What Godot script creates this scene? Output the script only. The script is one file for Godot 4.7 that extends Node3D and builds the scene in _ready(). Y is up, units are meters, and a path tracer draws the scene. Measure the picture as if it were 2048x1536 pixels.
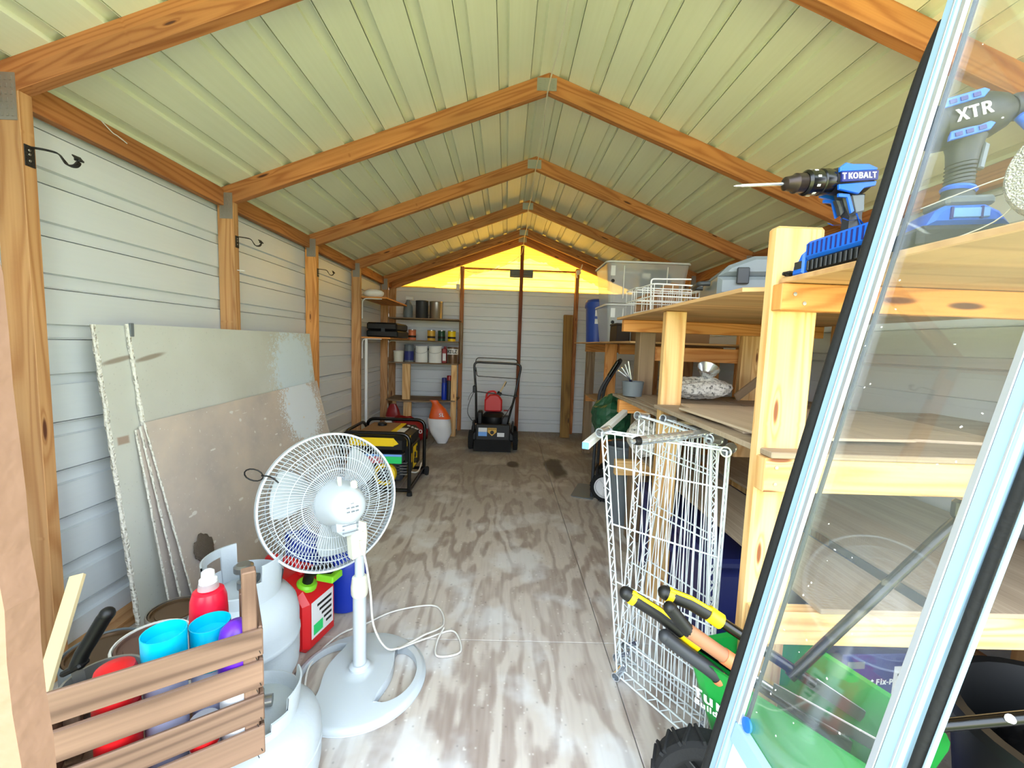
extends Node3D
# A timber-framed metal garden shed seen from its doorway. Units are metres, y is up, the shed runs away along -z.

var rng := RandomNumberGenerator.new()
var M := {}
var used := {}
var prism_uv := Transform2D(Vector2(1 / 2.4, 0), Vector2(0, 1 / 0.3), Vector2.ZERO)

const FRAME_Z := [-1.317, -2.289, -3.25, -4.201, -5.163]
const RIDGE_X := 0.174
const RIDGE_Y := 2.529
const SLOPE := 0.375
const WALL_L := -1.517
const WALL_R := 1.865
const BACK_Z := -5.6

func _ready() -> void:
	rng.seed = 7
	var cam := Camera3D.new()
	cam.name = "camera"
	cam.position = Vector3(0, 1.15, 0)
	cam.basis = Basis.from_euler(Vector3(-0.0926, -0.0165, 0.035))
	cam.fov = 84.2
	cam.near = 0.02
	cam.far = 200.0
	add_child(cam)
	cam.current = true
	var env := Environment.new()
	env.background_mode = Environment.BG_SKY
	var sky := Sky.new()
	var sm := ProceduralSkyMaterial.new()
	sm.sky_top_color = Color(0.86, 0.93, 1.0)
	sm.sky_horizon_color = Color(0.97, 0.98, 1.0)
	sm.sky_curve = 0.2
	sm.ground_bottom_color = Color(0.45, 0.5, 0.35)
	sm.ground_horizon_color = Color(0.85, 0.88, 0.85)
	sm.sun_angle_max = 1.0
	sky.sky_material = sm
	env.sky = sky
	env.background_energy_multiplier = 2.0
	env.tonemap_mode = Environment.TONE_MAPPER_LINEAR
	env.tonemap_exposure = EXPOSURE
	env.sdfgi_enabled = true
	env.ssao_enabled = true
	env.ssil_enabled = true
	var we := WorldEnvironment.new()
	we.name = "surroundings"
	we.environment = env
	add_child(we)
	var sun := DirectionalLight3D.new()
	sun.name = "sun"
	sun.light_color = Color(1.0, 0.95, 0.86)
	sun.light_energy = SUN_ENERGY
	sun.light_angular_distance = 0.6
	sun.shadow_enabled = true
	sun.sky_mode = DirectionalLight3D.SKY_MODE_LIGHT_ONLY
	add_child(sun)
	sun.look_at_from_position(Vector3(-1.5, 5.0, -5.5), Vector3.ZERO)
	materials()
	build_shell()
	build_shelving()
	build_corner_shelf()
	build_left_side()
	build_floor_machines()
	build_right_side()
	build_shelf_items()

const EXPOSURE := 4.2
const SUN_ENERGY := 3.6

# ------------------------------------------------------------------ scene helpers

func numbered(called: String) -> String:
	if not used.has(called):
		used[called] = 0
		return called
	used[called] += 1
	return "%s_%03d" % [called, used[called]]

func tag(o: Node, label: String, category: String, group := "", kind := "") -> void:
	o.set_meta("label", label)
	o.set_meta("category", category)
	if group != "": o.set_meta("group", group)
	if kind != "": o.set_meta("kind", kind)

func thing(called: String, label: String, category: String, at := Vector3.ZERO, turn := 0.0, group := "") -> Node3D:
	var o := Node3D.new()
	o.name = numbered(called)
	add_child(o)
	o.position = at
	o.rotation.y = turn
	tag(o, label, category, group)
	return o

func struct(called: String, label: String, category: String) -> Node3D:
	var o := Node3D.new()
	o.name = called
	add_child(o)
	tag(o, label, category, "", "structure")
	return o

func begin() -> SurfaceTool:
	var st := SurfaceTool.new()
	st.begin(Mesh.PRIMITIVE_TRIANGLES)
	return st

func done(st: SurfaceTool, called: String, m: Material, parent: Node3D) -> MeshInstance3D:
	var o := MeshInstance3D.new()
	o.name = called
	o.mesh = st.commit()
	o.material_override = m
	parent.add_child(o, true)
	return o

# ------------------------------------------------------------------ mesh helpers

func tri(st: SurfaceTool, a: Vector3, b: Vector3, c: Vector3, na: Vector3, nb: Vector3, nc: Vector3, ua := Vector2.ZERO, ub := Vector2.ZERO, uc := Vector2.ZERO) -> void:
	if (b - a).cross(c - a).dot(na + nb + nc) > 0.0:
		st.set_normal(na); st.set_uv(ua); st.add_vertex(a)
		st.set_normal(nc); st.set_uv(uc); st.add_vertex(c)
		st.set_normal(nb); st.set_uv(ub); st.add_vertex(b)
	else:
		st.set_normal(na); st.set_uv(ua); st.add_vertex(a)
		st.set_normal(nb); st.set_uv(ub); st.add_vertex(b)
		st.set_normal(nc); st.set_uv(uc); st.add_vertex(c)

func quad(st: SurfaceTool, p: Array, n: Array, u: Array) -> void:
	tri(st, p[0], p[1], p[2], n[0], n[1], n[2], u[0], u[1], u[2])
	tri(st, p[0], p[2], p[3], n[0], n[2], n[3], u[0], u[2], u[3])

func flat_quad(st: SurfaceTool, a: Vector3, b: Vector3, c: Vector3, d: Vector3, n: Vector3, ua := Vector2(0, 0), ub := Vector2(1, 0), uc := Vector2(1, 1), ud := Vector2(0, 1)) -> void:
	quad(st, [a, b, c, d], [n, n, n, n], [ua, ub, uc, ud])

# A box with chamfered edges. Grain (u) runs along its longest side; uv in units of 2.4 m by 0.3 m unless fit is set (0..1 over the broad face).
func box(st: SurfaceTool, size: Vector3, xf := Transform3D.IDENTITY, bev := 0.002, fit := false) -> void:
	var h := size / 2.0
	bev = minf(bev, minf(h.x, minf(h.y, h.z)) * 0.6)
	var long := 0
	if size.y > size.x and size.y >= size.z: long = 1
	elif size.z > size.x and size.z > size.y: long = 2
	var off := Vector2(rng.randf() * 3.0, rng.randf() * 3.0)
	var p := {}
	for sx in [-1, 1]:
		for sy in [-1, 1]:
			for sz in [-1, 1]:
				p[[sx, sy, sz, 0]] = Vector3(sx * h.x, sy * (h.y - bev), sz * (h.z - bev))
				p[[sx, sy, sz, 1]] = Vector3(sx * (h.x - bev), sy * h.y, sz * (h.z - bev))
				p[[sx, sy, sz, 2]] = Vector3(sx * (h.x - bev), sy * (h.y - bev), sz * h.z)
	for ax in 3:
		var a1 := (ax + 1) % 3
		var a2 := (ax + 2) % 3
		var ua := a1
		var va := a2
		if a2 == long:
			ua = a2
			va = a1
		for s in [-1, 1]:
			var n := Vector3.ZERO
			n[ax] = s
			var pts := []
			var uvs := []
			for k in [[-1, -1], [1, -1], [1, 1], [-1, 1]]:
				var key := [0, 0, 0, ax]
				key[ax] = s
				key[a1] = k[0]
				key[a2] = k[1]
				var v: Vector3 = p[key]
				pts.append(xf * v)
				if fit: uvs.append(Vector2(v[ua] / size[ua] + 0.5, 0.5 - v[va] / size[va]))
				else: uvs.append(Vector2((v[ua] / 2.4 + off.x), (v[va] / 0.3 + off.y)))
			var wn := (xf.basis * n).normalized()
			quad(st, pts, [wn, wn, wn, wn], uvs)
	if bev <= 0.0: return
	for ax in 3:  # edges run along ax, between faces a1 and a2
		var a1 := (ax + 1) % 3
		var a2 := (ax + 2) % 3
		for s1 in [-1, 1]:
			for s2 in [-1, 1]:
				var k0 := [0, 0, 0, a1]
				k0[ax] = -1; k0[a1] = s1; k0[a2] = s2
				var k1 := k0.duplicate(); k1[ax] = 1
				var k2 := k1.duplicate(); k2[3] = a2
				var k3 := k0.duplicate(); k3[3] = a2
				var n := Vector3.ZERO
				n[a1] = s1; n[a2] = s2
				n = (xf.basis * n).normalized()
				var uu := []
				for k in [k0, k1, k2, k3]:
					var v: Vector3 = p[k]
					if fit: uu.append(Vector2(0.5, 0.01))
					else: uu.append(Vector2(v[long] / 2.4 + off.x, off.y + v[a1] / 0.3))
				quad(st, [xf * p[k0], xf * p[k1], xf * p[k2], xf * p[k3]], [n, n, n, n], uu)
	for sx in [-1, 1]:
		for sy in [-1, 1]:
			for sz in [-1, 1]:
				var n := (xf.basis * Vector3(sx, sy, sz)).normalized()
				tri(st, xf * p[[sx, sy, sz, 0]], xf * p[[sx, sy, sz, 1]], xf * p[[sx, sy, sz, 2]], n, n, n)

func mid(lo: Vector3, hi: Vector3) -> Transform3D:
	return Transform3D(Basis.IDENTITY, (lo + hi) / 2.0)

func bx(parent: Node3D, called: String, m: Material, lo: Vector3, hi: Vector3, bev := 0.002, fit := false) -> MeshInstance3D:
	var st := begin()
	box(st, hi - lo, mid(lo, hi), bev, fit)
	return done(st, called, m, parent)

# a transform whose x axis runs from a to b and whose y axis is as near as can be to up
func along(a: Vector3, b: Vector3, up := Vector3.UP) -> Transform3D:
	var x := (b - a).normalized()
	var z := x.cross(up).normalized()
	var y := z.cross(x).normalized()
	return Transform3D(Basis(x, y, z), (a + b) / 2.0)

func bar(parent: Node3D, called: String, m: Material, a: Vector3, b: Vector3, high: float, thick: float, up := Vector3.UP, bev := 0.002) -> MeshInstance3D:
	var st := begin()
	box(st, Vector3(a.distance_to(b), high, thick), along(a, b, up), bev)
	return done(st, called, m, parent)

func tube(st: SurfaceTool, pts: Array, r: float, sides := 8, closed := false, r_end := -1.0) -> void:
	var n := pts.size()
	if n < 2: return
	var t: Vector3 = (pts[1] - pts[0]).normalized()
	var up := Vector3.UP if absf(t.y) < 0.9 else Vector3.RIGHT
	var nx := t.cross(up).normalized()
	var rings := []
	var norms := []
	for i in n:
		var d: Vector3
		if closed: d = (pts[(i + 1) % n] - pts[(i - 1 + n) % n]).normalized()
		elif i == 0: d = (pts[1] - pts[0]).normalized()
		elif i == n - 1: d = (pts[n - 1] - pts[n - 2]).normalized()
		else: d = ((pts[i + 1] - pts[i]).normalized() + (pts[i] - pts[i - 1]).normalized()).normalized()
		nx = (nx - d * nx.dot(d)).normalized()
		var ny := d.cross(nx).normalized()
		var rr := r if r_end < 0.0 else lerpf(r, r_end, float(i) / (n - 1))
		var ring := []
		var nn := []
		for k in sides:
			var a := TAU * k / sides
			var v := nx * cos(a) + ny * sin(a)
			ring.append(pts[i] + v * rr)
			nn.append(v)
		rings.append(ring)
		norms.append(nn)
	for i in (n if closed else n - 1):
		var j := (i + 1) % n
		for k in sides:
			var l := (k + 1) % sides
			quad(st, [rings[i][k], rings[i][l], rings[j][l], rings[j][k]], [norms[i][k], norms[i][l], norms[j][l], norms[j][k]], [Vector2(i * 0.1, 0), Vector2(i * 0.1, 1), Vector2(j * 0.1, 1), Vector2(j * 0.1, 0)])
	if not closed:
		for e in [0, n - 1]:
			var d: Vector3 = (pts[0] - pts[1]).normalized() if e == 0 else (pts[n - 1] - pts[n - 2]).normalized()
			for k in range(1, sides - 1):
				tri(st, rings[e][0], rings[e][k], rings[e][k + 1], d, d, d)

func pipe(parent: Node3D, called: String, m: Material, pts: Array, r: float, sides := 8, closed := false) -> MeshInstance3D:
	var st := begin()
	tube(st, pts, r, sides, closed)
	return done(st, called, m, parent)

# rounded polyline: corners replaced by small arcs
func rounded(pts: Array, r: float, steps := 5, closed := false) -> Array:
	var out := []
	var n := pts.size()
	for i in n:
		if not closed and (i == 0 or i == n - 1):
			out.append(pts[i])
			continue
		var p: Vector3 = pts[i]
		var a: Vector3 = pts[(i - 1 + n) % n]
		var b: Vector3 = pts[(i + 1) % n]
		var da := minf(r, p.distance_to(a) * 0.49)
		var db := minf(r, p.distance_to(b) * 0.49)
		var s := p + (a - p).normalized() * da
		var e := p + (b - p).normalized() * db
		for k in steps + 1:
			var t := float(k) / steps
			out.append(s.lerp(p, t).lerp(p.lerp(e, t), t))
	return out

func spline(pts: Array, per := 6) -> Array:
	var out := []
	for i in pts.size() - 1:
		var p0: Vector3 = pts[maxi(i - 1, 0)]
		var p1: Vector3 = pts[i]
		var p2: Vector3 = pts[i + 1]
		var p3: Vector3 = pts[mini(i + 2, pts.size() - 1)]
		for k in per:
			out.append(p1.cubic_interpolate(p2, p0, p3, float(k) / per))
	out.append(pts[-1])
	return out

# prof: Array of Vector2(radius, height) from bottom to top; creases are kept where the profile turns by more than 35 degrees
func lathe(st: SurfaceTool, prof: Array, segs := 24, xf := Transform3D.IDENTITY, a0 := 0.0, a1 := TAU) -> void:
	var n := prof.size()
	var seg_n := []
	for i in n - 1:
		var d: Vector2 = prof[i + 1] - prof[i]
		seg_n.append(Vector2(d.y, -d.x).normalized())
	for i in n - 1:
		var nb: Vector2 = seg_n[i]
		var nt: Vector2 = seg_n[i]
		if i > 0 and absf(seg_n[i].angle_to(seg_n[i - 1])) < 0.61: nb = (seg_n[i] + seg_n[i - 1]).normalized()
		if i < n - 2 and absf(seg_n[i].angle_to(seg_n[i + 1])) < 0.61: nt = (seg_n[i] + seg_n[i + 1]).normalized()
		for k in segs:
			var t0 := lerpf(a0, a1, float(k) / segs)
			var t1 := lerpf(a0, a1, float(k + 1) / segs)
			var c0 := Vector3(cos(t0), 0, -sin(t0))
			var c1 := Vector3(cos(t1), 0, -sin(t1))
			var pts := [xf * (c0 * prof[i].x + Vector3.UP * prof[i].y), xf * (c1 * prof[i].x + Vector3.UP * prof[i].y), xf * (c1 * prof[i + 1].x + Vector3.UP * prof[i + 1].y), xf * (c0 * prof[i + 1].x + Vector3.UP * prof[i + 1].y)]
			var ns := [xf.basis * (c0 * nb.x + Vector3.UP * nb.y), xf.basis * (c1 * nb.x + Vector3.UP * nb.y), xf.basis * (c1 * nt.x + Vector3.UP * nt.y), xf.basis * (c0 * nt.x + Vector3.UP * nt.y)]
			var u0 := float(k) / segs
			var u1 := float(k + 1) / segs
			var v0 := 1.0 - float(i) / (n - 1)
			var v1 := 1.0 - float(i + 1) / (n - 1)
			if prof[i].x < 1e-6: tri(st, pts[0], pts[2], pts[3], ns[0], ns[2], ns[3], Vector2(u0, v0), Vector2(u1, v1), Vector2(u0, v1))
			elif prof[i + 1].x < 1e-6: tri(st, pts[0], pts[1], pts[2], ns[0], ns[1], ns[2], Vector2(u0, v0), Vector2(u1, v0), Vector2(u1, v1))
			else: quad(st, pts, ns, [Vector2(u0, v0), Vector2(u1, v0), Vector2(u1, v1), Vector2(u0, v1)])

func turned(parent: Node3D, called: String, m: Material, prof: Array, xf := Transform3D.IDENTITY, segs := 24) -> MeshInstance3D:
	var st := begin()
	lathe(st, prof, segs, xf)
	return done(st, called, m, parent)

# a polygon in local xy pulled along local z (centred), with a chamfered rim
func prism(st: SurfaceTool, poly: PackedVector2Array, depth: float, xf := Transform3D.IDENTITY, bev := 0.0) -> void:
	var inner := poly
	if bev > 0.0:
		var shr := Geometry2D.offset_polygon(poly, -bev, Geometry2D.JOIN_MITER)
		if shr.size() == 1 and shr[0].size() == poly.size():
			# line the shrunk outline up with the first point of the outline
			var best := 0
			var bd := 1e9
			for i in shr[0].size():
				var d := 0.0
				for k in poly.size(): d += shr[0][(i + k) % poly.size()].distance_squared_to(poly[k])
				if d < bd:
					bd = d
					best = i
			inner = PackedVector2Array()
			for k in poly.size(): inner.append(shr[0][(best + k) % poly.size()])
			if bd > bev * bev * 16.0 * poly.size(): inner = poly
		if inner == poly: bev = 0.0
	var idx := Geometry2D.triangulate_polygon(inner)
	var hz := depth / 2.0
	for s: float in [-1.0, 1.0]:
		var n := (xf.basis * Vector3(0, 0, s)).normalized()
		for i in range(0, idx.size(), 3):
			var q := []
			for k in 3: q.append(xf * Vector3(inner[idx[i + k]].x, inner[idx[i + k]].y, s * hz))
			tri(st, q[0], q[1], q[2], n, n, n, prism_uv * inner[idx[i]], prism_uv * inner[idx[i + 1]], prism_uv * inner[idx[i + 2]])
	var ccw := not Geometry2D.is_polygon_clockwise(poly)
	for i in poly.size():
		var j := (i + 1) % poly.size()
		var e := poly[j] - poly[i]
		var n2 := Vector2(e.y, -e.x).normalized() * (1.0 if ccw else -1.0)
		var n := (xf.basis * Vector3(n2.x, n2.y, 0)).normalized()
		flat_quad(st, xf * Vector3(poly[i].x, poly[i].y, -hz + bev), xf * Vector3(poly[j].x, poly[j].y, -hz + bev), xf * Vector3(poly[j].x, poly[j].y, hz - bev), xf * Vector3(poly[i].x, poly[i].y, hz - bev), n, Vector2(0.3, 0), Vector2(0.3 + e.length() / 2.4, 0), Vector2(0.3 + e.length() / 2.4, depth / 0.3), Vector2(0.3, depth / 0.3))
		if bev > 0.0:
			for s: float in [-1.0, 1.0]:
				var nn := (xf.basis * Vector3(n2.x, n2.y, s)).normalized()
				flat_quad(st, xf * Vector3(poly[i].x, poly[i].y, s * (hz - bev)), xf * Vector3(poly[j].x, poly[j].y, s * (hz - bev)), xf * Vector3(inner[j].x, inner[j].y, s * hz), xf * Vector3(inner[i].x, inner[i].y, s * hz), nn)

func slab(parent: Node3D, called: String, m: Material, poly: Array, depth: float, xf := Transform3D.IDENTITY, bev := 0.0) -> MeshInstance3D:
	var st := begin()
	prism(st, PackedVector2Array(poly), depth, xf, bev)
	return done(st, called, m, parent)

func ball(st: SurfaceTool, c: Vector3, r: Vector3, seed_: int, rough := 0.0, segs := 16, rings := 10, basis := Basis.IDENTITY) -> void:
	var noise := FastNoiseLite.new()
	noise.seed = seed_
	noise.frequency = 1.0
	var grid := []
	for i in rings + 1:
		var row := []
		var p := PI * i / rings
		for k in segs:
			var a := TAU * k / segs
			var d := Vector3(sin(p) * cos(a), cos(p), sin(p) * sin(a))
			var f := 1.0 + rough * (noise.get_noise_3dv(d * 1.6) + 0.5 * noise.get_noise_3dv(d * 4.0))
			row.append(c + basis * (d * r * f))
		grid.append(row)
	var nrm := []
	for i in rings + 1:
		var row := []
		for k in segs:
			var du: Vector3 = grid[i][(k + 1) % segs] - grid[i][(k - 1 + segs) % segs]
			var dv: Vector3 = grid[mini(i + 1, rings)][k] - grid[maxi(i - 1, 0)][k]
			var n := du.cross(dv)
			if n.length() < 1e-9 or i == 0 or i == rings: n = grid[i][k] - c
			if n.dot(grid[i][k] - c) < 0.0: n = -n
			row.append(n.normalized())
		nrm.append(row)
	for i in rings:
		for k in segs:
			var l := (k + 1) % segs
			var u0 := float(k) / segs
			var u1 := float(k + 1) / segs
			quad(st, [grid[i][k], grid[i][l], grid[i + 1][l], grid[i + 1][k]], [nrm[i][k], nrm[i][l], nrm[i + 1][l], nrm[i + 1][k]], [Vector2(u0 * 3, float(i) / rings), Vector2(u1 * 3, float(i) / rings), Vector2(u1 * 3, float(i + 1) / rings), Vector2(u0 * 3, float(i + 1) / rings)])

func words(parent: Node3D, text: String, m: Material, size: float, xf: Transform3D, font := "Droid Sans", bold := true) -> MeshInstance3D:
	var t := TextMesh.new()
	t.text = text
	var f := SystemFont.new()
	f.font_names = PackedStringArray([font])
	f.font_weight = 700 if bold else 400
	t.font = f
	t.font_size = 32
	t.pixel_size = size / 24.0
	t.depth = 0.0012
	t.curve_step = 3.0
	var o := MeshInstance3D.new()
	o.name = "lettering"
	o.mesh = t
	o.material_override = m
	o.transform = xf
	parent.add_child(o, true)
	return o

# a transform for something flat whose local x is right and local y is up, its front (local z) looking along n
func facing(at: Vector3, n: Vector3, up := Vector3.UP) -> Transform3D:
	var z := n.normalized()
	var x := up.cross(z).normalized()
	return Transform3D(Basis(x, z.cross(x), z), at)

# ------------------------------------------------------------------ materials

func mat(c: Color, rough := 0.6, metal := 0.0, tex: Texture2D = null) -> StandardMaterial3D:
	var m := StandardMaterial3D.new()
	m.albedo_color = c
	m.roughness = rough
	m.metallic = metal
	m.albedo_texture = tex
	return m

func noise_image(w: int, h: int, seed_: int, freq: float, oct := 3) -> PackedByteArray:
	var n := FastNoiseLite.new()
	n.seed = seed_
	n.frequency = freq
	n.fractal_octaves = oct
	n.noise_type = FastNoiseLite.TYPE_SIMPLEX_SMOOTH
	var im := n.get_image(w, h, false, false, false)
	im.convert(Image.FORMAT_L8)
	return im.get_data()

func stretched(w: int, h: int, sx: int, sy: int, seed_: int, freq: float, oct := 3) -> PackedByteArray:
	var n := FastNoiseLite.new()
	n.seed = seed_
	n.frequency = freq
	n.fractal_octaves = oct
	n.noise_type = FastNoiseLite.TYPE_SIMPLEX_SMOOTH
	var im := n.get_image(maxi(w / sx, 2), maxi(h / sy, 2), false, false, false)
	im.convert(Image.FORMAT_L8)
	im.resize(w, h, Image.INTERPOLATE_CUBIC)
	return im.get_data()

func texture(w: int, h: int, data: PackedByteArray) -> ImageTexture:
	return ImageTexture.create_from_image(Image.create_from_data(w, h, false, Image.FORMAT_RGB8, data))

func put3(d: PackedByteArray, i: int, c: Color) -> void:
	d[i * 3] = clampi(int(c.r * 255.0), 0, 255)
	d[i * 3 + 1] = clampi(int(c.g * 255.0), 0, 255)
	d[i * 3 + 2] = clampi(int(c.b * 255.0), 0, 255)

# plain-sawn boards: u along the grain (2.4 m), v across it (0.3 m)
func wood_texture(seed_: int, light: Color, dark: Color, knot: Color, rings: float, knots: int) -> ImageTexture:
	var w := 768
	var h := 192
	var warp := stretched(w, h, 6, 1, seed_, 0.012, 2)
	var fine := stretched(w, h, 24, 1, seed_ + 1, 0.18, 2)
	var broad := stretched(w, h, 4, 2, seed_ + 2, 0.015, 2)
	var r := RandomNumberGenerator.new()
	r.seed = seed_
	var ks := []
	for k in knots: ks.append(Vector3(r.randf() * w, r.randf() * h, r.randf_range(2.0, 4.5)))
	var out := PackedByteArray()
	out.resize(w * h * 3)
	for y in h:
		for x in w:
			var o := y * w + x
			var i := y * w + (x if x < w / 2 else w - 1 - x)  # mirrored, so that it repeats along the board without a seam
			var f := float(y) / h * rings + warp[i] / 255.0 * rings * 0.9
			var kd := 0.0
			for k: Vector3 in ks:
				var dx := absf(x - k.x)
				if dx > w / 2.0: dx = w - dx
				dx /= 2.6
				var dy := y - k.y
				var d := sqrt(dx * dx + dy * dy) / k.z
				if d < 5.0:
					f += 1.6 * exp(-d * d * 0.25)
					kd = maxf(kd, 1.0 - smoothstep(0.7, 1.5, d))
			var s := 0.5 + 0.5 * sin(TAU * f)
			s = s * s * s * 0.75 + fine[i] / 255.0 * 0.35
			var c := light.lerp(dark, clampf(s, 0.0, 1.0))
			c = c * (0.88 + 0.24 * broad[i] / 255.0)
			if kd > 0.0: c = c.lerp(knot, kd * 0.9)
			put3(out, o, c)
	return texture(w, h, out)

func streak_texture(seed_: int, a: Color, b: Color, sx: int) -> ImageTexture:
	var w := 512
	var h := 512
	var n1 := stretched(w, h, sx, 1, seed_, 0.06, 3)
	var n2 := noise_image(w, h, seed_ + 1, 0.008, 3)
	var out := PackedByteArray()
	out.resize(w * h * 3)
	for i in w * h:
		put3(out, i, a.lerp(b, clampf(n1[i] / 255.0 * 0.7 + n2[i] / 255.0 * 0.6 - 0.2, 0, 1)))
	return texture(w, h, out)

# trodden plywood: rotary-cut figure running along the shed, pale dust, painted light falloff
func floor_texture() -> ImageTexture:
	var w := 704
	var h := 1152
	var big := stretched(w, h, 1, 5, 11, 0.009, 3)
	var jag := stretched(w, h, 1, 3, 12, 0.03, 3)
	var fine := stretched(w, h, 1, 10, 13, 0.25, 2)
	var stain := noise_image(w, h, 14, 0.006, 5)
	var dust := noise_image(w, h, 15, 0.012, 5)
	var speck := noise_image(w, h, 16, 0.2, 2)
	var out := PackedByteArray()
	out.resize(w * h * 3)
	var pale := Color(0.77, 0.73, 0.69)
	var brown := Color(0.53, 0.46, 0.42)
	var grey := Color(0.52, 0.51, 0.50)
	for y in h:
		var z := -float(y) / h * 5.76
		for x in w:
			var i := y * w + x
			var f := big[i] / 255.0 * 6.5 + jag[i] / 255.0 * 1.5
			var s := 0.5 + 0.5 * sin(TAU * f)
			s = smoothstep(0.35, 0.95, s)
			var t := clampf(s * (0.25 + 0.9 * stain[i] / 255.0) + (fine[i] / 255.0 - 0.5) * 0.5, 0.0, 1.0)
			var c := pale.lerp(brown, t * 0.8)
			var light_falloff := smoothstep(-1.9, -4.4, z)  # doorway light fading towards the back, painted in as grey
			c = c.lerp(grey * (0.75 + 0.45 * stain[i] / 255.0), light_falloff * 0.75)
			var d := smoothstep(0.5, 0.72, dust[i] / 255.0) * (1.0 - light_falloff * 0.6)
			c = c.lerp(Color(0.86, 0.87, 0.88), d * 0.55)
			if speck[i] > 216: c = c.lerp(Color(0.95, 0.95, 0.93), 0.5)
			if speck[i] < 38: c = c.darkened(0.18)
			# an oil stain towards the back, scuffs beside the fan
			var px := float(x) / w * 3.382 - 1.517
			var o := Vector2((px - 0.5) / 0.1, (z + 3.95) / 0.34).length()
			var o2 := Vector2((px - 0.1) / 0.07, (z + 4.0) / 0.12).length()
			o = minf(o, o2) + (jag[i] / 255.0 - 0.5) * 0.8
			c = c.lerp(Color(0.22, 0.21, 0.2), (1.0 - smoothstep(0.6, 1.1, o)) * 0.8)
			put3(out, i, c)
	return texture(w, h, out)

func hardboard_texture() -> ImageTexture:
	var w := 640
	var h := 400
	var n1 := noise_image(w, h, 31, 0.008, 5)
	var n2 := noise_image(w, h, 32, 0.05, 3)
	var n3 := noise_image(w, h, 33, 0.16, 2)
	var out := PackedByteArray()
	out.resize(w * h * 3)
	var a := Color(0.82, 0.76, 0.70)
	var b := Color(0.69, 0.66, 0.64)
	for y in h:
		for x in w:
			var i := y * w + x
			var c := a.lerp(b, clampf(n1[i] / 255.0 * 1.2 - 0.1 + 0.25 * float(y) / h - 0.12, 0, 1))
			c = c.lerp(Color(0.78, 0.74, 0.70), clampf((n2[i] / 255.0 - 0.55) * 2.0, 0, 0.6))
			# sprayed white paint in one upper corner
			var d := Vector2((x - 0.80 * w) / (0.17 * w), (y - 0.18 * h) / (0.30 * h)).length()
			d += (n2[i] / 255.0 - 0.5) * 0.5 + (n3[i] / 255.0 - 0.5) * 0.9 * smoothstep(0.5, 1.1, d)
			c = c.lerp(Color(0.88, 0.92, 0.95), 1.0 - smoothstep(0.75, 1.0, d))
			if n3[i] > 222: c = Color(0.9, 0.9, 0.88)
			put3(out, i, c)
	var im := Image.create_from_data(w, h, false, Image.FORMAT_RGB8, out)
	var r := RandomNumberGenerator.new()
	r.seed = 5
	for k in 46:
		var cx := r.randi_range(10, w - 20)
		var cy := r.randi_range(20, h - 20)
		var rx := r.randi_range(1, 7)
		var ry := r.randi_range(1, 4)
		for y in range(cy - ry, cy + ry + 1):
			for x in range(cx - rx, cx + rx + 1):
				if x >= 0 and y >= 0 and x < w and y < h and pow(float(x - cx) / rx, 2) + pow(float(y - cy) / ry, 2) <= 1.0: im.set_pixel(x, y, Color(0.88, 0.87, 0.84))
	return ImageTexture.create_from_image(im)

func drywall_texture() -> ImageTexture:
	var w := 512
	var h := 400
	var n1 := noise_image(w, h, 41, 0.006, 4)
	var n2 := noise_image(w, h, 42, 0.06, 3)
	var n3 := noise_image(w, h, 43, 0.2, 2)
	var out := PackedByteArray()
	out.resize(w * h * 3)
	for y in h:
		for x in w:
			var i := y * w + x
			var c := Color(0.76, 0.76, 0.715).lerp(Color(0.82, 0.83, 0.80), n1[i] / 255.0)
			var d := Vector2((x - 0.82 * w) / (0.2 * w), (y - 0.2 * h) / (0.24 * h)).length()
			d += (n2[i] / 255.0 - 0.5) * 0.5 + (n3[i] / 255.0 - 0.5) * 0.9 * smoothstep(0.5, 1.1, d)
			c = c.lerp(Color(0.84, 0.90, 0.93), 1.0 - smoothstep(0.7, 1.0, d))
			# grubby marks
			var m1 := Vector2((x - 0.05 * w) / (0.05 * w), (y - 0.105 * h) / (0.008 * h) + (x - 0.05 * w) * 0.06).length()
			c = c.lerp(Color(0.52, 0.46, 0.40), (1.0 - smoothstep(0.6, 1.3, m1)) * 0.7)
			var m2 := maxf(absf(x - 0.03 * w) / (0.016 * w), absf(y - 0.355 * h) / (0.012 * h))
			c = c.lerp(Color(0.62, 0.52, 0.45), (1.0 - smoothstep(0.8, 1.2, m2)) * 0.8)
			if n3[i] < 40: c = c.darkened(0.08)
			put3(out, i, c)
	return texture(w, h, out)

func mottled(seed_: int, freq: float, cols: Array, oct := 4) -> NoiseTexture2D:
	var t := NoiseTexture2D.new()
	t.width = 256
	t.height = 256
	t.seamless = true
	var n := FastNoiseLite.new()
	n.seed = seed_
	n.frequency = freq
	n.fractal_octaves = oct
	t.noise = n
	var g := Gradient.new()
	var offs := PackedFloat32Array()
	var cc := PackedColorArray()
	for k in cols.size():
		offs.append(0.15 + 0.7 * float(k) / (cols.size() - 1))
		cc.append(cols[k])
	g.offsets = offs
	g.colors = cc
	t.color_ramp = g
	return t

func bumpy(m: StandardMaterial3D, seed_: int, freq: float, cm: float, scale: float) -> StandardMaterial3D:
	m.heightmap_enabled = true
	m.heightmap_scale = cm
	m.heightmap_texture = mottled(seed_, freq, [Color.BLACK, Color.WHITE])
	m.uv1_triplanar = true
	m.uv1_scale = Vector3.ONE * scale
	return m

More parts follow.
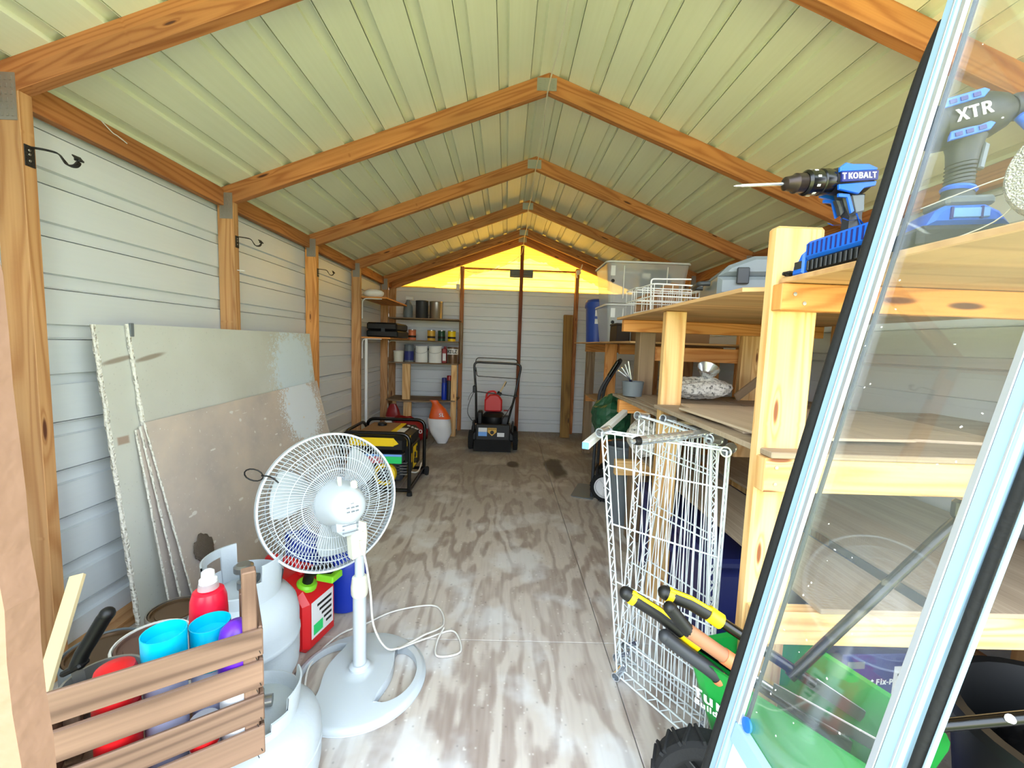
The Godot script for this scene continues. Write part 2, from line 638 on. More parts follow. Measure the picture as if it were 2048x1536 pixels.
func materials() -> void:
	M.pine = mat(Color(1, 1, 1), 0.62, 0.0, wood_texture(101, Color(0.91, 0.76, 0.53), Color(0.80, 0.60, 0.36), Color(0.45, 0.22, 0.10), 5.0, 5))
	M.orange_pine = mat(Color(1, 1, 1), 0.6, 0.0, wood_texture(111, Color(0.86, 0.61, 0.34), Color(0.74, 0.46, 0.21), Color(0.32, 0.13, 0.05), 7.0, 7))
	M.frame_pine = mat(Color(1, 1, 1), 0.65, 0.0, wood_texture(121, Color(0.72, 0.48, 0.28), Color(0.59, 0.35, 0.18), Color(0.25, 0.10, 0.05), 6.0, 6))
	M.stud_pine = mat(Color(1, 1, 1), 0.65, 0.0, wood_texture(131, Color(0.76, 0.58, 0.39), Color(0.65, 0.45, 0.27), Color(0.30, 0.14, 0.07), 5.0, 6))
	M.old_wood = mat(Color(1, 1, 1), 0.8, 0.0, wood_texture(141, Color(0.58, 0.49, 0.38), Color(0.45, 0.36, 0.27), Color(0.28, 0.2, 0.15), 4.0, 3))
	M.dark_wood = mat(Color(1, 1, 1), 0.7, 0.0, wood_texture(151, Color(0.52, 0.27, 0.14), Color(0.40, 0.19, 0.09), Color(0.2, 0.08, 0.04), 5.0, 3))
	M.crate_wood = mat(Color(1, 1, 1), 0.7, 0.0, wood_texture(161, Color(0.55, 0.43, 0.35), Color(0.38, 0.28, 0.22), Color(0.35, 0.22, 0.15), 3.0, 2))
	M.ply = mat(Color(1, 1, 1), 0.7, 0.0, wood_texture(171, Color(0.82, 0.66, 0.47), Color(0.72, 0.55, 0.37), Color(0.5, 0.33, 0.2), 2.2, 1))
	M.dusty_ply = mat(Color(1, 1, 1), 0.75, 0.0, streak_texture(181, Color(0.70, 0.63, 0.54), Color(0.53, 0.46, 0.38), 12))
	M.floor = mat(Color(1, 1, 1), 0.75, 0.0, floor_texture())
	M.hardboard = mat(Color(1, 1, 1), 0.65, 0.0, hardboard_texture())
	M.drywall = mat(Color(1, 1, 1), 0.8, 0.0, drywall_texture())
	M.gypsum = bumpy(mat(Color(0.86, 0.85, 0.81), 0.9), 51, 0.08, 0.6, 3.0)
	M.siding = mat(Color(1, 1, 1), 0.38, 0.0, streak_texture(191, Color(0.84, 0.86, 0.87), Color(0.82, 0.84, 0.85), 6))
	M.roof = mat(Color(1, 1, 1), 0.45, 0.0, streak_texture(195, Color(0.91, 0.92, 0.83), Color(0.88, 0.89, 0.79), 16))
	M.frp = mat(Color(0.98, 0.88, 0.58), 0.5, 0.0, streak_texture(197, Color(1.0, 0.97, 0.9), Color(0.92, 0.84, 0.66), 10))
	M.frp.backlight_enabled = true
	M.frp.backlight = Color(1.0, 0.92, 0.62)
	M.grass = mat(Color(1, 1, 1), 0.9, 0.0, mottled(201, 0.05, [Color(0.50, 0.52, 0.34), Color(0.66, 0.68, 0.48)]))
	M.grass.uv1_triplanar = true
	M.galv = mat(Color(0.66, 0.66, 0.65), 0.42, 0.75)
	M.nail_plate = mat(Color(0.60, 0.57, 0.54), 0.5, 0.5)
	M.chrome = mat(Color(0.86, 0.88, 0.90), 0.2, 0.85)
	M.steel = mat(Color(0.62, 0.62, 0.62), 0.35, 0.9)
	M.white = mat(Color(0.74, 0.77, 0.79), 0.4)
	M.ivory = mat(Color(0.88, 0.87, 0.80), 0.4)
	M.white_wire = mat(Color(0.88, 0.91, 0.92), 0.35, 0.1)
	M.tank = bumpy(mat(Color(0.72, 0.75, 0.77), 0.45), 61, 0.03, 0.06, 4.0)
	M.black = mat(Color(0.028, 0.028, 0.031), 0.5)
	M.gloss_black = mat(Color(0.018, 0.018, 0.02), 0.25)
	M.rubber = bumpy(mat(Color(0.055, 0.055, 0.06), 0.85), 71, 0.05, 0.08, 6.0)
	M.dark_grey = mat(Color(0.17, 0.18, 0.20), 0.5)
	M.mid_grey = mat(Color(0.42, 0.45, 0.47), 0.5)
	M.red = mat(Color(0.80, 0.10, 0.12), 0.38)
	M.pink_red = mat(Color(0.85, 0.08, 0.2), 0.3)
	M.blue = mat(Color(0.06, 0.20, 0.66), 0.4)
	M.tool_blue = mat(Color(0.10, 0.40, 0.85), 0.42)
	M.tub_blue = mat(Color(0.16, 0.28, 0.62), 0.45)
	M.navy = mat(Color(0.12, 0.15, 0.38), 0.45)
	M.cyan = mat(Color(0.0, 0.72, 0.85), 0.3)
	M.purple = mat(Color(0.38, 0.14, 0.70), 0.35)
	M.lavender = mat(Color(0.74, 0.74, 0.86), 0.4)
	M.yellow = mat(Color(0.95, 0.80, 0.05), 0.45)
	M.lime = mat(Color(0.52, 0.82, 0.15), 0.45)
	M.green = mat(Color(0.06, 0.56, 0.22), 0.4)
	M.tarp = mat(Color(0.10, 0.27, 0.18), 0.35)
	M.orange = mat(Color(0.85, 0.33, 0.06), 0.4)
	M.label_white = mat(Color(0.88, 0.88, 0.88), 0.5)
	M.label_blue = mat(Color(0.45, 0.66, 0.92), 0.5)
	M.label_green = mat(Color(0.15, 0.80, 0.42), 0.5)
	M.label_pink = mat(Color(0.78, 0.45, 0.48), 0.5)
	M.label_dark_blue = mat(Color(0.13, 0.16, 0.45), 0.5)
	M.label_gold = mat(Color(0.85, 0.66, 0.25), 0.5)
	M.copper = mat(Color(0.86, 0.47, 0.30), 0.45)
	M.card = mat(Color(0.55, 0.40, 0.26), 0.8)
	M.dark_card = mat(Color(0.16, 0.10, 0.07), 0.7)
	M.tin = mat(Color(0.62, 0.60, 0.57), 0.32, 0.8)
	M.brown_lid = mat(Color(0.42, 0.31, 0.27), 0.5)
	M.bag_red = mat(Color(0.55, 0.07, 0.08), 0.35)
	M.speckle = mat(Color(1, 1, 1), 0.85, 0.0, mottled(211, 0.035, [Color(0.08, 0.08, 0.08), Color(0.86, 0.85, 0.82), Color(0.9, 0.89, 0.86), Color(0.86, 0.84, 0.82)]))
	M.speckle.uv1_triplanar = true
	M.speckle.uv1_scale = Vector3.ONE * 5.0
	M.cotton = bumpy(mat(Color(0.92, 0.91, 0.88), 0.95), 221, 0.12, 1.2, 10.0)
	M.mud = bumpy(mat(Color(0.46, 0.41, 0.36), 0.95), 81, 0.09, 0.5, 12.0)
	M.lamb = mat(Color(0.93, 0.93, 0.91), 0.9)
	M.clear = mat(Color(0.82, 0.84, 0.85, 0.42), 0.3)
	M.clear.transparency = BaseMaterial3D.TRANSPARENCY_ALPHA
	M.glass = mat(Color(0.9, 0.95, 0.93, 0.012), 0.01)
	M.glass.transparency = BaseMaterial3D.TRANSPARENCY_ALPHA
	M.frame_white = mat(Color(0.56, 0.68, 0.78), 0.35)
	M.aluminium = mat(Color(0.75, 0.77, 0.80), 0.3, 0.6)
	M.cord = mat(Color(0.86, 0.85, 0.82), 0.5)
	M.jamb = bumpy(mat(Color(0.55, 0.42, 0.34), 0.8), 91, 0.04, 0.12, 2.5)
	M.rust_black = bumpy(mat(Color(0.10, 0.09, 0.08), 0.6), 92, 0.08, 0.1, 8.0)
	M.treated = mat(Color(1, 1, 1), 0.75, 0.0, wood_texture(231, Color(0.62, 0.47, 0.24), Color(0.50, 0.37, 0.18), Color(0.2, 0.12, 0.06), 3.0, 3))
	M.primer = mat(Color(0.40, 0.31, 0.22), 0.35, 0.4)
	M.ply_grey = mat(Color(1, 1, 1), 0.7, 0.0, streak_texture(241, Color(0.82, 0.75, 0.65), Color(0.68, 0.60, 0.50), 14))
	M.lath = mat(Color(0.90, 0.82, 0.64), 0.7)
	M.fan_blade = mat(Color(0.70, 0.73, 0.74), 0.35)
	M.worn_wood = mat(Color(0.62, 0.42, 0.30), 0.6)
	M.lavender_panel = mat(Color(0.78, 0.78, 0.86), 0.4)
	M.chuck = mat(Color(0.22, 0.18, 0.16), 0.35, 0.6)


# ------------------------------------------------------------------ the shed itself

# ribbed sheet metal: u runs along the ribs, v across them, out points out of the shed
func ribbed(parent: Node3D, called: String, m: Material, o: Vector3, u: Vector3, v: Vector3, out: Vector3, lu: float, lv: float, phase: float, lip := -1.0, cw := 0.0038) -> MeshInstance3D:
	var st := begin()
	var prof := [Vector2(0, 0)]
	var p := phase
	while p < lv:
		# each rib is a shallow trough; one of its lips (lip < 0: the lower-v one) has a crimped seam
		var rib := [Vector2(-0.024, 0), Vector2(-0.020, 0.016), Vector2(0.020, 0.016), Vector2(0.024, 0)]
		var crimp := [Vector2(-0.0257 - cw, 0), Vector2(-0.0253 - cw, 0.014), Vector2(-0.0262, 0.014), Vector2(-0.0257, 0)]
		if lip > 0.0:
			for k in 4: crimp[k] = Vector2(-crimp[k].x, crimp[k].y)
			crimp.reverse()
			rib = rib + crimp
		else: rib = crimp + rib
		for q: Vector2 in rib:
			var x := p + q.x
			if x > 0.0 and x < lv: prof.append(Vector2(x, q.y))
		p += 0.168
	prof.append(Vector2(lv, 0))
	for layer in [0.0, 0.004]:
		for i in prof.size() - 1:
			var a: Vector3 = o + v * prof[i].x + out * (prof[i].y + layer)
			var b: Vector3 = o + v * prof[i + 1].x + out * (prof[i + 1].y + layer)
			var n := u.cross(b - a).normalized()
			if n.dot(out) > 0.0: n = -n
			if layer > 0.0: n = -n
			flat_quad(st, a, b, b + u * lu, a + u * lu, n, Vector2(0, prof[i].x / 0.6), Vector2(0, prof[i + 1].x / 0.6), Vector2(lu / 2.0, prof[i + 1].x / 0.6), Vector2(lu / 2.0, prof[i].x / 0.6))
	for x: Vector2 in [prof[0], prof[-1]]:
		var a: Vector3 = o + v * x.x + out * x.y
		flat_quad(st, a, a + out * 0.004, a + out * 0.004 + u * lu, a + u * lu, v if x.x > 0.0 else -v)
	return done(st, called, m, parent)

func roof_y(x: float) -> float:
	return RIDGE_Y - SLOPE * absf(x - RIDGE_X)

func wood_prism(parent: Node3D, called: String, m: Material, poly: Array, z0: float, z1: float, turn: float) -> MeshInstance3D:
	prism_uv = Transform2D(0.0, Vector2(1 / 2.4, 1 / 0.3), 0.0, Vector2(rng.randf() * 2, rng.randf() * 2)) * Transform2D(-turn, Vector2.ZERO)
	var o := slab(parent, called, m, poly, absf(z1 - z0), Transform3D(Basis.IDENTITY, Vector3(0, 0, (z0 + z1) / 2.0)), 0.0015)
	prism_uv = Transform2D(Vector2(1 / 2.4, 0), Vector2(0, 1 / 0.3), Vector2.ZERO)
	return o

func nail_plate(parent: Node3D, at: Vector3, w: float, h: float, m: Material) -> void:
	var st := begin()
	box(st, Vector3(w, h, 0.002), Transform3D(Basis.IDENTITY, at), 0.0)
	for i in 4:
		for j in 6:
			var p := at + Vector3((i - 1.5) * w / 4.4, (j - 2.5) * h / 6.6, 0.0018)
			box(st, Vector3(w * 0.1, h * 0.09, 0.0025), Transform3D(Basis.IDENTITY, p), 0.0)
	done(st, "nail_plate", m, parent)

func build_shell() -> void:
	# ---- ground outside
	var g := struct("ground", "grass outside the shed", "ground")
	bx(g, "lawn", M.grass, Vector3(-30, -0.35, -36), Vector3(30, -0.15, 30), 0.0)

	# ---- plywood floor
	var fl := struct("floor", "worn grey plywood floor of the shed", "floor")
	var xs := [-1.517, -0.80, 0.42, 1.64, 1.865]
	var zs := [-0.36, -1.556, -3.996, -5.62]
	for i in 4:
		for j in 3:
			var lo := Vector3(xs[i] + 0.0015, -0.018, zs[j + 1] + 0.0015)
			var hi := Vector3(xs[i + 1] - 0.0015, 0.0, zs[j] - 0.0015)
			var st := begin()
			var b := 0.0015
			var f := func(x: float, z: float) -> Vector2: return Vector2((x + 1.517) / 3.382, -z / 5.76)
			var top := [Vector3(lo.x + b, 0, lo.z + b), Vector3(hi.x - b, 0, lo.z + b), Vector3(hi.x - b, 0, hi.z - b), Vector3(lo.x + b, 0, hi.z - b)]
			var low := [Vector3(lo.x, -b, lo.z), Vector3(hi.x, -b, lo.z), Vector3(hi.x, -b, hi.z), Vector3(lo.x, -b, hi.z)]
			flat_quad(st, top[0], top[1], top[2], top[3], Vector3.UP, f.call(top[0].x, top[0].z), f.call(top[1].x, top[1].z), f.call(top[2].x, top[2].z), f.call(top[3].x, top[3].z))
			for k in 4:
				var l := (k + 1) % 4
				var n: Vector3 = [Vector3.FORWARD, Vector3.RIGHT, Vector3.BACK, Vector3.LEFT][k]
				flat_quad(st, top[k], top[l], low[l], low[k], (n + Vector3.UP).normalized(), f.call(top[k].x, top[k].z), f.call(top[l].x, top[l].z), f.call(top[l].x, top[l].z), f.call(top[k].x, top[k].z))
				flat_quad(st, low[k], low[l], low[l] + Vector3.DOWN * 0.0165, low[k] + Vector3.DOWN * 0.0165, n, Vector2(0.1, 0.1), Vector2(0.2, 0.1), Vector2(0.2, 0.11), Vector2(0.1, 0.11))
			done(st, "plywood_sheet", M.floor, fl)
	bx(fl, "subfloor", M.old_wood, Vector3(-1.54, -0.15, -5.63), Vector3(1.89, -0.0185, -0.34))

	# ---- walls of ribbed metal
	var wl := struct("wall_left", "left wall of white ribbed metal siding", "wall")
	ribbed(wl, "siding_sheet", M.siding, Vector3(WALL_L, -0.1, -0.36), Vector3.FORWARD, Vector3.UP, Vector3.LEFT, 5.26, 1.06, 0.065, 1.0)
	ribbed(wl, "siding_sheet", M.siding, Vector3(WALL_L - 0.0045, 0.95, -0.36), Vector3.FORWARD, Vector3.UP, Vector3.LEFT, 5.26, 0.936, 0.023)
	var wr := struct("wall_right", "right wall of white ribbed metal siding behind the shelves", "wall")
	ribbed(wr, "siding_sheet", M.siding, Vector3(WALL_R, -0.1, -0.36), Vector3.FORWARD, Vector3.UP, Vector3.RIGHT, 5.26, 1.06, 0.065, 1.0)
	ribbed(wr, "siding_sheet", M.siding, Vector3(WALL_R + 0.0045, 0.95, -0.36), Vector3.FORWARD, Vector3.UP, Vector3.RIGHT, 5.26, 0.936, 0.023)
	bx(wl, "sole_plate", M.stud_pine, Vector3(WALL_L + 0.001, 0.001, -5.58), Vector3(-1.432, 0.038, -0.42))
	bx(wr, "sole_plate", M.stud_pine, Vector3(1.781, 0.001, -5.58), Vector3(WALL_R - 0.001, 0.038, -0.42))
	var all_z := [-0.42] + FRAME_Z + [-5.52]
	for i in 6:
		var z0: float = all_z[i] - 0.039
		var z1: float = all_z[i + 1] + 0.001
		bx(wl, "eave_plate", M.frame_pine, Vector3(WALL_L + 0.001, 1.812, z1), Vector3(-1.479, 1.897, z0))
		bx(wr, "eave_plate", M.frame_pine, Vector3(1.827, 1.812, z1), Vector3(WALL_R - 0.001, 1.897, z0))
	pipe(wl, "loose_thread", M.label_white, spline([Vector3(-1.474, 1.895, -1.62), Vector3(-1.468, 1.872, -1.655), Vector3(-1.466, 1.868, -1.675), Vector3(-1.464, 1.858, -1.71)]), 0.002, 5)

	# ---- back wall: metal below, a translucent panel in the gable, three studs
	var wb := struct("wall_back", "back wall of ribbed metal with a glowing yellow translucent gable", "wall")
	ribbed(wb, "siding_sheet", M.siding, Vector3(WALL_L, -0.1, BACK_Z), Vector3.RIGHT, Vector3.UP, Vector3.FORWARD, 3.382, 0.98, 0.065, 1.0, 0.008)
	ribbed(wb, "siding_sheet", M.siding, Vector3(WALL_L, 0.873, BACK_Z - 0.0045), Vector3.RIGHT, Vector3.UP, Vector3.FORWARD, 3.382, 0.982, 0.10, -1.0, 0.008)
	var st := begin()
	var rows := []
	var y := 1.84
	while y < RIDGE_Y:
		rows.append(Vector2(y, 0.0))
		rows.append(Vector2(y + 0.055, 0.0))
		rows.append(Vector2(y + 0.065, 0.012))
		rows.append(Vector2(y + 0.085, 0.012))
		y += 0.095
	for i in rows.size() - 1:
		var a: Vector2 = rows[i]
		var b: Vector2 = rows[i + 1]
		if b.x > RIDGE_Y - 0.03: break
		var wa := minf((RIDGE_Y - 0.015 - a.x) / SLOPE, 1.69)
		var wb2 := minf((RIDGE_Y - 0.015 - b.x) / SLOPE, 1.69)
		var p := [Vector3(RIDGE_X - wa, a.x, BACK_Z + 0.002 - a.y), Vector3(RIDGE_X + wa, a.x, BACK_Z + 0.002 - a.y), Vector3(RIDGE_X + wb2, b.x, BACK_Z + 0.002 - b.y), Vector3(RIDGE_X - wb2, b.x, BACK_Z + 0.002 - b.y)]
		var n := Vector3(0, b.y - a.y, b.x - a.x).normalized()
		flat_quad(st, p[0], p[1], p[2], p[3], n, Vector2(0, a.x), Vector2(2, a.x), Vector2(2, b.x), Vector2(0, b.x))
	done(st, "gable_panel", M.frp, wb)
	for s in [[-0.632, -0.548], [0.124, 0.208], [0.841, 0.925]]:
		bx(wb, "stud", M.dark_wood if s[0] > -0.2 and s[0] < 0.5 else M.frame_pine, Vector3(s[0] + 0.02, 0.001, -5.597), Vector3(s[1] - 0.02, roof_y((s[0] + s[1]) / 2) - 0.11 - 0.016, -5.512))
	bx(wb, "gable_batten", M.orange_pine, Vector3(-0.60, 2.095, -5.598), Vector3(0.93, 2.118, -5.586))
	for k in 3:
		var vent := begin()
		box(vent, Vector3(0.30, 0.038, 0.012), Transform3D(Basis.from_euler(Vector3(0.35, 0, 0)), Vector3(0.165, 2.03 + 0.034 * k, -5.587)), 0.002)
		done(vent, "vent_slat", M.mid_grey, wb)

	# ---- front wall round the open doorway, behind and beside the camera
	var wf := struct("wall_front", "front wall round the open doorway with a rough timber jamb", "wall")
	ribbed(wf, "siding_sheet", M.siding, Vector3(WALL_L, -0.1, -0.36), Vector3.RIGHT, Vector3.UP, Vector3.BACK, 0.60, 2.0, 0.065)  # unseen sheet, its width chosen to shade the first left post
	for s: float in [-1.0, 1.0]: wood_prism(wf, "gable_sheet", M.stud_pine, [Vector2(RIDGE_X, 2.262), Vector2(RIDGE_X + s * 1.66, 2.262), Vector2(RIDGE_X + s * 1.66, roof_y(RIDGE_X + s * 1.66) if roof_y(RIDGE_X + s * 1.66) > 2.263 else 2.263), Vector2(RIDGE_X + s * 0.70, 2.2635), Vector2(RIDGE_X, RIDGE_Y - 0.002)], -0.37, -0.385, 0.0)
	bx(wf, "header", M.stud_pine, Vector3(-1.5, 2.17, -0.40), Vector3(1.85, 2.26, -0.362))
	bx(wf, "stud", M.stud_pine, Vector3(1.78, 0.04, -0.40), Vector3(1.864, 1.86, -0.362))
	st = begin()
	var poly := PackedVector2Array()
	var rr := RandomNumberGenerator.new()
	rr.seed = 3
	for k in 42: poly.append(Vector2(-0.463 + rr.randf_range(-0.0022, 0.0022) - (0.006 if k > 23 else 0.0), 2.165 * k / 41.0))
	poly.append(Vector2(-0.60, 2.165))
	poly.append(Vector2(-0.60, 0.0))
	prism(st, poly, 0.03, Transform3D(Basis.from_euler(Vector3(0, 0, 0.035)), Vector3(0.028, 0.002, -0.40)))
	done(st, "door_jamb", M.jamb, wf)

	# ---- roof sheets on both slopes, ribs running along the shed
	var ce := struct("ceiling", "underside of the cream ribbed metal roof", "ceiling")
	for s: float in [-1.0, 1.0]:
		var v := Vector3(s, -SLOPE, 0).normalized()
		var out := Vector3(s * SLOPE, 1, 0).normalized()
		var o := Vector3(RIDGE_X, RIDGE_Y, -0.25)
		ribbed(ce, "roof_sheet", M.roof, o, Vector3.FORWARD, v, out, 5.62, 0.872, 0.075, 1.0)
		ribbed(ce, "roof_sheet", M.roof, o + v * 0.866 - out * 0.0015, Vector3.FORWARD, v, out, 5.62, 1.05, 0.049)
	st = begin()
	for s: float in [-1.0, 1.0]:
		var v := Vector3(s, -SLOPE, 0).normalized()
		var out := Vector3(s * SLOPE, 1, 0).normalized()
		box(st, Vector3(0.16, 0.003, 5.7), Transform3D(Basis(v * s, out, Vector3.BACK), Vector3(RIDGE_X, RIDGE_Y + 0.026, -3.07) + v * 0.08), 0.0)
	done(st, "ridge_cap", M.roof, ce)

	# ---- the timber frames: two posts, two rafters, nail plates
	for i in 6:
		var z: float = (FRAME_Z + [-5.513])[i]
		var f := struct("trim_%d" % (i + 1), ["front-most", "second", "third", "fourth", "fifth", "rearmost"][i] + " timber frame of wall posts and rafters, counted from the doorway", "roof frame")
		var end := i == 5
		for s: float in [-1.0, 1.0]:
			var xe := WALL_L + 0.001 if s < 0 else WALL_R - 0.001
			var xi := xe - s * 0.084
			var ye := roof_y(xe)
			var dy := 0.095 if not end else 0.11
			wood_prism(f, "rafter", M.frame_pine, [Vector2(RIDGE_X + s * 0.0008, RIDGE_Y - 0.0005), Vector2(RIDGE_X + s * 0.0008, RIDGE_Y - dy), Vector2(xe, ye - dy), Vector2(xe, ye - 0.0005)], z, z - 0.038, atan(-SLOPE * s))
			wood_prism(f, "post", M.stud_pine if i != 2 else M.orange_pine, [Vector2(xe, 0.039), Vector2(xi, 0.039), Vector2(xi, roof_y(xi) - dy - 0.001), Vector2(xe, ye - dy - 0.001)], z, z - 0.038, PI / 2)
			if not end: nail_plate(f, Vector3((xe + xi) / 2 - s * 0.004, ye - dy + 0.012, z + 0.001), 0.066, 0.13, M.nail_plate)
		nail_plate(f, Vector3(RIDGE_X - 0.012, RIDGE_Y - 0.058, z + 0.001), 0.1, 0.062, M.galv)

	# ---- things fixed to the posts
	for i in 3:
		var z: float = FRAME_Z[i]
		var hx := -1.443 if i == 0 else -1.432
		var t := thing("coat_hook", ["black flat iron hook on the nearest left post, largest of the three hooks", "small black hook on the second left post", "small black hook on the third left post, farthest of the three"][i], "hook", Vector3(hx, 1.64, z - 0.02), 0.0, "hooks on the left posts")
		if i == 0: t.position = Vector3(-1.433, 1.66, z - 0.019)
		bx(t, "plate", M.rust_black, Vector3(0.0015, -0.035, -0.014), Vector3(0.0035, 0.026, 0.014), 0.0005)
		for k in [-0.018, 0.0, 0.012]:
			var sc := begin()
			lathe(sc, [Vector2(0.004, 0), Vector2(0.003, 0.0015), Vector2(0, 0.002)], 8, Transform3D(Basis(Vector3.FORWARD, Vector3.RIGHT, Vector3.UP).orthonormalized(), Vector3(0.0035, k, 0)))
			done(sc, "screw", M.tin, t)
		var pts := spline([Vector3(0.003, 0.024, -0.01), Vector3(0.03, 0.023, -0.02), Vector3(0.055, 0.018, -0.03), Vector3(0.066, 0.002, -0.035), Vector3(0.076, -0.012, -0.038), Vector3(0.094, -0.012, -0.042), Vector3(0.103, 0.004, -0.045), Vector3(0.094, 0.018, -0.046)], 5)
		var hs := begin()
		for k in pts.size() - 1:
			var w := lerpf(0.012, 0.026, float(k) / pts.size())
			box(hs, Vector3(pts[k].distance_to(pts[k + 1]) + 0.003, 0.0035, w), along(pts[k], pts[k + 1]), 0.0008)
		done(hs, "hook", M.rust_black, t)
	var nl := thing("nail", "white nail sticking out of the second left post", "nail", Vector3(-1.432, 1.49, -2.308))
	pipe(nl, "shank", M.label_white, [Vector3.ZERO, Vector3(0.04, -0.003, 0)], 0.0025, 6)

	# ---- the thin cable under the ridge
	var rc := thing("ridge_cable", "thin white cable strung under the ridge and drooping at the back gable", "cable", Vector3(RIDGE_X, 2.43, -0.5))
	var cp := [Vector3(0.0, 0.01, 0.1), Vector3(0.004, -0.004, -0.812), Vector3(0.012, -0.016, -1.3), Vector3(-0.008, -0.004, -1.784), Vector3(0.006, -0.016, -2.3), Vector3(-0.004, -0.005, -2.745), Vector3(0.0, -0.016, -3.2), Vector3(-0.01, -0.004, -3.697), Vector3(0.005, -0.014, -4.2), Vector3(0.0, -0.005, -4.658), Vector3(-0.01, -0.10, -4.85), Vector3(-0.04, -0.17, -4.96), Vector3(-0.18, -0.26, -5.0), Vector3(-0.42, -0.36, -5.0), Vector3(-0.62, -0.385, -5.0), Vector3(-0.745, -0.36, -5.005)]
	pipe(rc, "wire", M.ivory, spline(cp, 6), 0.0035, 6)
	var pw := thing("pull_cord", "white cord with connectors hanging down the left gable stud", "cord", Vector3(-0.612, 2.02, -5.503))
	pipe(pw, "wire", M.label_white, spline([Vector3(0, 0.09, 0), Vector3(-0.01, -0.05, 0.004), Vector3(-0.03, -0.14, 0.004), Vector3(-0.015, -0.3, 0.004)]), 0.004, 6)
	bx(pw, "connector", M.label_white, Vector3(-0.05, -0.21, -0.002), Vector3(0.0, -0.13, 0.022), 0.004)
	var kn := thing("rope_knot", "white knotted rag tied round the top of the right gable stud", "knot", Vector3(0.885, 2.09, -5.505))
	var ks := begin()
	ball(ks, Vector3(0, 0, 0.008), Vector3(0.035, 0.03, 0.02), 4, 0.4, 12, 8)
	tube(ks, spline([Vector3(0.01, 0, 0.01), Vector3(0.03, 0.05, 0.015), Vector3(0.045, 0.1, 0.012)]), 0.008, 6)
	tube(ks, spline([Vector3(-0.01, 0, 0.01), Vector3(-0.02, -0.04, 0.015), Vector3(-0.012, -0.07, 0.014)]), 0.008, 6)
	done(ks, "rag", M.label_white, kn)
	# lumber leaning in the back right corner
	var lu := thing("leaning_timber", "greenish treated post leaning against the back wall beside the right stud", "timber post", Vector3(0.775, 0, -5.38))
	bar(lu, "plank", M.treated, Vector3(-0.003, 0.002, 0.10), Vector3(0, 1.545, -0.07), 0.115, 0.05, Vector3.RIGHT, 0.004)


# ------------------------------------------------------------------ timber shelving along the right wall and in the far left corner

func screws(parent: Node3D, pts: Array, n: Vector3) -> void:
	for p: Vector3 in pts:
		var st := begin()
		lathe(st, [Vector2(0.0045, 0), Vector2(0.0045, 0.0006), Vector2(0, 0.0008)], 8, Transform3D(facing(p, n).basis * Basis(Vector3.RIGHT, PI / 2), p))
		done(st, "screw_head", M.steel, parent)

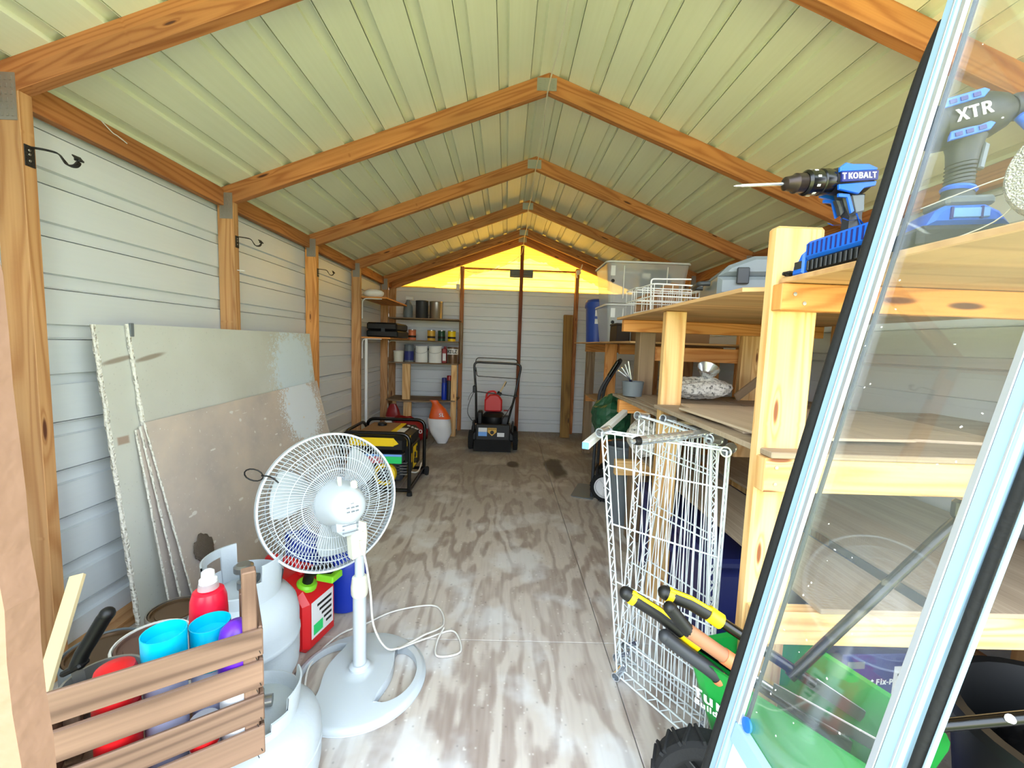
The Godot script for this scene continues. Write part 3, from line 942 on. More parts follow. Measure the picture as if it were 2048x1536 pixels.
func build_shelving() -> void:
	var t := thing("timber_shelving", "large three-level pine shelving unit along the right wall nearest the doorway", "shelving")
	bx(t, "post", M.pine, Vector3(0.617, 0.001, -1.038), Vector3(0.730, 1.445, -1.0), 0.006)
	bx(t, "post", M.pine, Vector3(0.652, 0.001, -1.79), Vector3(0.738, 1.309, -1.752), 0.003)
	var g := bx(t, "post", M.old_wood, Vector3(0.762, 0.001, -2.52), Vector3(0.852, 1.309, -2.425), 0.005)
	g.set_meta("label", "weathered grey post")
	bx(t, "post", M.pine, Vector3(1.345, 0.001, -2.45), Vector3(1.445, 1.309, -2.412), 0.003)
	bx(t, "post", M.pine, Vector3(1.69, 0.04, -1.038), Vector3(1.775, 1.309, -1.0), 0.003)
	bx(t, "beam", M.orange_pine, Vector3(0.615, 1.249, -0.998), Vector3(1.775, 1.309, -0.962))
	bx(t, "beam", M.orange_pine, Vector3(0.648, 1.244, -2.41), Vector3(1.775, 1.309, -2.372))
	bx(t, "beam", M.orange_pine, Vector3(0.853, 1.085, -2.50), Vector3(1.775, 1.166, -2.462))
	bx(t, "beam", M.pine, Vector3(0.612, 0.826, -0.999), Vector3(1.775, 0.907, -0.962))
	bx(t, "beam", M.orange_pine, Vector3(0.648, 0.785, -2.41), Vector3(1.775, 0.86, -2.372))
	bx(t, "beam", M.pine, Vector3(0.62, 0.445, -0.999), Vector3(1.775, 0.529, -0.962))
	bx(t, "beam", M.pine, Vector3(0.648, 0.424, -2.41), Vector3(0.93, 0.512, -2.372))
	bx(t, "shelf_board", M.ply, Vector3(0.627, 1.311, -0.995), Vector3(1.80, 1.323, -0.40))
	var top := [Vector2(0.625, -1.145), Vector2(0.70, -1.11), Vector2(1.80, -1.11), Vector2(1.80, -2.44), Vector2(0.625, -2.44)]
	var fl := []
	for p: Vector2 in top: fl.append(Vector2(p.x, -p.y))
	slab(t, "shelf_board", M.ply, fl, 0.012, Transform3D(Basis(Vector3.RIGHT, Vector3.FORWARD, Vector3.UP), Vector3(0, 1.317, 0)), 0.001)
	bx(t, "shelf_board", M.dusty_ply, Vector3(0.622, 0.908, -1.745), Vector3(1.80, 0.923, -0.955))
	bx(t, "shelf_board", M.dusty_ply, Vector3(0.655, 0.862, -2.56), Vector3(1.80, 0.877, -1.62))
	bx(t, "shelf_board", M.dusty_ply, Vector3(0.775, 0.53, -2.44), Vector3(1.045, 0.543, -0.955))
	bx(t, "shelf_board", M.dusty_ply, Vector3(1.115, 0.53, -2.44), Vector3(1.80, 0.543, -0.955))
	bx(t, "rail", M.pine, Vector3(1.69, 0.825, -2.37), Vector3(1.728, 0.86, -1.04))
	screws(t, [Vector3(0.64, 0.885, -0.961), Vector3(0.64, 0.845, -0.961), Vector3(0.645, 1.285, -0.961), Vector3(0.668, 1.265, -0.961)], Vector3.BACK)

	# loose sheets lying on the middle level
	var k := 0
	for s in [[Vector3(0.665, 0.8775, -2.42), Vector3(1.12, 0.886, -1.86), 0.05, "dusty plywood offcut lying on the middle shelf by the grey post, under the thinner sheet"], [Vector3(0.70, 0.8865, -2.38), Vector3(1.16, 0.8925, -1.90), -0.04, "thin grey hardboard sheet lying on the dusty offcut by the grey post"], [Vector3(1.22, 0.8775, -2.30), Vector3(1.74, 0.8855, -1.80), 0.03, "dusty board lying far back on the middle shelf against the wall"], [Vector3(0.70, 0.9235, -1.70), Vector3(1.42, 0.932, -1.13), -0.10, "pale plywood sheet lying askew on the middle shelf behind the big front post"], [Vector3(0.66, 0.9325, -1.56), Vector3(1.06, 0.940, -1.06), 0.06, "upper pale plywood sheet whose corner juts out over the middle shelf edge"]]:
		var lo: Vector3 = s[0]
		var hi: Vector3 = s[1]
		var c := Vector3((lo.x + hi.x) / 2, lo.y, (lo.z + hi.z) / 2)
		var o := thing("plywood_sheet_offcut", s[3], "plywood sheet", c, s[2])
		bx(o, "sheet", M.dusty_ply if k < 3 else M.ply_grey, Vector3(-(hi.x - lo.x) / 2, 0, -(hi.z - lo.z) / 2), Vector3((hi.x - lo.x) / 2, hi.y - lo.y, (hi.z - lo.z) / 2), 0.001)
		k += 1

	var f := thing("far_timber_shelving", "second timber shelving unit along the right wall, at the back holding storage tubs", "shelving")
	bx(f, "post", M.orange_pine, Vector3(0.822, 0.001, -3.54), Vector3(0.915, 1.183, -3.502), 0.003)
	var p5 := bx(f, "post", M.old_wood, Vector3(0.86, 0.001, -4.58), Vector3(0.945, 1.183, -4.50), 0.004)
	p5.set_meta("label", "weathered grey post")
	bx(f, "post", M.orange_pine, Vector3(1.69, 0.001, -3.54), Vector3(1.775, 1.183, -3.502), 0.003)
	bx(f, "post", M.orange_pine, Vector3(1.69, 0.001, -4.58), Vector3(1.775, 1.183, -4.54), 0.003)
	bx(f, "beam", M.orange_pine, Vector3(0.835, 1.103, -4.498), Vector3(1.775, 1.183, -4.46))
	bx(f, "beam", M.orange_pine, Vector3(0.925, 1.103, -3.50), Vector3(1.775, 1.183, -3.462))
	bx(f, "beam", M.orange_pine, Vector3(0.86, 0.58, -4.498), Vector3(1.775, 0.64, -4.46))
	bx(f, "shelf_board", M.ply, Vector3(0.735, 1.1845, -4.62), Vector3(1.80, 1.196, -2.53))
	bx(f, "shelf_board", M.dusty_ply, Vector3(0.86, 0.6405, -4.58), Vector3(1.80, 0.652, -3.46))

func build_corner_shelf() -> void:
	var t := thing("corner_shelving", "improvised wooden corner shelves in the far left corner crowded with paint cans", "shelving")
	for y in [1.415, 1.148, 0.878]:
		bx(t, "shelf_board", M.old_wood, Vector3(-1.43, y, -5.51), Vector3(-0.585, y + 0.014, -5.17))
	slab(t, "shelf_board", M.old_wood, [Vector2(-1.36, 5.08), Vector2(-1.18, 5.02), Vector2(-0.90, 5.04), Vector2(-0.60, 5.13), Vector2(-0.585, 5.51), Vector2(-1.43, 5.51), Vector2(-1.43, 5.12)], 0.016, Transform3D(Basis(Vector3.RIGHT, Vector3.FORWARD, Vector3.UP), Vector3(0, 0.437, 0)), 0.001)
	bx(t, "shelf_board", M.orange_pine, Vector3(-1.475, 1.555, -5.11), Vector3(-1.19, 1.57, -4.245))
	bx(t, "shelf_board", M.orange_pine, Vector3(-1.475, 1.162, -5.11), Vector3(-1.15, 1.177, -4.245))
	bx(t, "post", M.pine, Vector3(-1.235, 0.446, -5.13), Vector3(-1.14, 0.877, -5.095), 0.003)
	bx(t, "post", M.pine, Vector3(-1.215, 0.001, -5.12), Vector3(-1.12, 0.4285, -5.085), 0.003)
	bx(t, "post", M.pine, Vector3(-1.37, 0.001, -5.22), Vector3(-1.33, 0.4285, -5.18), 0.003)
	bx(t, "post", M.pine, Vector3(-0.655, 0.001, -5.168), Vector3(-0.588, 0.877, -5.135), 0.003)
	bx(t, "post", M.old_wood, Vector3(-0.584, 0.893, -5.45), Vector3(-0.5845 + 0.03, 1.40, -5.36), 0.002)
	bx(t, "trim_strip", M.label_white, Vector3(-1.40, 0.10, -4.262), Vector3(-1.375, 1.161, -4.247), 0.001)
	for y in [1.555, 1.162, 1.148]:
		var z := -4.26 if y != 1.148 else -5.19
		var st := begin()
		tube(st, rounded([Vector3(-1.43, y - 0.2, z), Vector3(-1.43, y - 0.004, z), Vector3(-1.24, y - 0.004, z)], 0.05), 0.006, 6)
		done(st, "bracket", M.label_white, t)
	bx(t, "bracket", M.label_white, Vector3(-1.472, 1.42, -4.25), Vector3(-1.45, 1.5545, -4.243), 0.001)

	# the tins
	var c := func(x: float, y: float, z: float) -> Vector3: return Vector3(x, y, z)
	paint_can("dark paint can on the top corner shelf, left of the bare tin", c.call(-1.05, 1.4295, -5.30), 0.078, 0.215, M.dark_grey, M.tin, false)
	paint_can("bare shiny metal paint can on the top corner shelf", c.call(-0.875, 1.4295, -5.30), 0.082, 0.21, M.tin, M.tin, false)
	var sb := thing("spray_bottle", "dusty white spray bottle at the left of the top corner shelf", "spray bottle", Vector3(-1.22, 1.4295, -5.30))
	turned(sb, "bottle", M.mid_grey, [Vector2(0, 0), Vector2(0.055, 0), Vector2(0.06, 0.05), Vector2(0.055, 0.14), Vector2(0.025, 0.2), Vector2(0.02, 0.22), Vector2(0, 0.22)], Transform3D.IDENTITY, 16)
	bx(sb, "trigger_head", M.label_white, Vector3(-0.03, 0.221, -0.018), Vector3(0.06, 0.262, 0.018), 0.006)
	for d in [[-1.16, 0.048, M.copper, "small brownish jar on the middle corner shelf, left of the yellow tins"], [-0.925, 0.05, M.label_gold, "small yellow tin on the middle corner shelf, left of the dark green tin"], [-0.80, 0.046, M.tarp, "small dark green tin between the two yellow tins"], [-0.675, 0.05, M.yellow, "small yellow tin at the right end of the middle corner shelf"]]:
		var o := thing("small_tin", d[3], "tin", Vector3(d[0], 1.1625, -5.27))
		turned(o, "body", d[2], [Vector2(0, 0), Vector2(d[1], 0), Vector2(d[1], 0.006), Vector2(d[1] * 0.97, 0.01), Vector2(d[1] * 0.97, 0.11), Vector2(d[1], 0.114), Vector2(d[1], 0.12), Vector2(0, 0.12)], Transform3D.IDENTITY, 20)
		turned(o, "lid", M.tin, [Vector2(d[1] * 0.99, 0.1202), Vector2(d[1] * 0.99, 0.128), Vector2(d[1] * 0.85, 0.13), Vector2(d[1] * 0.82, 0.124), Vector2(0, 0.124)], Transform3D.IDENTITY, 20)
		turned(o, "label", M.dark_card, [Vector2(d[1] * 0.975, 0.03), Vector2(d[1] * 0.975, 0.055)], Transform3D.IDENTITY, 20)
	var jar := thing("cream_tub", "small cream plastic tub at the left end of the paint can row", "tub", Vector3(-1.318, 0.8925, -5.25))
	turned(jar, "body", M.ivory, [Vector2(0, 0), Vector2(0.056, 0), Vector2(0.062, 0.12), Vector2(0, 0.12)], Transform3D.IDENTITY, 20)
	turned(jar, "lid", M.ivory, [Vector2(0.066, 0.118), Vector2(0.066, 0.134), Vector2(0.06, 0.138), Vector2(0, 0.138)], Transform3D.IDENTITY, 20)
	paint_can("grey paint can with a dark blue label, second in the paint can row", c.call(-1.195, 0.8925, -5.27), 0.058, 0.215, M.mid_grey, M.mid_grey, false, M.label_dark_blue)
	paint_can("white gallon paint can with a wire bail, left one of two side by side", c.call(-1.047, 0.8925, -5.30), 0.078, 0.20, M.lamb, M.tin, true)
	paint_can("white gallon paint can with drooping wire bail, right one of the pair", c.call(-0.873, 0.8925, -5.28), 0.082, 0.205, M.lamb, M.tin, true)
	var fl := thing("solvent_can", "dark red flat can with white label, left of the brown primer can", "can", Vector3(-0.757, 0.8925, -5.29))
	bx(fl, "body", M.bag_red, Vector3(-0.028, 0, -0.05), Vector3(0.028, 0.18, 0.05), 0.008)
	turned(fl, "cap", M.bag_red, [Vector2(0.018, 0.181), Vector2(0.018, 0.205), Vector2(0, 0.205)], Transform3D.IDENTITY, 12)
	bx(fl, "label", M.label_white, Vector3(-0.02, 0.03, 0.0505), Vector3(0.02, 0.12, 0.0515), 0.0)
	paint_can("brown primer can with a white lettered label, last in the paint can row", c.call(-0.655, 0.8925, -5.24), 0.07, 0.20, M.primer, M.tin, false, M.label_white, "KILZ")
	for d in [[-0.745, M.label_dark_blue, M.blue, "blue spray can on the lowest corner shelf", 0.27], [-0.683, M.dark_grey, M.bag_red, "dark spray can with a red cap on the lowest corner shelf", 0.30]]:
		var o := thing("spray_can", d[3], "spray can", Vector3(d[0], 0.4455, -5.20))
		turned(o, "body", d[2] if d[4] < 0.28 else d[1], [Vector2(0, 0), Vector2(0.031, 0), Vector2(0.0325, 0.006), Vector2(0.0325, d[4] - 0.07), Vector2(0.028, d[4] - 0.06), Vector2(0, d[4] - 0.06)], Transform3D.IDENTITY, 16)
		turned(o, "cap", d[1] if d[4] < 0.28 else d[2], [Vector2(0.029, d[4] - 0.0595), Vector2(0.031, d[4] - 0.01), Vector2(0.027, d[4]), Vector2(0, d[4])], Transform3D.IDENTITY, 16)
	# on the side shelves
	var wh := thing("white_roll", "white soft roll lying on the upper side shelf by the fourth left post", "roll", Vector3(-1.36, 1.571, -4.40))
	var ws := begin()
	ball(ws, Vector3(0, 0.045, 0), Vector3(0.105, 0.045, 0.06), 3, 0.12, 18, 10)
	done(ws, "roll", M.lamb, wh)
	var bb := thing("black_tool_box", "black hard case lying on the lower side shelf", "case", Vector3(-1.30, 1.178, -4.62))
	bx(bb, "base", M.black, Vector3(-0.13, 0, -0.24), Vector3(0.19, 0.07, 0.24), 0.012)
	bx(bb, "lid", M.black, Vector3(-0.13, 0.072, -0.24), Vector3(0.18, 0.15, 0.24), 0.016)
	bx(bb, "latch", M.dark_grey, Vector3(0.02, 0.055, 0.2405), Vector3(0.06, 0.095, 0.248), 0.002)
	# bags on the floor below
	var b1 := thing("white_orange_bag", "half-empty white and orange bag slumped on the floor before the corner shelves", "bag", Vector3(-0.745, 0, -4.80))
	var bs := begin()
	sack(bs, [Vector3(0.07, 0.03, 0.06), Vector3(0.115, 0.12, 0.085), Vector3(0.13, 0.22, 0.085), Vector3(0.122, 0.285, 0.08)], Vector3(0.045, 0, 0), Vector3.ZERO, 0.0)
	done(bs, "sack", M.label_white, b1)
	bs = begin()
	sack(bs, [Vector3(0.123, 0.286, 0.081), Vector3(0.10, 0.36, 0.06), Vector3(0.055, 0.43, 0.035), Vector3(0.04, 0.465, 0.025), Vector3(0.048, 0.49, 0.02)], Vector3(0.02, 0, 0), Vector3(-0.06, 0, 0), 0.286)
	done(bs, "sack_top", M.orange, b1)
	words(b1, "SL", M.label_white, 0.042, facing(Vector3(0.045, 0.335, 0.082), Vector3(0.15, 0.35, 1)))
	var b2 := thing("red_charcoal_bag", "dark red printed bag lying under the corner shelves behind the generator", "bag", Vector3(-1.06, 0, -4.80))
	bs = begin()
	ball(bs, Vector3(0.0, 0.165, 0), Vector3(0.21, 0.115, 0.10), 8, 0.22, 20, 12, Basis(Vector3.BACK, -0.45))
	done(bs, "sack", M.bag_red, b2)
	words(b2, "Y PRO", M.label_white, 0.045, facing(Vector3(0.07, 0.14, 0.106), Vector3(0.1, 0.25, 1), Vector3(-0.05, 1, 0)))
	var b3 := thing("red_white_pouch", "red and white pouch standing under the corner shelves behind the post", "bag", Vector3(-1.30, 0, -4.95))
	bs = begin()
	sack(bs, [Vector3(0.08, 0.02, 0.05), Vector3(0.10, 0.12, 0.06), Vector3(0.09, 0.26, 0.05)], Vector3.ZERO, Vector3.ZERO, 0.0)
	done(bs, "pouch", M.label_white, b3)
	bs = begin()
	sack(bs, [Vector3(0.091, 0.261, 0.051), Vector3(0.07, 0.34, 0.03), Vector3(0.03, 0.41, 0.02)], Vector3.ZERO, Vector3.ZERO, 0.261)
	done(bs, "pouch_top", M.bag_red, b3)

# a crumpled sack from elliptic sections: (half width, height, half depth); the sections drift sideways from a to b
func sack(st: SurfaceTool, secs: Array, a: Vector3, b: Vector3, y0: float) -> void:
	var n := 24
	var noise := FastNoiseLite.new()
	noise.seed = secs.size() * 7
	noise.frequency = 6.0
	var rings := []
	if y0 == 0.0: rings.append([Vector3(secs[0].x * 0.8, 0.001, secs[0].z * 0.8), 0.0])
	var fine := []
	for i in secs.size() - 1:
		for k in 4: fine.append(secs[i].cubic_interpolate(secs[i + 1], secs[maxi(i - 1, 0)], secs[mini(i + 2, secs.size() - 1)], k / 4.0))
	fine.append(secs[-1])
	for i in fine.size(): rings.append([fine[i], float(i) / (fine.size() - 1)])
	var grid := []
	for r in rings:
		var row := []
		var s: Vector3 = r[0]
		var off := a.lerp(b, r[1])
		for k in n:
			var t := TAU * k / n
			var d := Vector3(signf(cos(t)) * pow(absf(cos(t)), 0.75) * s.x, 0, signf(sin(t)) * pow(absf(sin(t)), 0.75) * s.z)
			var f := 1.0 + 0.16 * noise.get_noise_3d(d.x * 1.0, s.y, d.z)
			row.append(Vector3(d.x * f, s.y, d.z * f) + off)
		grid.append(row)
	for i in grid.size() - 1:
		for k in n:
			var l := (k + 1) % n
			var nn := []
			for q in [[i, k], [i, l], [i + 1, l], [i + 1, k]]:
				var du: Vector3 = grid[q[0]][(q[1] + 1) % n] - grid[q[0]][(q[1] - 1 + n) % n]
				var dv: Vector3 = grid[mini(q[0] + 1, grid.size() - 1)][q[1]] - grid[maxi(q[0] - 1, 0)][q[1]]
				nn.append(dv.cross(du).normalized())
			quad(st, [grid[i][k], grid[i][l], grid[i + 1][l], grid[i + 1][k]], nn, [Vector2.ZERO, Vector2.ZERO, Vector2.ZERO, Vector2.ZERO])
	for e in [0, grid.size() - 1]:
		var c := Vector3.ZERO
		for v: Vector3 in grid[e]: c += v / n
		var nn := Vector3.UP if e > 0 else Vector3.DOWN
		for k in n: tri(st, c, grid[e][k], grid[e][(k + 1) % n], nn, nn, nn)

func paint_can(label: String, at: Vector3, r: float, h: float, body: Material, lid: Material, bail: bool, band: Material = null, text := "") -> Node3D:
	var o := thing("paint_can", label, "paint can", at)
	turned(o, "body", body, [Vector2(0, 0), Vector2(r, 0), Vector2(r, 0.005), Vector2(r * 0.975, 0.008), Vector2(r * 0.975, h - 0.014), Vector2(r * 1.01, h - 0.012), Vector2(r * 1.01, h - 0.004), Vector2(r * 0.98, h), Vector2(r * 0.94, h), Vector2(r * 0.93, h - 0.008)], Transform3D.IDENTITY, 28)
	turned(o, "lid", lid, [Vector2(r * 0.925, h - 0.008), Vector2(r * 0.90, h - 0.003), Vector2(r * 0.84, h - 0.003), Vector2(r * 0.82, h - 0.010), Vector2(r * 0.70, h - 0.010), Vector2(r * 0.68, h - 0.007), Vector2(0, h - 0.007)], Transform3D.IDENTITY, 28)
	if band != null:
		var top := h - 0.02 if text != "" else h * 0.62
		var low := h * 0.55 if text != "" else h * 0.1
		turned(o, "label", band, [Vector2(r * 0.976, low), Vector2(r * 0.98, low), Vector2(r * 0.98, top), Vector2(r * 0.976, top)], Transform3D.IDENTITY, 28)
		if text != "": words(o, text, M.black, 0.044, facing(Vector3(0, (low + top) / 2, r * 0.981), Vector3.BACK))
	if bail:
		for s: float in [-1.0, 1.0]:
			var st := begin()
			lathe(st, [Vector2(0.016, 0), Vector2(0.014, 0.004), Vector2(0, 0.005)], 12, facing(Vector3(s * r * 0.97, h - 0.04, 0), Vector3(s, 0, 0)) * Transform3D(Basis(Vector3.RIGHT, PI / 2), Vector3.ZERO))
			done(st, "ear", M.dark_grey, o)
		var pts := []
		for k in 17:
			var a := PI * k / 16.0
			pts.append(Vector3(cos(a) * (r + 0.005), h - 0.04 - sin(a) * 0.05, sin(a) * (r + 0.003)))
		pipe(o, "bail", M.steel, pts, 0.0018, 5)
	return o


# ------------------------------------------------------------------ the left side: boards, cans, crate, gas bottles, fan, generator

# a sheet standing on its lower edge: corners bl, br, tr, tl on its back face, thickness towards the room
func leaning_sheet(parent: Node3D, face: Material, edge: Material, bl: Vector3, br: Vector3, tl: Vector3, tr: Vector3, thick: float, ragged := 0.0) -> void:
	var n := (br - bl).cross(tl - bl).normalized()
	if n.x < 0: n = -n
	var k := 40
	var r := RandomNumberGenerator.new()
	r.seed = int(thick * 10000) + int(absf(bl.z) * 100)
	var st := begin()
	flat_quad(st, bl + n * thick, br + n * thick, tr + n * thick, tl + n * thick, n, Vector2(0, 1), Vector2(1, 1), Vector2(1, 0), Vector2(0, 0))
	flat_quad(st, bl, br, tr, tl, -n, Vector2(0, 1), Vector2(1, 1), Vector2(1, 0), Vector2(0, 0))
	flat_quad(st, tl, tr, tr + n * thick, tl + n * thick, (tl - bl).normalized(), Vector2(0.1, 0.02), Vector2(0.9, 0.02), Vector2(0.9, 0.03), Vector2(0.1, 0.03))
	done(st, "sheet", face, parent)
	# the broken edges
	for e in [[bl, tl], [br, tr]]:
		st = begin()
		var a: Vector3 = e[0]
		var b: Vector3 = e[1]
		var side := (bl - br).normalized() if a == bl else (br - bl).normalized()
		var prev := []
		for i in k + 1:
			var p := a.lerp(b, float(i) / k)
			var o := [p + side * r.randf_range(0.0, ragged), p + n * thick * 0.5 + side * r.randf_range(ragged * 0.3, ragged * 1.2), p + n * thick * 1.03 + side * r.randf_range(0.0, ragged), p + n * thick * 1.03 - side * r.randf_range(ragged * 0.3, ragged * 1.5)]
			if i > 0:
				for j in 3:
					var nn: Vector3 = [side - n * 0.4, side + n * 0.4, n][j].normalized()
					flat_quad(st, prev[j], prev[j + 1], o[j + 1], o[j], nn)
			prev = o
		done(st, "broken_edge", edge, parent)

func build_left_side() -> void:
	var d1 := thing("drywall_sheet", "large pale drywall sheet with chipped white edge, hindmost against the left posts", "drywall sheet")
	leaning_sheet(d1, M.drywall, M.gypsum, Vector3(-1.335, 0.001, -1.51), Vector3(-1.335, 0.001, -2.95), Vector3(-1.430, 1.168, -1.49), Vector3(-1.430, 1.168, -2.95), 0.013, 0.006)
	var d2 := thing("drywall_sheet", "large pale drywall sheet with white paint patch and taped corner, before the hindmost sheet", "drywall sheet")
	leaning_sheet(d2, M.drywall, M.gypsum, Vector3(-1.316, 0.001, -1.645), Vector3(-1.316, 0.001, -3.10), Vector3(-1.414, 1.175, -1.605), Vector3(-1.414, 1.175, -3.06), 0.013, 0.005)
	bx(d2, "tape", M.mid_grey, Vector3(-1.4015, 1.13, -1.622), Vector3(-1.394, 1.180, -1.606), 0.001)
	var bl := [["thin grey hardboard sheet, hindmost of the three shorter boards", -1.235, -1.55, -1.378], ["thin grey hardboard sheet in the middle of the three shorter boards", -1.19, -1.56, -1.371], ["stained brown hardboard with white paint splatters and mud patch, frontmost leaning board", -1.145, -1.57, -1.363]]
	for k in 3:
		var b: Array = bl[k]
		var o := thing("hardboard_sheet", b[0], "board")
		var hi := 0.782 + 0.012 * k
		leaning_sheet(o, M.hardboard, M.gypsum, Vector3(b[1], 0.001, b[2]), Vector3(b[1], 0.001, b[2] - 1.46), Vector3(b[3], hi, b[2] - 0.035), Vector3(b[3], hi + 0.035, b[2] - 1.5), 0.006, 0.003)
		if k == 2:
			var st := begin()
			var n := Vector3(0.79, 0.218, 0.0).normalized()
			var f := facing(Vector3(-1.203, 0.285, -1.68), n)
			ball(st, Vector3.ZERO, Vector3(0.052, 0.05, 0.008), 5, 0.3, 20, 14)
			var m := done(st, "mud_patch", M.mud, o)
			m.transform = f * Transform3D(Basis(Vector3.BACK, -0.3), Vector3.ZERO)
			m.set_meta("label", "dark dried mud patch")

	# ---- paint cans behind the crate
	paint_can("closed paint can hidden under the brown-lidded can beside the crate", Vector3(-0.875, 0.001, -1.03), 0.083, 0.183, M.lamb, M.tin, false)
	var c1 := paint_can("white paint can with a dried brown lid, on top of another can beside the crate", Vector3(-0.875, 0.1845, -1.03), 0.083, 0.187, M.lamb, M.brown_lid, false, M.label_white, "")
	pipe(c1, "paint_drip", M.label_white, spline([Vector3(0.05, 0.186, -0.062), Vector3(0.078, 0.185, -0.01), Vector3(0.07, 0.186, 0.035)]), 0.003, 5)
	paint_can("tall grey paint can with a rusty lid at the nearest left post", Vector3(-1.06, 0.001, -1.09), 0.088, 0.295, M.mid_grey, M.primer, false)
	paint_can("small tin with a rusty lid behind the two larger paint cans", Vector3(-1.03, 0.001, -1.30), 0.075, 0.27, M.tin, M.primer, false)
	var pail := thing("metal_pail", "grey galvanised pail standing between the paint cans and the crate", "pail", Vector3(-0.852, 0.001, -0.872))
	turned(pail, "body", M.galv, [Vector2(0, 0.002), Vector2(0.055, 0.002), Vector2(0.068, 0.39), Vector2(0.071, 0.393), Vector2(0.071, 0.398), Vector2(0.066, 0.398), Vector2(0.064, 0.385), Vector2(0.054, 0.02), Vector2(0, 0.02)], Transform3D.IDENTITY, 28)
	var stk := thing("wooden_stick", "pale square paint stirring stick leaning by the nearest left post", "stick", Vector3(-0.80, 0.002, -0.50))
	bar(stk, "stick", M.lath, Vector3.ZERO, Vector3(-0.228, 0.55, -0.505), 0.03, 0.011, Vector3.RIGHT, 0.001)
	var hd := thing("scraper", "black-handled scraper standing upright in the grey pail", "scraper", Vector3(-0.855, 0.03, -0.872))
	var hs := begin()
	tube(hs, [Vector3(-0.038, 0.405, 0.012), Vector3(-0.026, 0.435, 0.010), Vector3(-0.012, 0.46, 0.006), Vector3(0.012, 0.505, 0.0), Vector3(0.018, 0.513, -0.001)], 0.014, 12)
	ball(hs, Vector3(0.019, 0.515, -0.001), Vector3(0.0145, 0.0145, 0.0145), 1, 0.0, 12, 8)
	box(hs, Vector3(0.05, 0.012, 0.026), Transform3D(Basis(Vector3.BACK, 0.5), Vector3(-0.042, 0.402, 0.013)), 0.004)
	done(hs, "handle", M.black, hd)
	bar(hd, "blade", M.steel, Vector3(0.01, 0.01, 0.005), Vector3(-0.038, 0.396, 0.012), 0.03, 0.002, Vector3.RIGHT, 0.0005)

	# ---- slatted crate; local x runs along its near side from left to right, local -z is its depth
	var cr := thing("slatted_crate", "weathered wooden slatted crate full of spray cans at the lower left", "crate", Vector3(-0.725, 0.296, -0.625), 0.589)
	var L := 0.315
	for k in 4:
		var y := 0.004 + k * 0.0685 + (0.006 if k < 2 else 0.012)
		var dy = [0.0, 0.002, 0.0, -0.001][k]
		bar(cr, "slat", M.crate_wood, Vector3(-0.02, y + 0.028 - 0.001, -0.004), Vector3(L, y + 0.028 + dy, -0.004), 0.056 if k != 0 else 0.062, 0.008)
		bx(cr, "slat", M.crate_wood, Vector3(L - 0.008, y, -0.203), Vector3(L, y + 0.056, -0.009))
		if k < 2:
			bx(cr, "slat", M.crate_wood, Vector3(-0.02, y, -0.212), Vector3(L, y + 0.056, -0.204))
			bx(cr, "slat", M.crate_wood, Vector3(-0.02, y, -0.203), Vector3(-0.012, y + 0.056, -0.009))
		for q in [L - 0.012, L - 0.006]:
			var sst := begin()
			box(sst, Vector3(0.0012, 0.007, 0.001), Transform3D(Basis(Vector3.BACK, 0.3), Vector3(q, y + 0.02 + (q - L) * 2, 0.0004)), 0.0)
			done(sst, "staple", M.black, cr)
	for x in [L - 0.034, -0.011]:
		for z in [-0.034, -0.203]:
			bx(cr, "corner_post", M.crate_wood, Vector3(x, 0.0, z), Vector3(x + 0.025, 0.395 if x > 0.1 and z > -0.1 else 0.265 if x > 0.1 else 0.13, z + 0.025))
	for k in 4: bx(cr, "bottom_slat", M.crate_wood, Vector3(-0.018, 0.0, -0.20 + 0.05 * k), Vector3(L - 0.01, 0.006, -0.158 + 0.05 * k))
	var ub := thing("upturned_pail", "upturned grey pail under the left end of the slatted crate, below the picture", "pail", Vector3(-0.735, 0.001, -0.70))
	turned(ub, "body", M.galv, [Vector2(0.105, 0.0), Vector2(0.108, 0.006), Vector2(0.085, 0.29), Vector2(0.08, 0.294), Vector2(0.0, 0.294)], Transform3D.IDENTITY, 28)
	var at := func(x: float, z: float) -> Vector3: return cr.transform * Vector3(x, 0.0065, z)
	# spray cans: [x along, z, body, cap, cap radius, body height, cap height, label]
	for d in [[0.157, -0.07, M.lavender, M.cyan, 0.035, 0.203, 0.078, "pale spray can with an open turquoise cap in the middle of the crate"],
			[0.228, -0.095, M.lavender, M.cyan, 0.035, 0.175, 0.085, "pale spray can with an open turquoise cap at the right end of the crate"]]:
		var o := thing("spray_can", d[7], "spray can", at.call(d[0], d[1]), 0.4, "turquoise-capped spray cans in the crate")
		turned(o, "body", d[2], [Vector2(0, 0), Vector2(0.032, 0), Vector2(0.034, 0.006), Vector2(0.034, d[5] - 0.012), Vector2(0.03, d[5] - 0.002), Vector2(0, d[5] - 0.002)], Transform3D.IDENTITY, 24)
		var r: float = d[4]
		var b: float = d[5]
		turned(o, "cap", d[3], [Vector2(r * 0.88, b - 0.03), Vector2(r * 0.9, b - 0.001), Vector2(r, b), Vector2(r * 1.03, b + d[6]), Vector2(r * 0.98, b + d[6]), Vector2(r * 0.93, b + d[6] * 0.72), Vector2(r * 0.5, b + d[6] * 0.68), Vector2(0, b + d[6] * 0.68)], Transform3D.IDENTITY, 28)
	var pk := thing("squeeze_bottle", "red bottle with a white pump top at the back right of the crate", "bottle", at.call(0.225, -0.167))
	turned(pk, "body", M.pink_red, [Vector2(0, 0), Vector2(0.033, 0), Vector2(0.036, 0.01), Vector2(0.036, 0.235), Vector2(0.034, 0.275), Vector2(0.029, 0.292), Vector2(0.014, 0.297), Vector2(0, 0.297)], Transform3D.IDENTITY, 24)
	turned(pk, "collar", M.clear, [Vector2(0.020, 0.2972), Vector2(0.018, 0.31), Vector2(0, 0.31)], Transform3D.IDENTITY, 20)
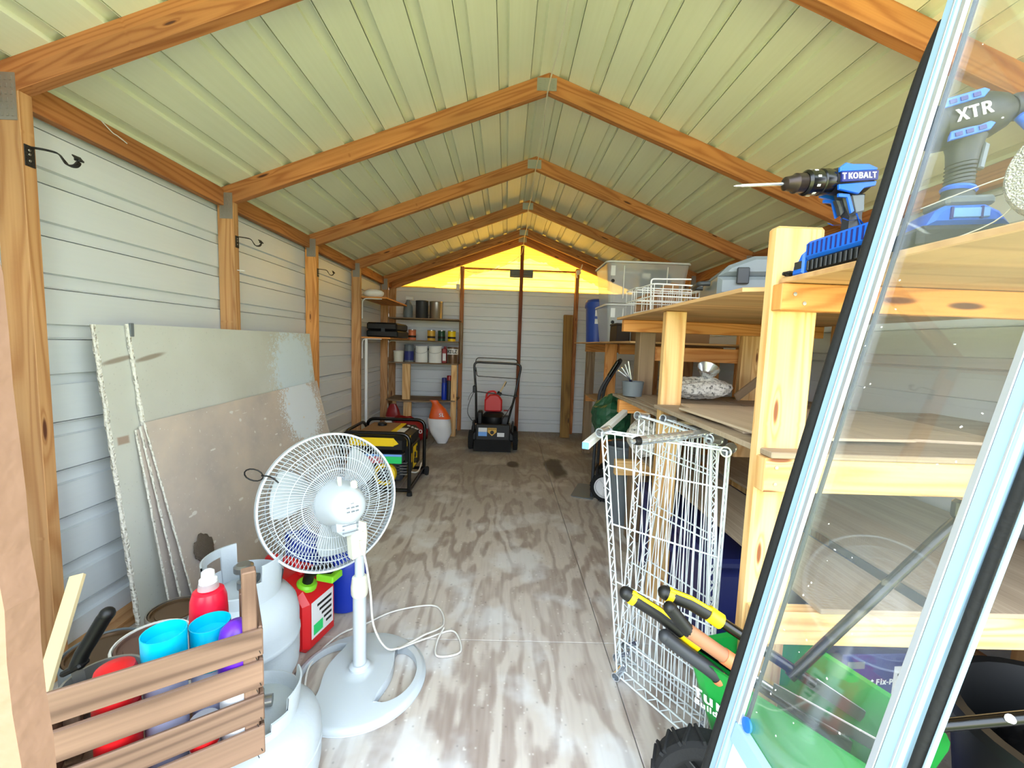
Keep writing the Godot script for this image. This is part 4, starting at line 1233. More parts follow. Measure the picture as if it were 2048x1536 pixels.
	turned(pk, "nozzle", M.label_white, [Vector2(0.017, 0.3102), Vector2(0.017, 0.318), Vector2(0.013, 0.322), Vector2(0.012, 0.335), Vector2(0.008, 0.338), Vector2(0, 0.338)], Transform3D.IDENTITY, 16)
	var pu := thing("spray_can", "white spray can with a rounded purple cap against the near slats", "spray can", at.call(0.272, -0.043))
	turned(pu, "body", M.label_white, [Vector2(0, 0), Vector2(0.03, 0), Vector2(0.0315, 0.006), Vector2(0.0315, 0.175), Vector2(0, 0.18)], Transform3D.IDENTITY, 24)
	turned(pu, "cap", M.purple, [Vector2(0.033, 0.17), Vector2(0.033, 0.235), Vector2(0.028, 0.262), Vector2(0.015, 0.275), Vector2(0, 0.278)], Transform3D.IDENTITY, 24)
	var rd := thing("spray_can", "red spray can with a rounded red cap at the left of the crate", "spray can", at.call(0.09, -0.05))
	turned(rd, "body", M.red, [Vector2(0, 0), Vector2(0.032, 0), Vector2(0.0335, 0.006), Vector2(0.0335, 0.18), Vector2(0.0, 0.183)], Transform3D.IDENTITY, 24)
	turned(rd, "cap", M.red, [Vector2(0.0335, 0.1835), Vector2(0.0335, 0.232), Vector2(0.028, 0.25), Vector2(0.012, 0.258), Vector2(0, 0.259)], Transform3D.IDENTITY, 24)
	var wt := thing("aerosol_tin", "white aerosol tin with a red band lying low behind the near slats", "tin", at.call(0.215, -0.035))
	turned(wt, "body", M.label_white, [Vector2(0, 0), Vector2(0.022, 0), Vector2(0.0245, 0.006), Vector2(0.0245, 0.10), Vector2(0.0, 0.10)], Transform3D.IDENTITY, 24)
	turned(wt, "band", M.red, [Vector2(0.0248, 0.05), Vector2(0.0252, 0.052), Vector2(0.0252, 0.075), Vector2(0.0248, 0.077)], Transform3D.IDENTITY, 24)

	# ---- gas bottles
	gas_bottle("white propane cylinder with a chipped collar behind the crate, the farther of two", Vector3(-0.80, 0.001, -1.285), 0.0)
	gas_bottle("white propane cylinder right of the crate, the nearer of two", Vector3(-0.595, 0.001, -0.975), 0.3, 0.635)

	# ---- fuel can and jugs
	var gc := thing("fuel_can", "red fuel can with black spout and lime green cap behind the farther gas bottle", "fuel can", Vector3(-0.795, 0.001, -1.56), -0.25)
	var poly := [Vector2(-0.13, 0.0), Vector2(0.12, 0.0), Vector2(0.14, 0.02), Vector2(0.14, 0.19), Vector2(0.11, 0.235), Vector2(0.03, 0.262), Vector2(-0.09, 0.262), Vector2(-0.13, 0.235)]
	slab(gc, "body", M.red, poly, 0.17, Transform3D.IDENTITY, 0.018)
	pipe(gc, "handle", M.red, rounded([Vector3(-0.10, 0.255, 0), Vector3(-0.10, 0.305, 0), Vector3(0.03, 0.30, 0), Vector3(0.05, 0.255, 0)], 0.03), 0.014, 10)
	turned(gc, "cap", M.lime, [Vector2(0.036, 0), Vector2(0.036, 0.012), Vector2(0.03, 0.02), Vector2(0, 0.02)], Transform3D(Basis(Vector3.BACK, -0.3), Vector3(0.095, 0.232, 0.03)), 18)
	pipe(gc, "spout", M.black, spline([Vector3(0.10, 0.25, 0.03), Vector3(0.115, 0.285, 0.03), Vector3(0.15, 0.305, 0.03), Vector3(0.20, 0.318, 0.03)]), 0.019, 10)
	bx(gc, "spout_guard", M.lime, Vector3(0.155, 0.275, -0.005), Vector3(0.225, 0.30, 0.055), 0.004)
	bx(gc, "label", M.label_white, Vector3(0.1405, 0.05, -0.06), Vector3(0.1415, 0.19, 0.06), 0.0)
	for k in 5: bx(gc, "print", M.black, Vector3(0.1416, 0.16 - 0.022 * k, -0.05), Vector3(0.142, 0.17 - 0.022 * k, 0.03 - 0.012 * k), 0.0)
	bx(gc, "print", M.label_green, Vector3(0.1416, 0.06, 0.0), Vector3(0.1421, 0.10, 0.05), 0.0)
	for d in [[Vector3(-0.655, 0.001, -1.76), 0.1, "blue plastic jug under the fan head, right of the fuel can"], [Vector3(-0.88, 0.001, -1.86), -0.2, "blue plastic jug behind the fuel can, left one of the two jugs"]]:
		var o := thing("plastic_jug", d[2], "jug", d[0], d[1], "blue jugs under the fan")
		turned(o, "body", M.blue, [Vector2(0, 0.004), Vector2(0.062, 0.0), Vector2(0.076, 0.008), Vector2(0.08, 0.022), Vector2(0.08, 0.20), Vector2(0.074, 0.225), Vector2(0.055, 0.252), Vector2(0.03, 0.27), Vector2(0.0, 0.275)], Transform3D.IDENTITY, 28)
		turned(o, "cap", M.blue, [Vector2(0.022, 0.2755), Vector2(0.022, 0.30), Vector2(0, 0.30)], Transform3D.IDENTITY, 16)
		pipe(o, "handle", M.blue, rounded([Vector3(-0.03, 0.268, 0), Vector3(-0.095, 0.262, 0), Vector3(-0.081, 0.15, 0)], 0.03), 0.011, 8)
	pedestal_fan()
	generator()

func gas_bottle(label: String, at: Vector3, turn: float, k := 1.0) -> void:
	var o := thing("gas_bottle", label, "gas bottle", at, turn, "white propane cylinders")
	var prof := [Vector2(0.0, 0.03 * k), Vector2(0.10, 0.032 * k), Vector2(0.135, 0.05 * k), Vector2(0.152, 0.085 * k), Vector2(0.155, 0.12 * k), Vector2(0.1555, 0.182 * k), Vector2(0.158, 0.186 * k), Vector2(0.158, 0.196 * k), Vector2(0.1555, 0.20 * k), Vector2(0.155, 0.255 * k), Vector2(0.147, 0.295 * k), Vector2(0.127, 0.325 * k), Vector2(0.095, 0.345 * k), Vector2(0.05, 0.356 * k), Vector2(0.0, 0.358 * k)]
	var fine := []
	for i in prof.size() - 1:
		for q in 2: fine.append(prof[i].lerp(prof[i + 1], q / 2.0))
	fine.append(prof[-1])
	turned(o, "tank", M.tank, fine, Transform3D.IDENTITY, 44)
	turned(o, "foot_ring", M.tank, [Vector2(0.096, 0.0), Vector2(0.10, 0.0), Vector2(0.10, 0.036 * k), Vector2(0.096, 0.036 * k)], Transform3D.IDENTITY, 32)
	# the guard collar, open over an arc, with two hand holes left between upright pieces
	var st := begin()
	var y0 := 0.345 * k - 0.006
	var top := 0.462 * k
	for s in [[0.5, 2.3, 0.45], [2.3, 2.75, 1.0], [2.75, 3.3, 0.4], [3.3, 3.95, 1.0], [3.95, 5.3, 0.35], [5.3, 5.7, 0.6], [5.7, 6.78, 1.0]]:
		var hi := lerpf(y0, top, s[2])
		lathe(st, [Vector2(0.098, y0), Vector2(0.105, hi - 0.004), Vector2(0.107, hi), Vector2(0.111, hi - 0.002), Vector2(0.102, y0)], 10, Transform3D.IDENTITY, s[0], s[1])
	lathe(st, [Vector2(0.105, top - 0.028 * k), Vector2(0.106, top), Vector2(0.111, top), Vector2(0.109, top - 0.028 * k), Vector2(0.105, top - 0.028 * k)], 12, Transform3D.IDENTITY, 2.3, 3.95)
	done(st, "collar", M.tank, o)
	turned(o, "valve", M.steel, [Vector2(0.02, 0.357 * k), Vector2(0.02, 0.38 * k), Vector2(0.012, 0.385 * k), Vector2(0.012, 0.41 * k), Vector2(0.0, 0.41 * k)], Transform3D.IDENTITY, 14)
	turned(o, "valve_knob", M.steel, [Vector2(0.012, 0.411 * k), Vector2(0.028, 0.414 * k), Vector2(0.028, 0.43 * k), Vector2(0.02, 0.436 * k), Vector2(0, 0.436 * k)], Transform3D.IDENTITY, 14)
	pipe(o, "valve_outlet", M.steel, [Vector3(0, 0.392 * k, 0), Vector3(0.045, 0.392 * k, 0)], 0.014, 10)

func pedestal_fan() -> void:
	var t := thing("pedestal_fan", "white oscillating pedestal fan with a round wire grille, seen from behind", "fan", Vector3(-0.462, 0.001, -1.355))
	# base: a shallow dome with two openings
	var R := 0.222
	var hgt := func(r: float) -> float:
		var q := r / R
		return 0.020 * (1.0 - q * q * q) + 0.014 - 0.010 * smoothstep(0.93, 1.0, q) + 0.010 * (1.0 - smoothstep(0.12, 0.22, q))
	var st := begin()
	var n := 96
	var hole := func(a: float, inner: bool) -> float:
		var c := fposmod(a + PI / 2, PI) - PI / 2  # angle to the nearer of the two openings
		var w := clampf(1.0 - pow(absf(c - 0.05) / 0.88, 2.2), 0.0, 1.0)
		w = sqrt(w) if w > 0.0 else 0.0
		return 0.152 - 0.042 * w if inner else 0.152 + 0.040 * w
	for i in n:
		var a0 := TAU * i / n
		var a1 := TAU * (i + 1) / n
		for part in 2:
			for k in 8:
				var q := []
				var nn := []
				for c in [[a0, k], [a1, k], [a1, k + 1], [a0, k + 1]]:
					var f: float = c[1] / 8.0
					var r := 0.0
					if part == 0: r = lerpf(0.012, hole.call(c[0], true), f)
					else: r = lerpf(hole.call(c[0], false), R, f)
					var lip := 0.004 * exp(-pow((r - hole.call(c[0], part == 0)) / 0.008, 2.0)) if hole.call(c[0], false) - hole.call(c[0], true) > 0.002 else 0.0
					q.append(Vector3(cos(c[0]) * r, hgt.call(r) + lip, sin(c[0]) * r))
					var s: float = (hgt.call(r + 0.002) - hgt.call(r - 0.002)) / 0.004
					nn.append(Vector3(-cos(c[0]) * s, 1, -sin(c[0]) * s).normalized())
				quad(st, q, nn, [Vector2.ZERO, Vector2.ZERO, Vector2.ZERO, Vector2.ZERO])
		for inner in [true, false]:
			var r0: float = hole.call(a0, inner)
			var r1: float = hole.call(a1, inner)
			if absf(r0 - 0.152) < 0.0005 and absf(r1 - 0.152) < 0.0005: continue
			var p0 := Vector3(cos(a0) * r0, hgt.call(r0) + 0.004, sin(a0) * r0)
			var p1 := Vector3(cos(a1) * r1, hgt.call(r1) + 0.004, sin(a1) * r1)
			var o := Vector3(cos(a0), 0, sin(a0)) * (1.0 if inner else -1.0)
			flat_quad(st, p0, p1, Vector3(p1.x, 0.001, p1.z), Vector3(p0.x, 0.001, p0.z), o)
		var e0 := Vector3(cos(a0) * R, hgt.call(R), sin(a0) * R)
		var e1 := Vector3(cos(a1) * R, hgt.call(R), sin(a1) * R)
		flat_quad(st, e0, e1, Vector3(e1.x, 0, e1.z), Vector3(e0.x, 0, e0.z), Vector3(cos(a0), 0, sin(a0)))
	done(st, "base", M.white, t)
	var y0 := 0.046
	turned(t, "base_collar", M.white, [Vector2(0.034, y0 - 0.014), Vector2(0.034, y0 + 0.004), Vector2(0.026, y0 + 0.012), Vector2(0.0, y0 + 0.012)], Transform3D.IDENTITY, 24)
	turned(t, "pole", M.white, [Vector2(0.0, y0 + 0.0125), Vector2(0.0215, y0 + 0.0125), Vector2(0.0215, 0.30), Vector2(0, 0.30)], Transform3D.IDENTITY, 20)
	turned(t, "height_collar", M.ivory, [Vector2(0.024, 0.298), Vector2(0.027, 0.305), Vector2(0.028, 0.33), Vector2(0.024, 0.362), Vector2(0.018, 0.368), Vector2(0, 0.368)], Transform3D.IDENTITY, 20)
	turned(t, "inner_pole", M.white, [Vector2(0.0, 0.3685), Vector2(0.0155, 0.3685), Vector2(0.0155, 0.44), Vector2(0.0, 0.44)], Transform3D.IDENTITY, 16)
	# head: local z points to the rear, towards us
	var head := Vector3(-0.118, 0.592, -0.07)
	var rear := Vector3(0.66, 0.17, 0.72).normalized()
	var hx := facing(head, rear)
	var W := hx * Vector3(0.0, -0.03, 0.11)
	# tilt joint
	st = begin()
	prism(st, PackedVector2Array([Vector2(-0.024, -0.04), Vector2(0.024, -0.04), Vector2(0.03, 0.03), Vector2(0.026, 0.07), Vector2(0.0, 0.085), Vector2(-0.026, 0.07), Vector2(-0.03, 0.03)]), 0.042, facing(Vector3(-0.008, 0.474, 0.0), Vector3(0.78, 0.0, 0.62)), 0.008)
	done(st, "tilt_joint", M.ivory, t)
	turned(t, "tilt_screw", M.ivory, [Vector2(0.014, 0), Vector2(0.014, 0.006), Vector2(0.007, 0.007), Vector2(0.006, 0.004), Vector2(0, 0.004)], Transform3D(facing(Vector3.ZERO, Vector3(0.78, 0, 0.62)).basis * Basis(Vector3.RIGHT, PI / 2), Vector3(0.009, 0.512, 0.0135)), 14)
	# motor housing
	st = begin()
	var prof := [Vector2(0.0, 0.004), Vector2(0.074, 0.004), Vector2(0.078, 0.012), Vector2(0.076, 0.03), Vector2(0.071, 0.05), Vector2(0.064, 0.085), Vector2(0.056, 0.11), Vector2(0.044, 0.128), Vector2(0.025, 0.136), Vector2(0.0, 0.138)]
	lathe(st, prof, 36, hx * Transform3D(Basis(Vector3.RIGHT, PI / 2) , Vector3(0, 0, 0.035)))
	done(st, "motor_housing", M.white, t)
	st = begin()
	box(st, Vector3(0.075, 0.07, 0.085), hx * Transform3D(Basis(Vector3.RIGHT, -0.12), Vector3(0.0, -0.062, 0.105)), 0.02)
	done(st, "gear_case", M.white, t)
	for r in 5:
		for k in 7:
			var yy := 0.030 - r * 0.0125
			var xx := -0.042 + k * 0.014
			var d := sqrt(xx * xx + yy * yy)
			if d > 0.05: continue
			var zz := 0.035 + 0.138 - 0.35 * d * d / 0.05 * 1.9
			var s2 := begin()
			box(s2, Vector3(0.010, 0.0045, 0.006), hx * Transform3D(Basis(Vector3.UP, xx * 9.0) * Basis(Vector3.RIGHT, -yy * 9.0), Vector3(xx, yy - 0.004, zz)), 0.0)
			done(s2, "vent_slot", M.mid_grey, t)
	for r in 4:
		var s2 := begin()
		box(s2, Vector3(0.05, 0.0035, 0.004), hx * Transform3D(Basis(Vector3.RIGHT, -0.12), Vector3(0.0, -0.045 - r * 0.012, 0.1475 - r * 0.0015)), 0.0)
		done(s2, "vent_slot", M.mid_grey, t)
	st = begin()
	box(st, Vector3(0.012, 0.03, 0.012), hx * Transform3D(Basis.IDENTITY, Vector3(-0.01, 0.078, 0.105)), 0.003)
	done(st, "oscillation_knob", M.ivory, t)
	st = begin()
	lathe(st, [Vector2(0.011, 0), Vector2(0.011, 0.02), Vector2(0.006, 0.024), Vector2(0, 0.024)], 14, hx * Transform3D(Basis.IDENTITY, Vector3(0.026, 0.052, 0.13)))
	done(st, "switch_knob", M.ivory, t)
	# blades
	for b in 3:
		st = begin()
		var a := TAU * b / 3.0 + 0.55
		var grid := []
		for i in 9:
			var row := []
			for j in 9:
				var r := lerpf(0.035, 0.192, i / 8.0)
				var spread := lerpf(0.30, 0.52, sin(PI * 0.5 * i / 8.0)) * (1.0 - 0.25 * pow(i / 8.0, 4.0))
				var f := j / 8.0 * 2.0 - 1.0
				var ang := a + f * spread + 0.18 * i / 8.0
				row.append(hx * Vector3(cos(ang) * r, sin(ang) * r, -0.018 + f * 0.026))
			grid.append(row)
		for i in 8:
			for j in 8:
				var nn: Vector3 = (grid[i + 1][j] - grid[i][j]).cross(grid[i][j + 1] - grid[i][j]).normalized()
				if nn.dot(rear) < 0: nn = -nn
				flat_quad(st, grid[i][j], grid[i][j + 1], grid[i + 1][j + 1], grid[i + 1][j], nn)
				flat_quad(st, grid[i][j] - nn * 0.002, grid[i][j + 1] - nn * 0.002, grid[i + 1][j + 1] - nn * 0.002, grid[i + 1][j] - nn * 0.002, -nn)
		done(st, "blade", M.fan_blade, t)
	st = begin()
	lathe(st, [Vector2(0, -0.05), Vector2(0.03, -0.048), Vector2(0.038, -0.03), Vector2(0.038, 0.02), Vector2(0, 0.02)], 24, hx * Transform3D(Basis(Vector3.RIGHT, PI / 2), Vector3.ZERO))
	done(st, "blade_hub", M.fan_blade, t)
	# the two grilles
	for side in [1.0, -1.0]:
		st = begin()
		var wires := 104
		var f := func(r: float) -> float:
			var q: float = (r - 0.07) / 0.158
			return 0.004 + 0.046 * pow(maxf(0.0, 1.0 - q * q), 0.6) if side > 0 else -0.012 - 0.075 * pow(maxf(0.0, 1.0 - q * q), 0.55)
		for k in wires:
			var a := TAU * k / wires
			var pts := []
			for i in 8:
				var r := lerpf(0.07 if side > 0 else 0.05, 0.228, i / 7.0)
				var sw := a + 0.22 * (r - 0.07) / 0.158
				pts.append(hx * Vector3(cos(sw) * r, sin(sw) * r, f.call(r)))
			tube(st, pts, 0.0015, 4)
		for r in [0.112, 0.152, 0.192]:
			var pts := []
			for k in 56: pts.append(hx * Vector3(cos(TAU * k / 56) * r, sin(TAU * k / 56) * r, f.call(r) - side * 0.0015))
			tube(st, pts, 0.0017, 5, true)
		done(st, "rear_grille" if side > 0 else "front_grille", M.white, t)
	st = begin()
	lathe(st, [Vector2(0.226, -0.014), Vector2(0.2325, -0.015), Vector2(0.2345, -0.004), Vector2(0.2325, 0.008), Vector2(0.226, 0.007), Vector2(0.226, -0.014)], 72, hx * Transform3D(Basis(Vector3.RIGHT, PI / 2), Vector3.ZERO))
	done(st, "rim", M.white, t)
	st = begin()
	lathe(st, [Vector2(0.0, -0.092), Vector2(0.05, -0.09), Vector2(0.056, -0.084), Vector2(0.05, -0.08), Vector2(0, -0.08)], 32, hx * Transform3D(Basis(Vector3.RIGHT, PI / 2), Vector3.ZERO))
	done(st, "front_badge", M.white, t)
	# cord
	var cp := [Vector3(0.012, 0.50, 0.028), Vector3(0.03, 0.43, 0.03), Vector3(0.045, 0.33, 0.03), Vector3(0.05, 0.20, 0.01), Vector3(0.07, 0.08, -0.05), Vector3(0.105, 0.042, -0.09), Vector3(0.18, 0.022, -0.19), Vector3(0.245, 0.006, -0.28), Vector3(0.19, 0.006, -0.40), Vector3(0.03, 0.006, -0.36), Vector3(-0.07, 0.006, -0.27), Vector3(-0.15, 0.01, -0.19), Vector3(-0.185, 0.012, -0.04), Vector3(-0.14, 0.009, 0.10)]
	pipe(t, "cord", M.cord, spline(cp, 8), 0.0036, 6)
	pipe(t, "cord", M.cord, spline([Vector3(0.11, 0.045, -0.085), Vector3(0.20, 0.006, -0.20), Vector3(0.29, 0.006, -0.24), Vector3(0.33, 0.006, -0.13), Vector3(0.25, 0.008, -0.10), Vector3(0.235, 0.008, -0.17), Vector3(0.25, 0.012, -0.25)], 8), 0.0036, 6)
	bx(t, "plug", M.black, Vector3(-0.158, 0.002, 0.095), Vector3(-0.125, 0.02, 0.13), 0.004)
	# black tie on the rim
	var zt := thing("cable_tie", "black cable tie looped through the fan's rim at its upper left", "cable tie", t.position + hx * Vector3(-0.2, 0.125, 0.0))
	var pts := []
	for k in 14:
		var a := TAU * k / 14.0
		pts.append(Vector3(-0.022 + 0.028 * cos(a), 0.006 + 0.022 * sin(a), 0.018 + 0.01 * sin(a)))
	pipe(zt, "loop", M.black, pts, 0.0022, 6, true)
	pipe(zt, "tail", M.black, spline([Vector3(0.004, 0.006, 0.022), Vector3(0.035, 0.006, 0.03), Vector3(0.06, -0.012, 0.03)]), 0.0025, 5)

func generator() -> void:
	var t := thing("generator", "black and yellow portable generator in a tube frame on the floor left of the aisle", "generator", Vector3(-0.93, 0.001, -3.36))
	# frame: x -0.24..0.25, z front +0.30, back -0.30
	var hoops := [[0.285, 0.47], [-0.29, 0.47]]
	for h in hoops:
		var z: float = h[0]
		pipe(t, "frame_hoop", M.gloss_black, rounded([Vector3(-0.25, 0.03, z), Vector3(-0.25, h[1], z), Vector3(0.245, h[1], z), Vector3(0.245, 0.03, z)], 0.07), 0.0145, 10)
	for x in [-0.25, 0.245]: pipe(t, "frame_rail", M.gloss_black, [Vector3(x, 0.045, 0.30), Vector3(x, 0.045, -0.30)], 0.0145, 10)
	for z in [0.285, -0.29]: pipe(t, "frame_rail", M.gloss_black, [Vector3(-0.25, 0.045, z), Vector3(0.245, 0.045, z)], 0.0135, 10)
	pipe(t, "frame_rail", M.gloss_black, rounded([Vector3(-0.25, 0.38, 0.285), Vector3(-0.25, 0.46, 0.2), Vector3(-0.25, 0.46, -0.2), Vector3(-0.25, 0.38, -0.29)], 0.06), 0.0125, 8)
	for p in [[-0.25, 0.27], [0.245, 0.27], [-0.25, -0.28], [0.245, -0.28]]:
		turned(t, "foot", M.rubber, [Vector2(0.0, 0), Vector2(0.022, 0.0), Vector2(0.018, 0.03), Vector2(0, 0.03)], Transform3D(Basis.IDENTITY, Vector3(p[0], 0, p[1])), 12)
	# tank
	var st := begin()
	box(st, Vector3(0.42, 0.13, 0.50), Transform3D(Basis.IDENTITY, Vector3(0.0, 0.375, 0.0)), 0.03)
	done(st, "fuel_tank", M.black, t)
	bx(t, "tank_top", M.card, Vector3(-0.17, 0.4405, -0.21), Vector3(0.06, 0.455, 0.20), 0.006)
	bx(t, "tank_stripe", M.yellow, Vector3(-0.205, 0.365, 0.2495), Vector3(0.12, 0.428, 0.256), 0.004)
	slab(t, "tank_stripe", M.yellow, [Vector2(0.12, 0.37), Vector2(0.155, 0.385), Vector2(0.12, 0.425)], 0.006, Transform3D(Basis.IDENTITY, Vector3(0, 0, 0.2525)))
	bx(t, "tank_stripe", M.yellow, Vector3(0.035, 0.4408, -0.235), Vector3(0.10, 0.447, 0.215), 0.003)
	bx(t, "tank_stripe", M.yellow, Vector3(0.206, 0.36, 0.10), Vector3(0.2115, 0.42, 0.22), 0.003)
	bx(t, "side_sticker", M.label_white, Vector3(0.08, 0.4409, -0.06), Vector3(0.16, 0.4435, 0.12), 0.0)
	words(t, "D S-W", M.label_white, 0.028, facing(Vector3(0.185, 0.442, -0.1), Vector3(0.3, 1, 0.1), Vector3(0.2, 0.2, -1)))
	turned(t, "fuel_cap", M.black, [Vector2(0.035, 0.4555), Vector2(0.035, 0.475), Vector2(0.028, 0.48), Vector2(0, 0.48)], Transform3D(Basis.IDENTITY, Vector3(-0.06, 0, -0.08)), 18)
	# engine end facing us
	bx(t, "shroud", M.dark_grey, Vector3(-0.20, 0.245, 0.18), Vector3(0.19, 0.305, 0.25), 0.006)
	bx(t, "warning_label", M.label_blue, Vector3(-0.14, 0.288, 0.2505), Vector3(0.18, 0.304, 0.2525), 0.0)
	bx(t, "warning_label", M.label_pink, Vector3(-0.14, 0.235, 0.2505), Vector3(0.055, 0.287, 0.2525), 0.0)
	bx(t, "warning_label", M.label_green, Vector3(0.0555, 0.235, 0.2505), Vector3(0.18, 0.287, 0.2525), 0.0)
	st = begin()
	lathe(st, [Vector2(0, -0.03), Vector2(0.082, -0.03), Vector2(0.085, 0.0), Vector2(0.08, 0.02), Vector2(0.062, 0.026), Vector2(0.058, 0.012), Vector2(0.0, 0.012)], 28, Transform3D(Basis(Vector3.RIGHT, PI / 2), Vector3(0.05, 0.145, 0.225)))
	done(st, "recoil_ring", M.yellow, t)
	st = begin()
	lathe(st, [Vector2(0.056, 0.0125), Vector2(0.05, 0.022), Vector2(0.02, 0.03), Vector2(0, 0.03)], 24, Transform3D(Basis(Vector3.RIGHT, PI / 2), Vector3(0.05, 0.145, 0.225)))
	done(st, "recoil_cover", M.black, t)
	bx(t, "engine_block", M.dark_grey, Vector3(-0.16, 0.075, -0.05), Vector3(0.17, 0.30, 0.19), 0.02)
	for k in 5: bx(t, "cooling_fin", M.steel, Vector3(0.12, 0.13 + 0.022 * k, 0.05), Vector3(0.205, 0.139 + 0.022 * k, 0.19), 0.002)
	bx(t, "air_filter", M.black, Vector3(-0.20, 0.12, 0.0), Vector3(-0.165, 0.28, 0.18), 0.01)
	st = begin()
	lathe(st, [Vector2(0, -0.14), Vector2(0.10, -0.14), Vector2(0.115, -0.1), Vector2(0.115, 0.1), Vector2(0.10, 0.13), Vector2(0, 0.13)], 28, Transform3D(Basis(Vector3.RIGHT, PI / 2), Vector3(0.02, 0.19, -0.155)))
	done(st, "alternator", M.dark_grey, t)
	bx(t, "muffler", M.steel, Vector3(-0.23, 0.10, -0.22), Vector3(-0.12, 0.24, -0.03), 0.02)
	# control panel on the aisle side
	bx(t, "control_panel", M.black, Vector3(0.175, 0.12, -0.25), Vector3(0.215, 0.33, 0.16), 0.008)
	bx(t, "panel_label", M.yellow, Vector3(0.2155, 0.14, -0.13), Vector3(0.217, 0.31, 0.02), 0.0)
	bx(t, "panel_label", M.yellow, Vector3(0.2155, 0.20, 0.06), Vector3(0.217, 0.27, 0.12), 0.0)
	for p in [[0.17, -0.09], [0.235, -0.03], [0.27, -0.10], [0.19, -0.02]]:
		turned(t, "outlet", M.black, [Vector2(0.022, 0), Vector2(0.022, 0.008), Vector2(0, 0.008)], Transform3D(Basis(Vector3.FORWARD, PI / 2), Vector3(0.2172, p[0], p[1])), 14)
	pipe(t, "earth_lead", M.label_white, spline([Vector3(0.215, 0.13, 0.1), Vector3(0.235, 0.10, 0.02), Vector3(0.24, 0.085, -0.1), Vector3(0.235, 0.11, -0.22)]), 0.006, 6)
	turned(t, "wheel", M.rubber, [Vector2(0, -0.015), Vector2(0.035, -0.015), Vector2(0.04, 0), Vector2(0.035, 0.015), Vector2(0, 0.015)], Transform3D(Basis(Vector3.BACK, PI / 2), Vector3(0.28, 0.041, -0.23)), 18)


# ------------------------------------------------------------------ mower and hand truck at the back

func wheel(parent: Node3D, called: String, xf: Transform3D, r: float, w: float, hub: Material, spokes: int) -> void:
	# xf: local y is the axle, +y the side that is seen
	var st := begin()
	lathe(st, [Vector2(r * 0.74, -w / 2), Vector2(r * 0.94, -w / 2), Vector2(r, -w * 0.32), Vector2(r, w * 0.32), Vector2(r * 0.94, w / 2), Vector2(r * 0.74, w / 2), Vector2(r * 0.74, -w / 2)], 36, xf)
	for k in 28:
		var a := TAU * k / 28.0
		box(st, Vector3(r * 0.11, w * 0.9, r * 0.06), xf * Transform3D(Basis(Vector3.UP, a) * Basis(Vector3.RIGHT, 0.35 if k % 2 == 0 else -0.35), Vector3(cos(a) * r * 0.985, 0, -sin(a) * r * 0.985)), 0.001)
	var t := done(st, called, M.rubber, parent)
	st = begin()
	lathe(st, [Vector2(r * 0.65, -w * 0.4), Vector2(r * 0.74, -w * 0.4), Vector2(r * 0.74, w * 0.45), Vector2(r * 0.68, w * 0.45), Vector2(r * 0.65, w * 0.2), Vector2(r * 0.65, -w * 0.4)], 32, xf)
	lathe(st, [Vector2(0, -w * 0.4), Vector2(r * 0.22, -w * 0.4), Vector2(r * 0.2, w * 0.5), Vector2(0, w * 0.5)], 20, xf)
	for k in spokes:
		var a := TAU * k / spokes + 0.3
		box(st, Vector3(r * 0.5, w * 0.28, r * 0.13), xf * Transform3D(Basis(Vector3.UP, a), Vector3(cos(a) * r * 0.43, 0, -sin(a) * r * 0.43)), 0.002)
	lathe(st, [Vector2(0.0, -w * 0.12), Vector2(r * 0.66, -w * 0.12)], 24, xf)
	done(st, "hub", hub, t)
	turned(t, "axle_cap", M.dark_grey, [Vector2(r * 0.09, w * 0.51), Vector2(r * 0.07, w * 0.62), Vector2(0, w * 0.62)], xf, 12)

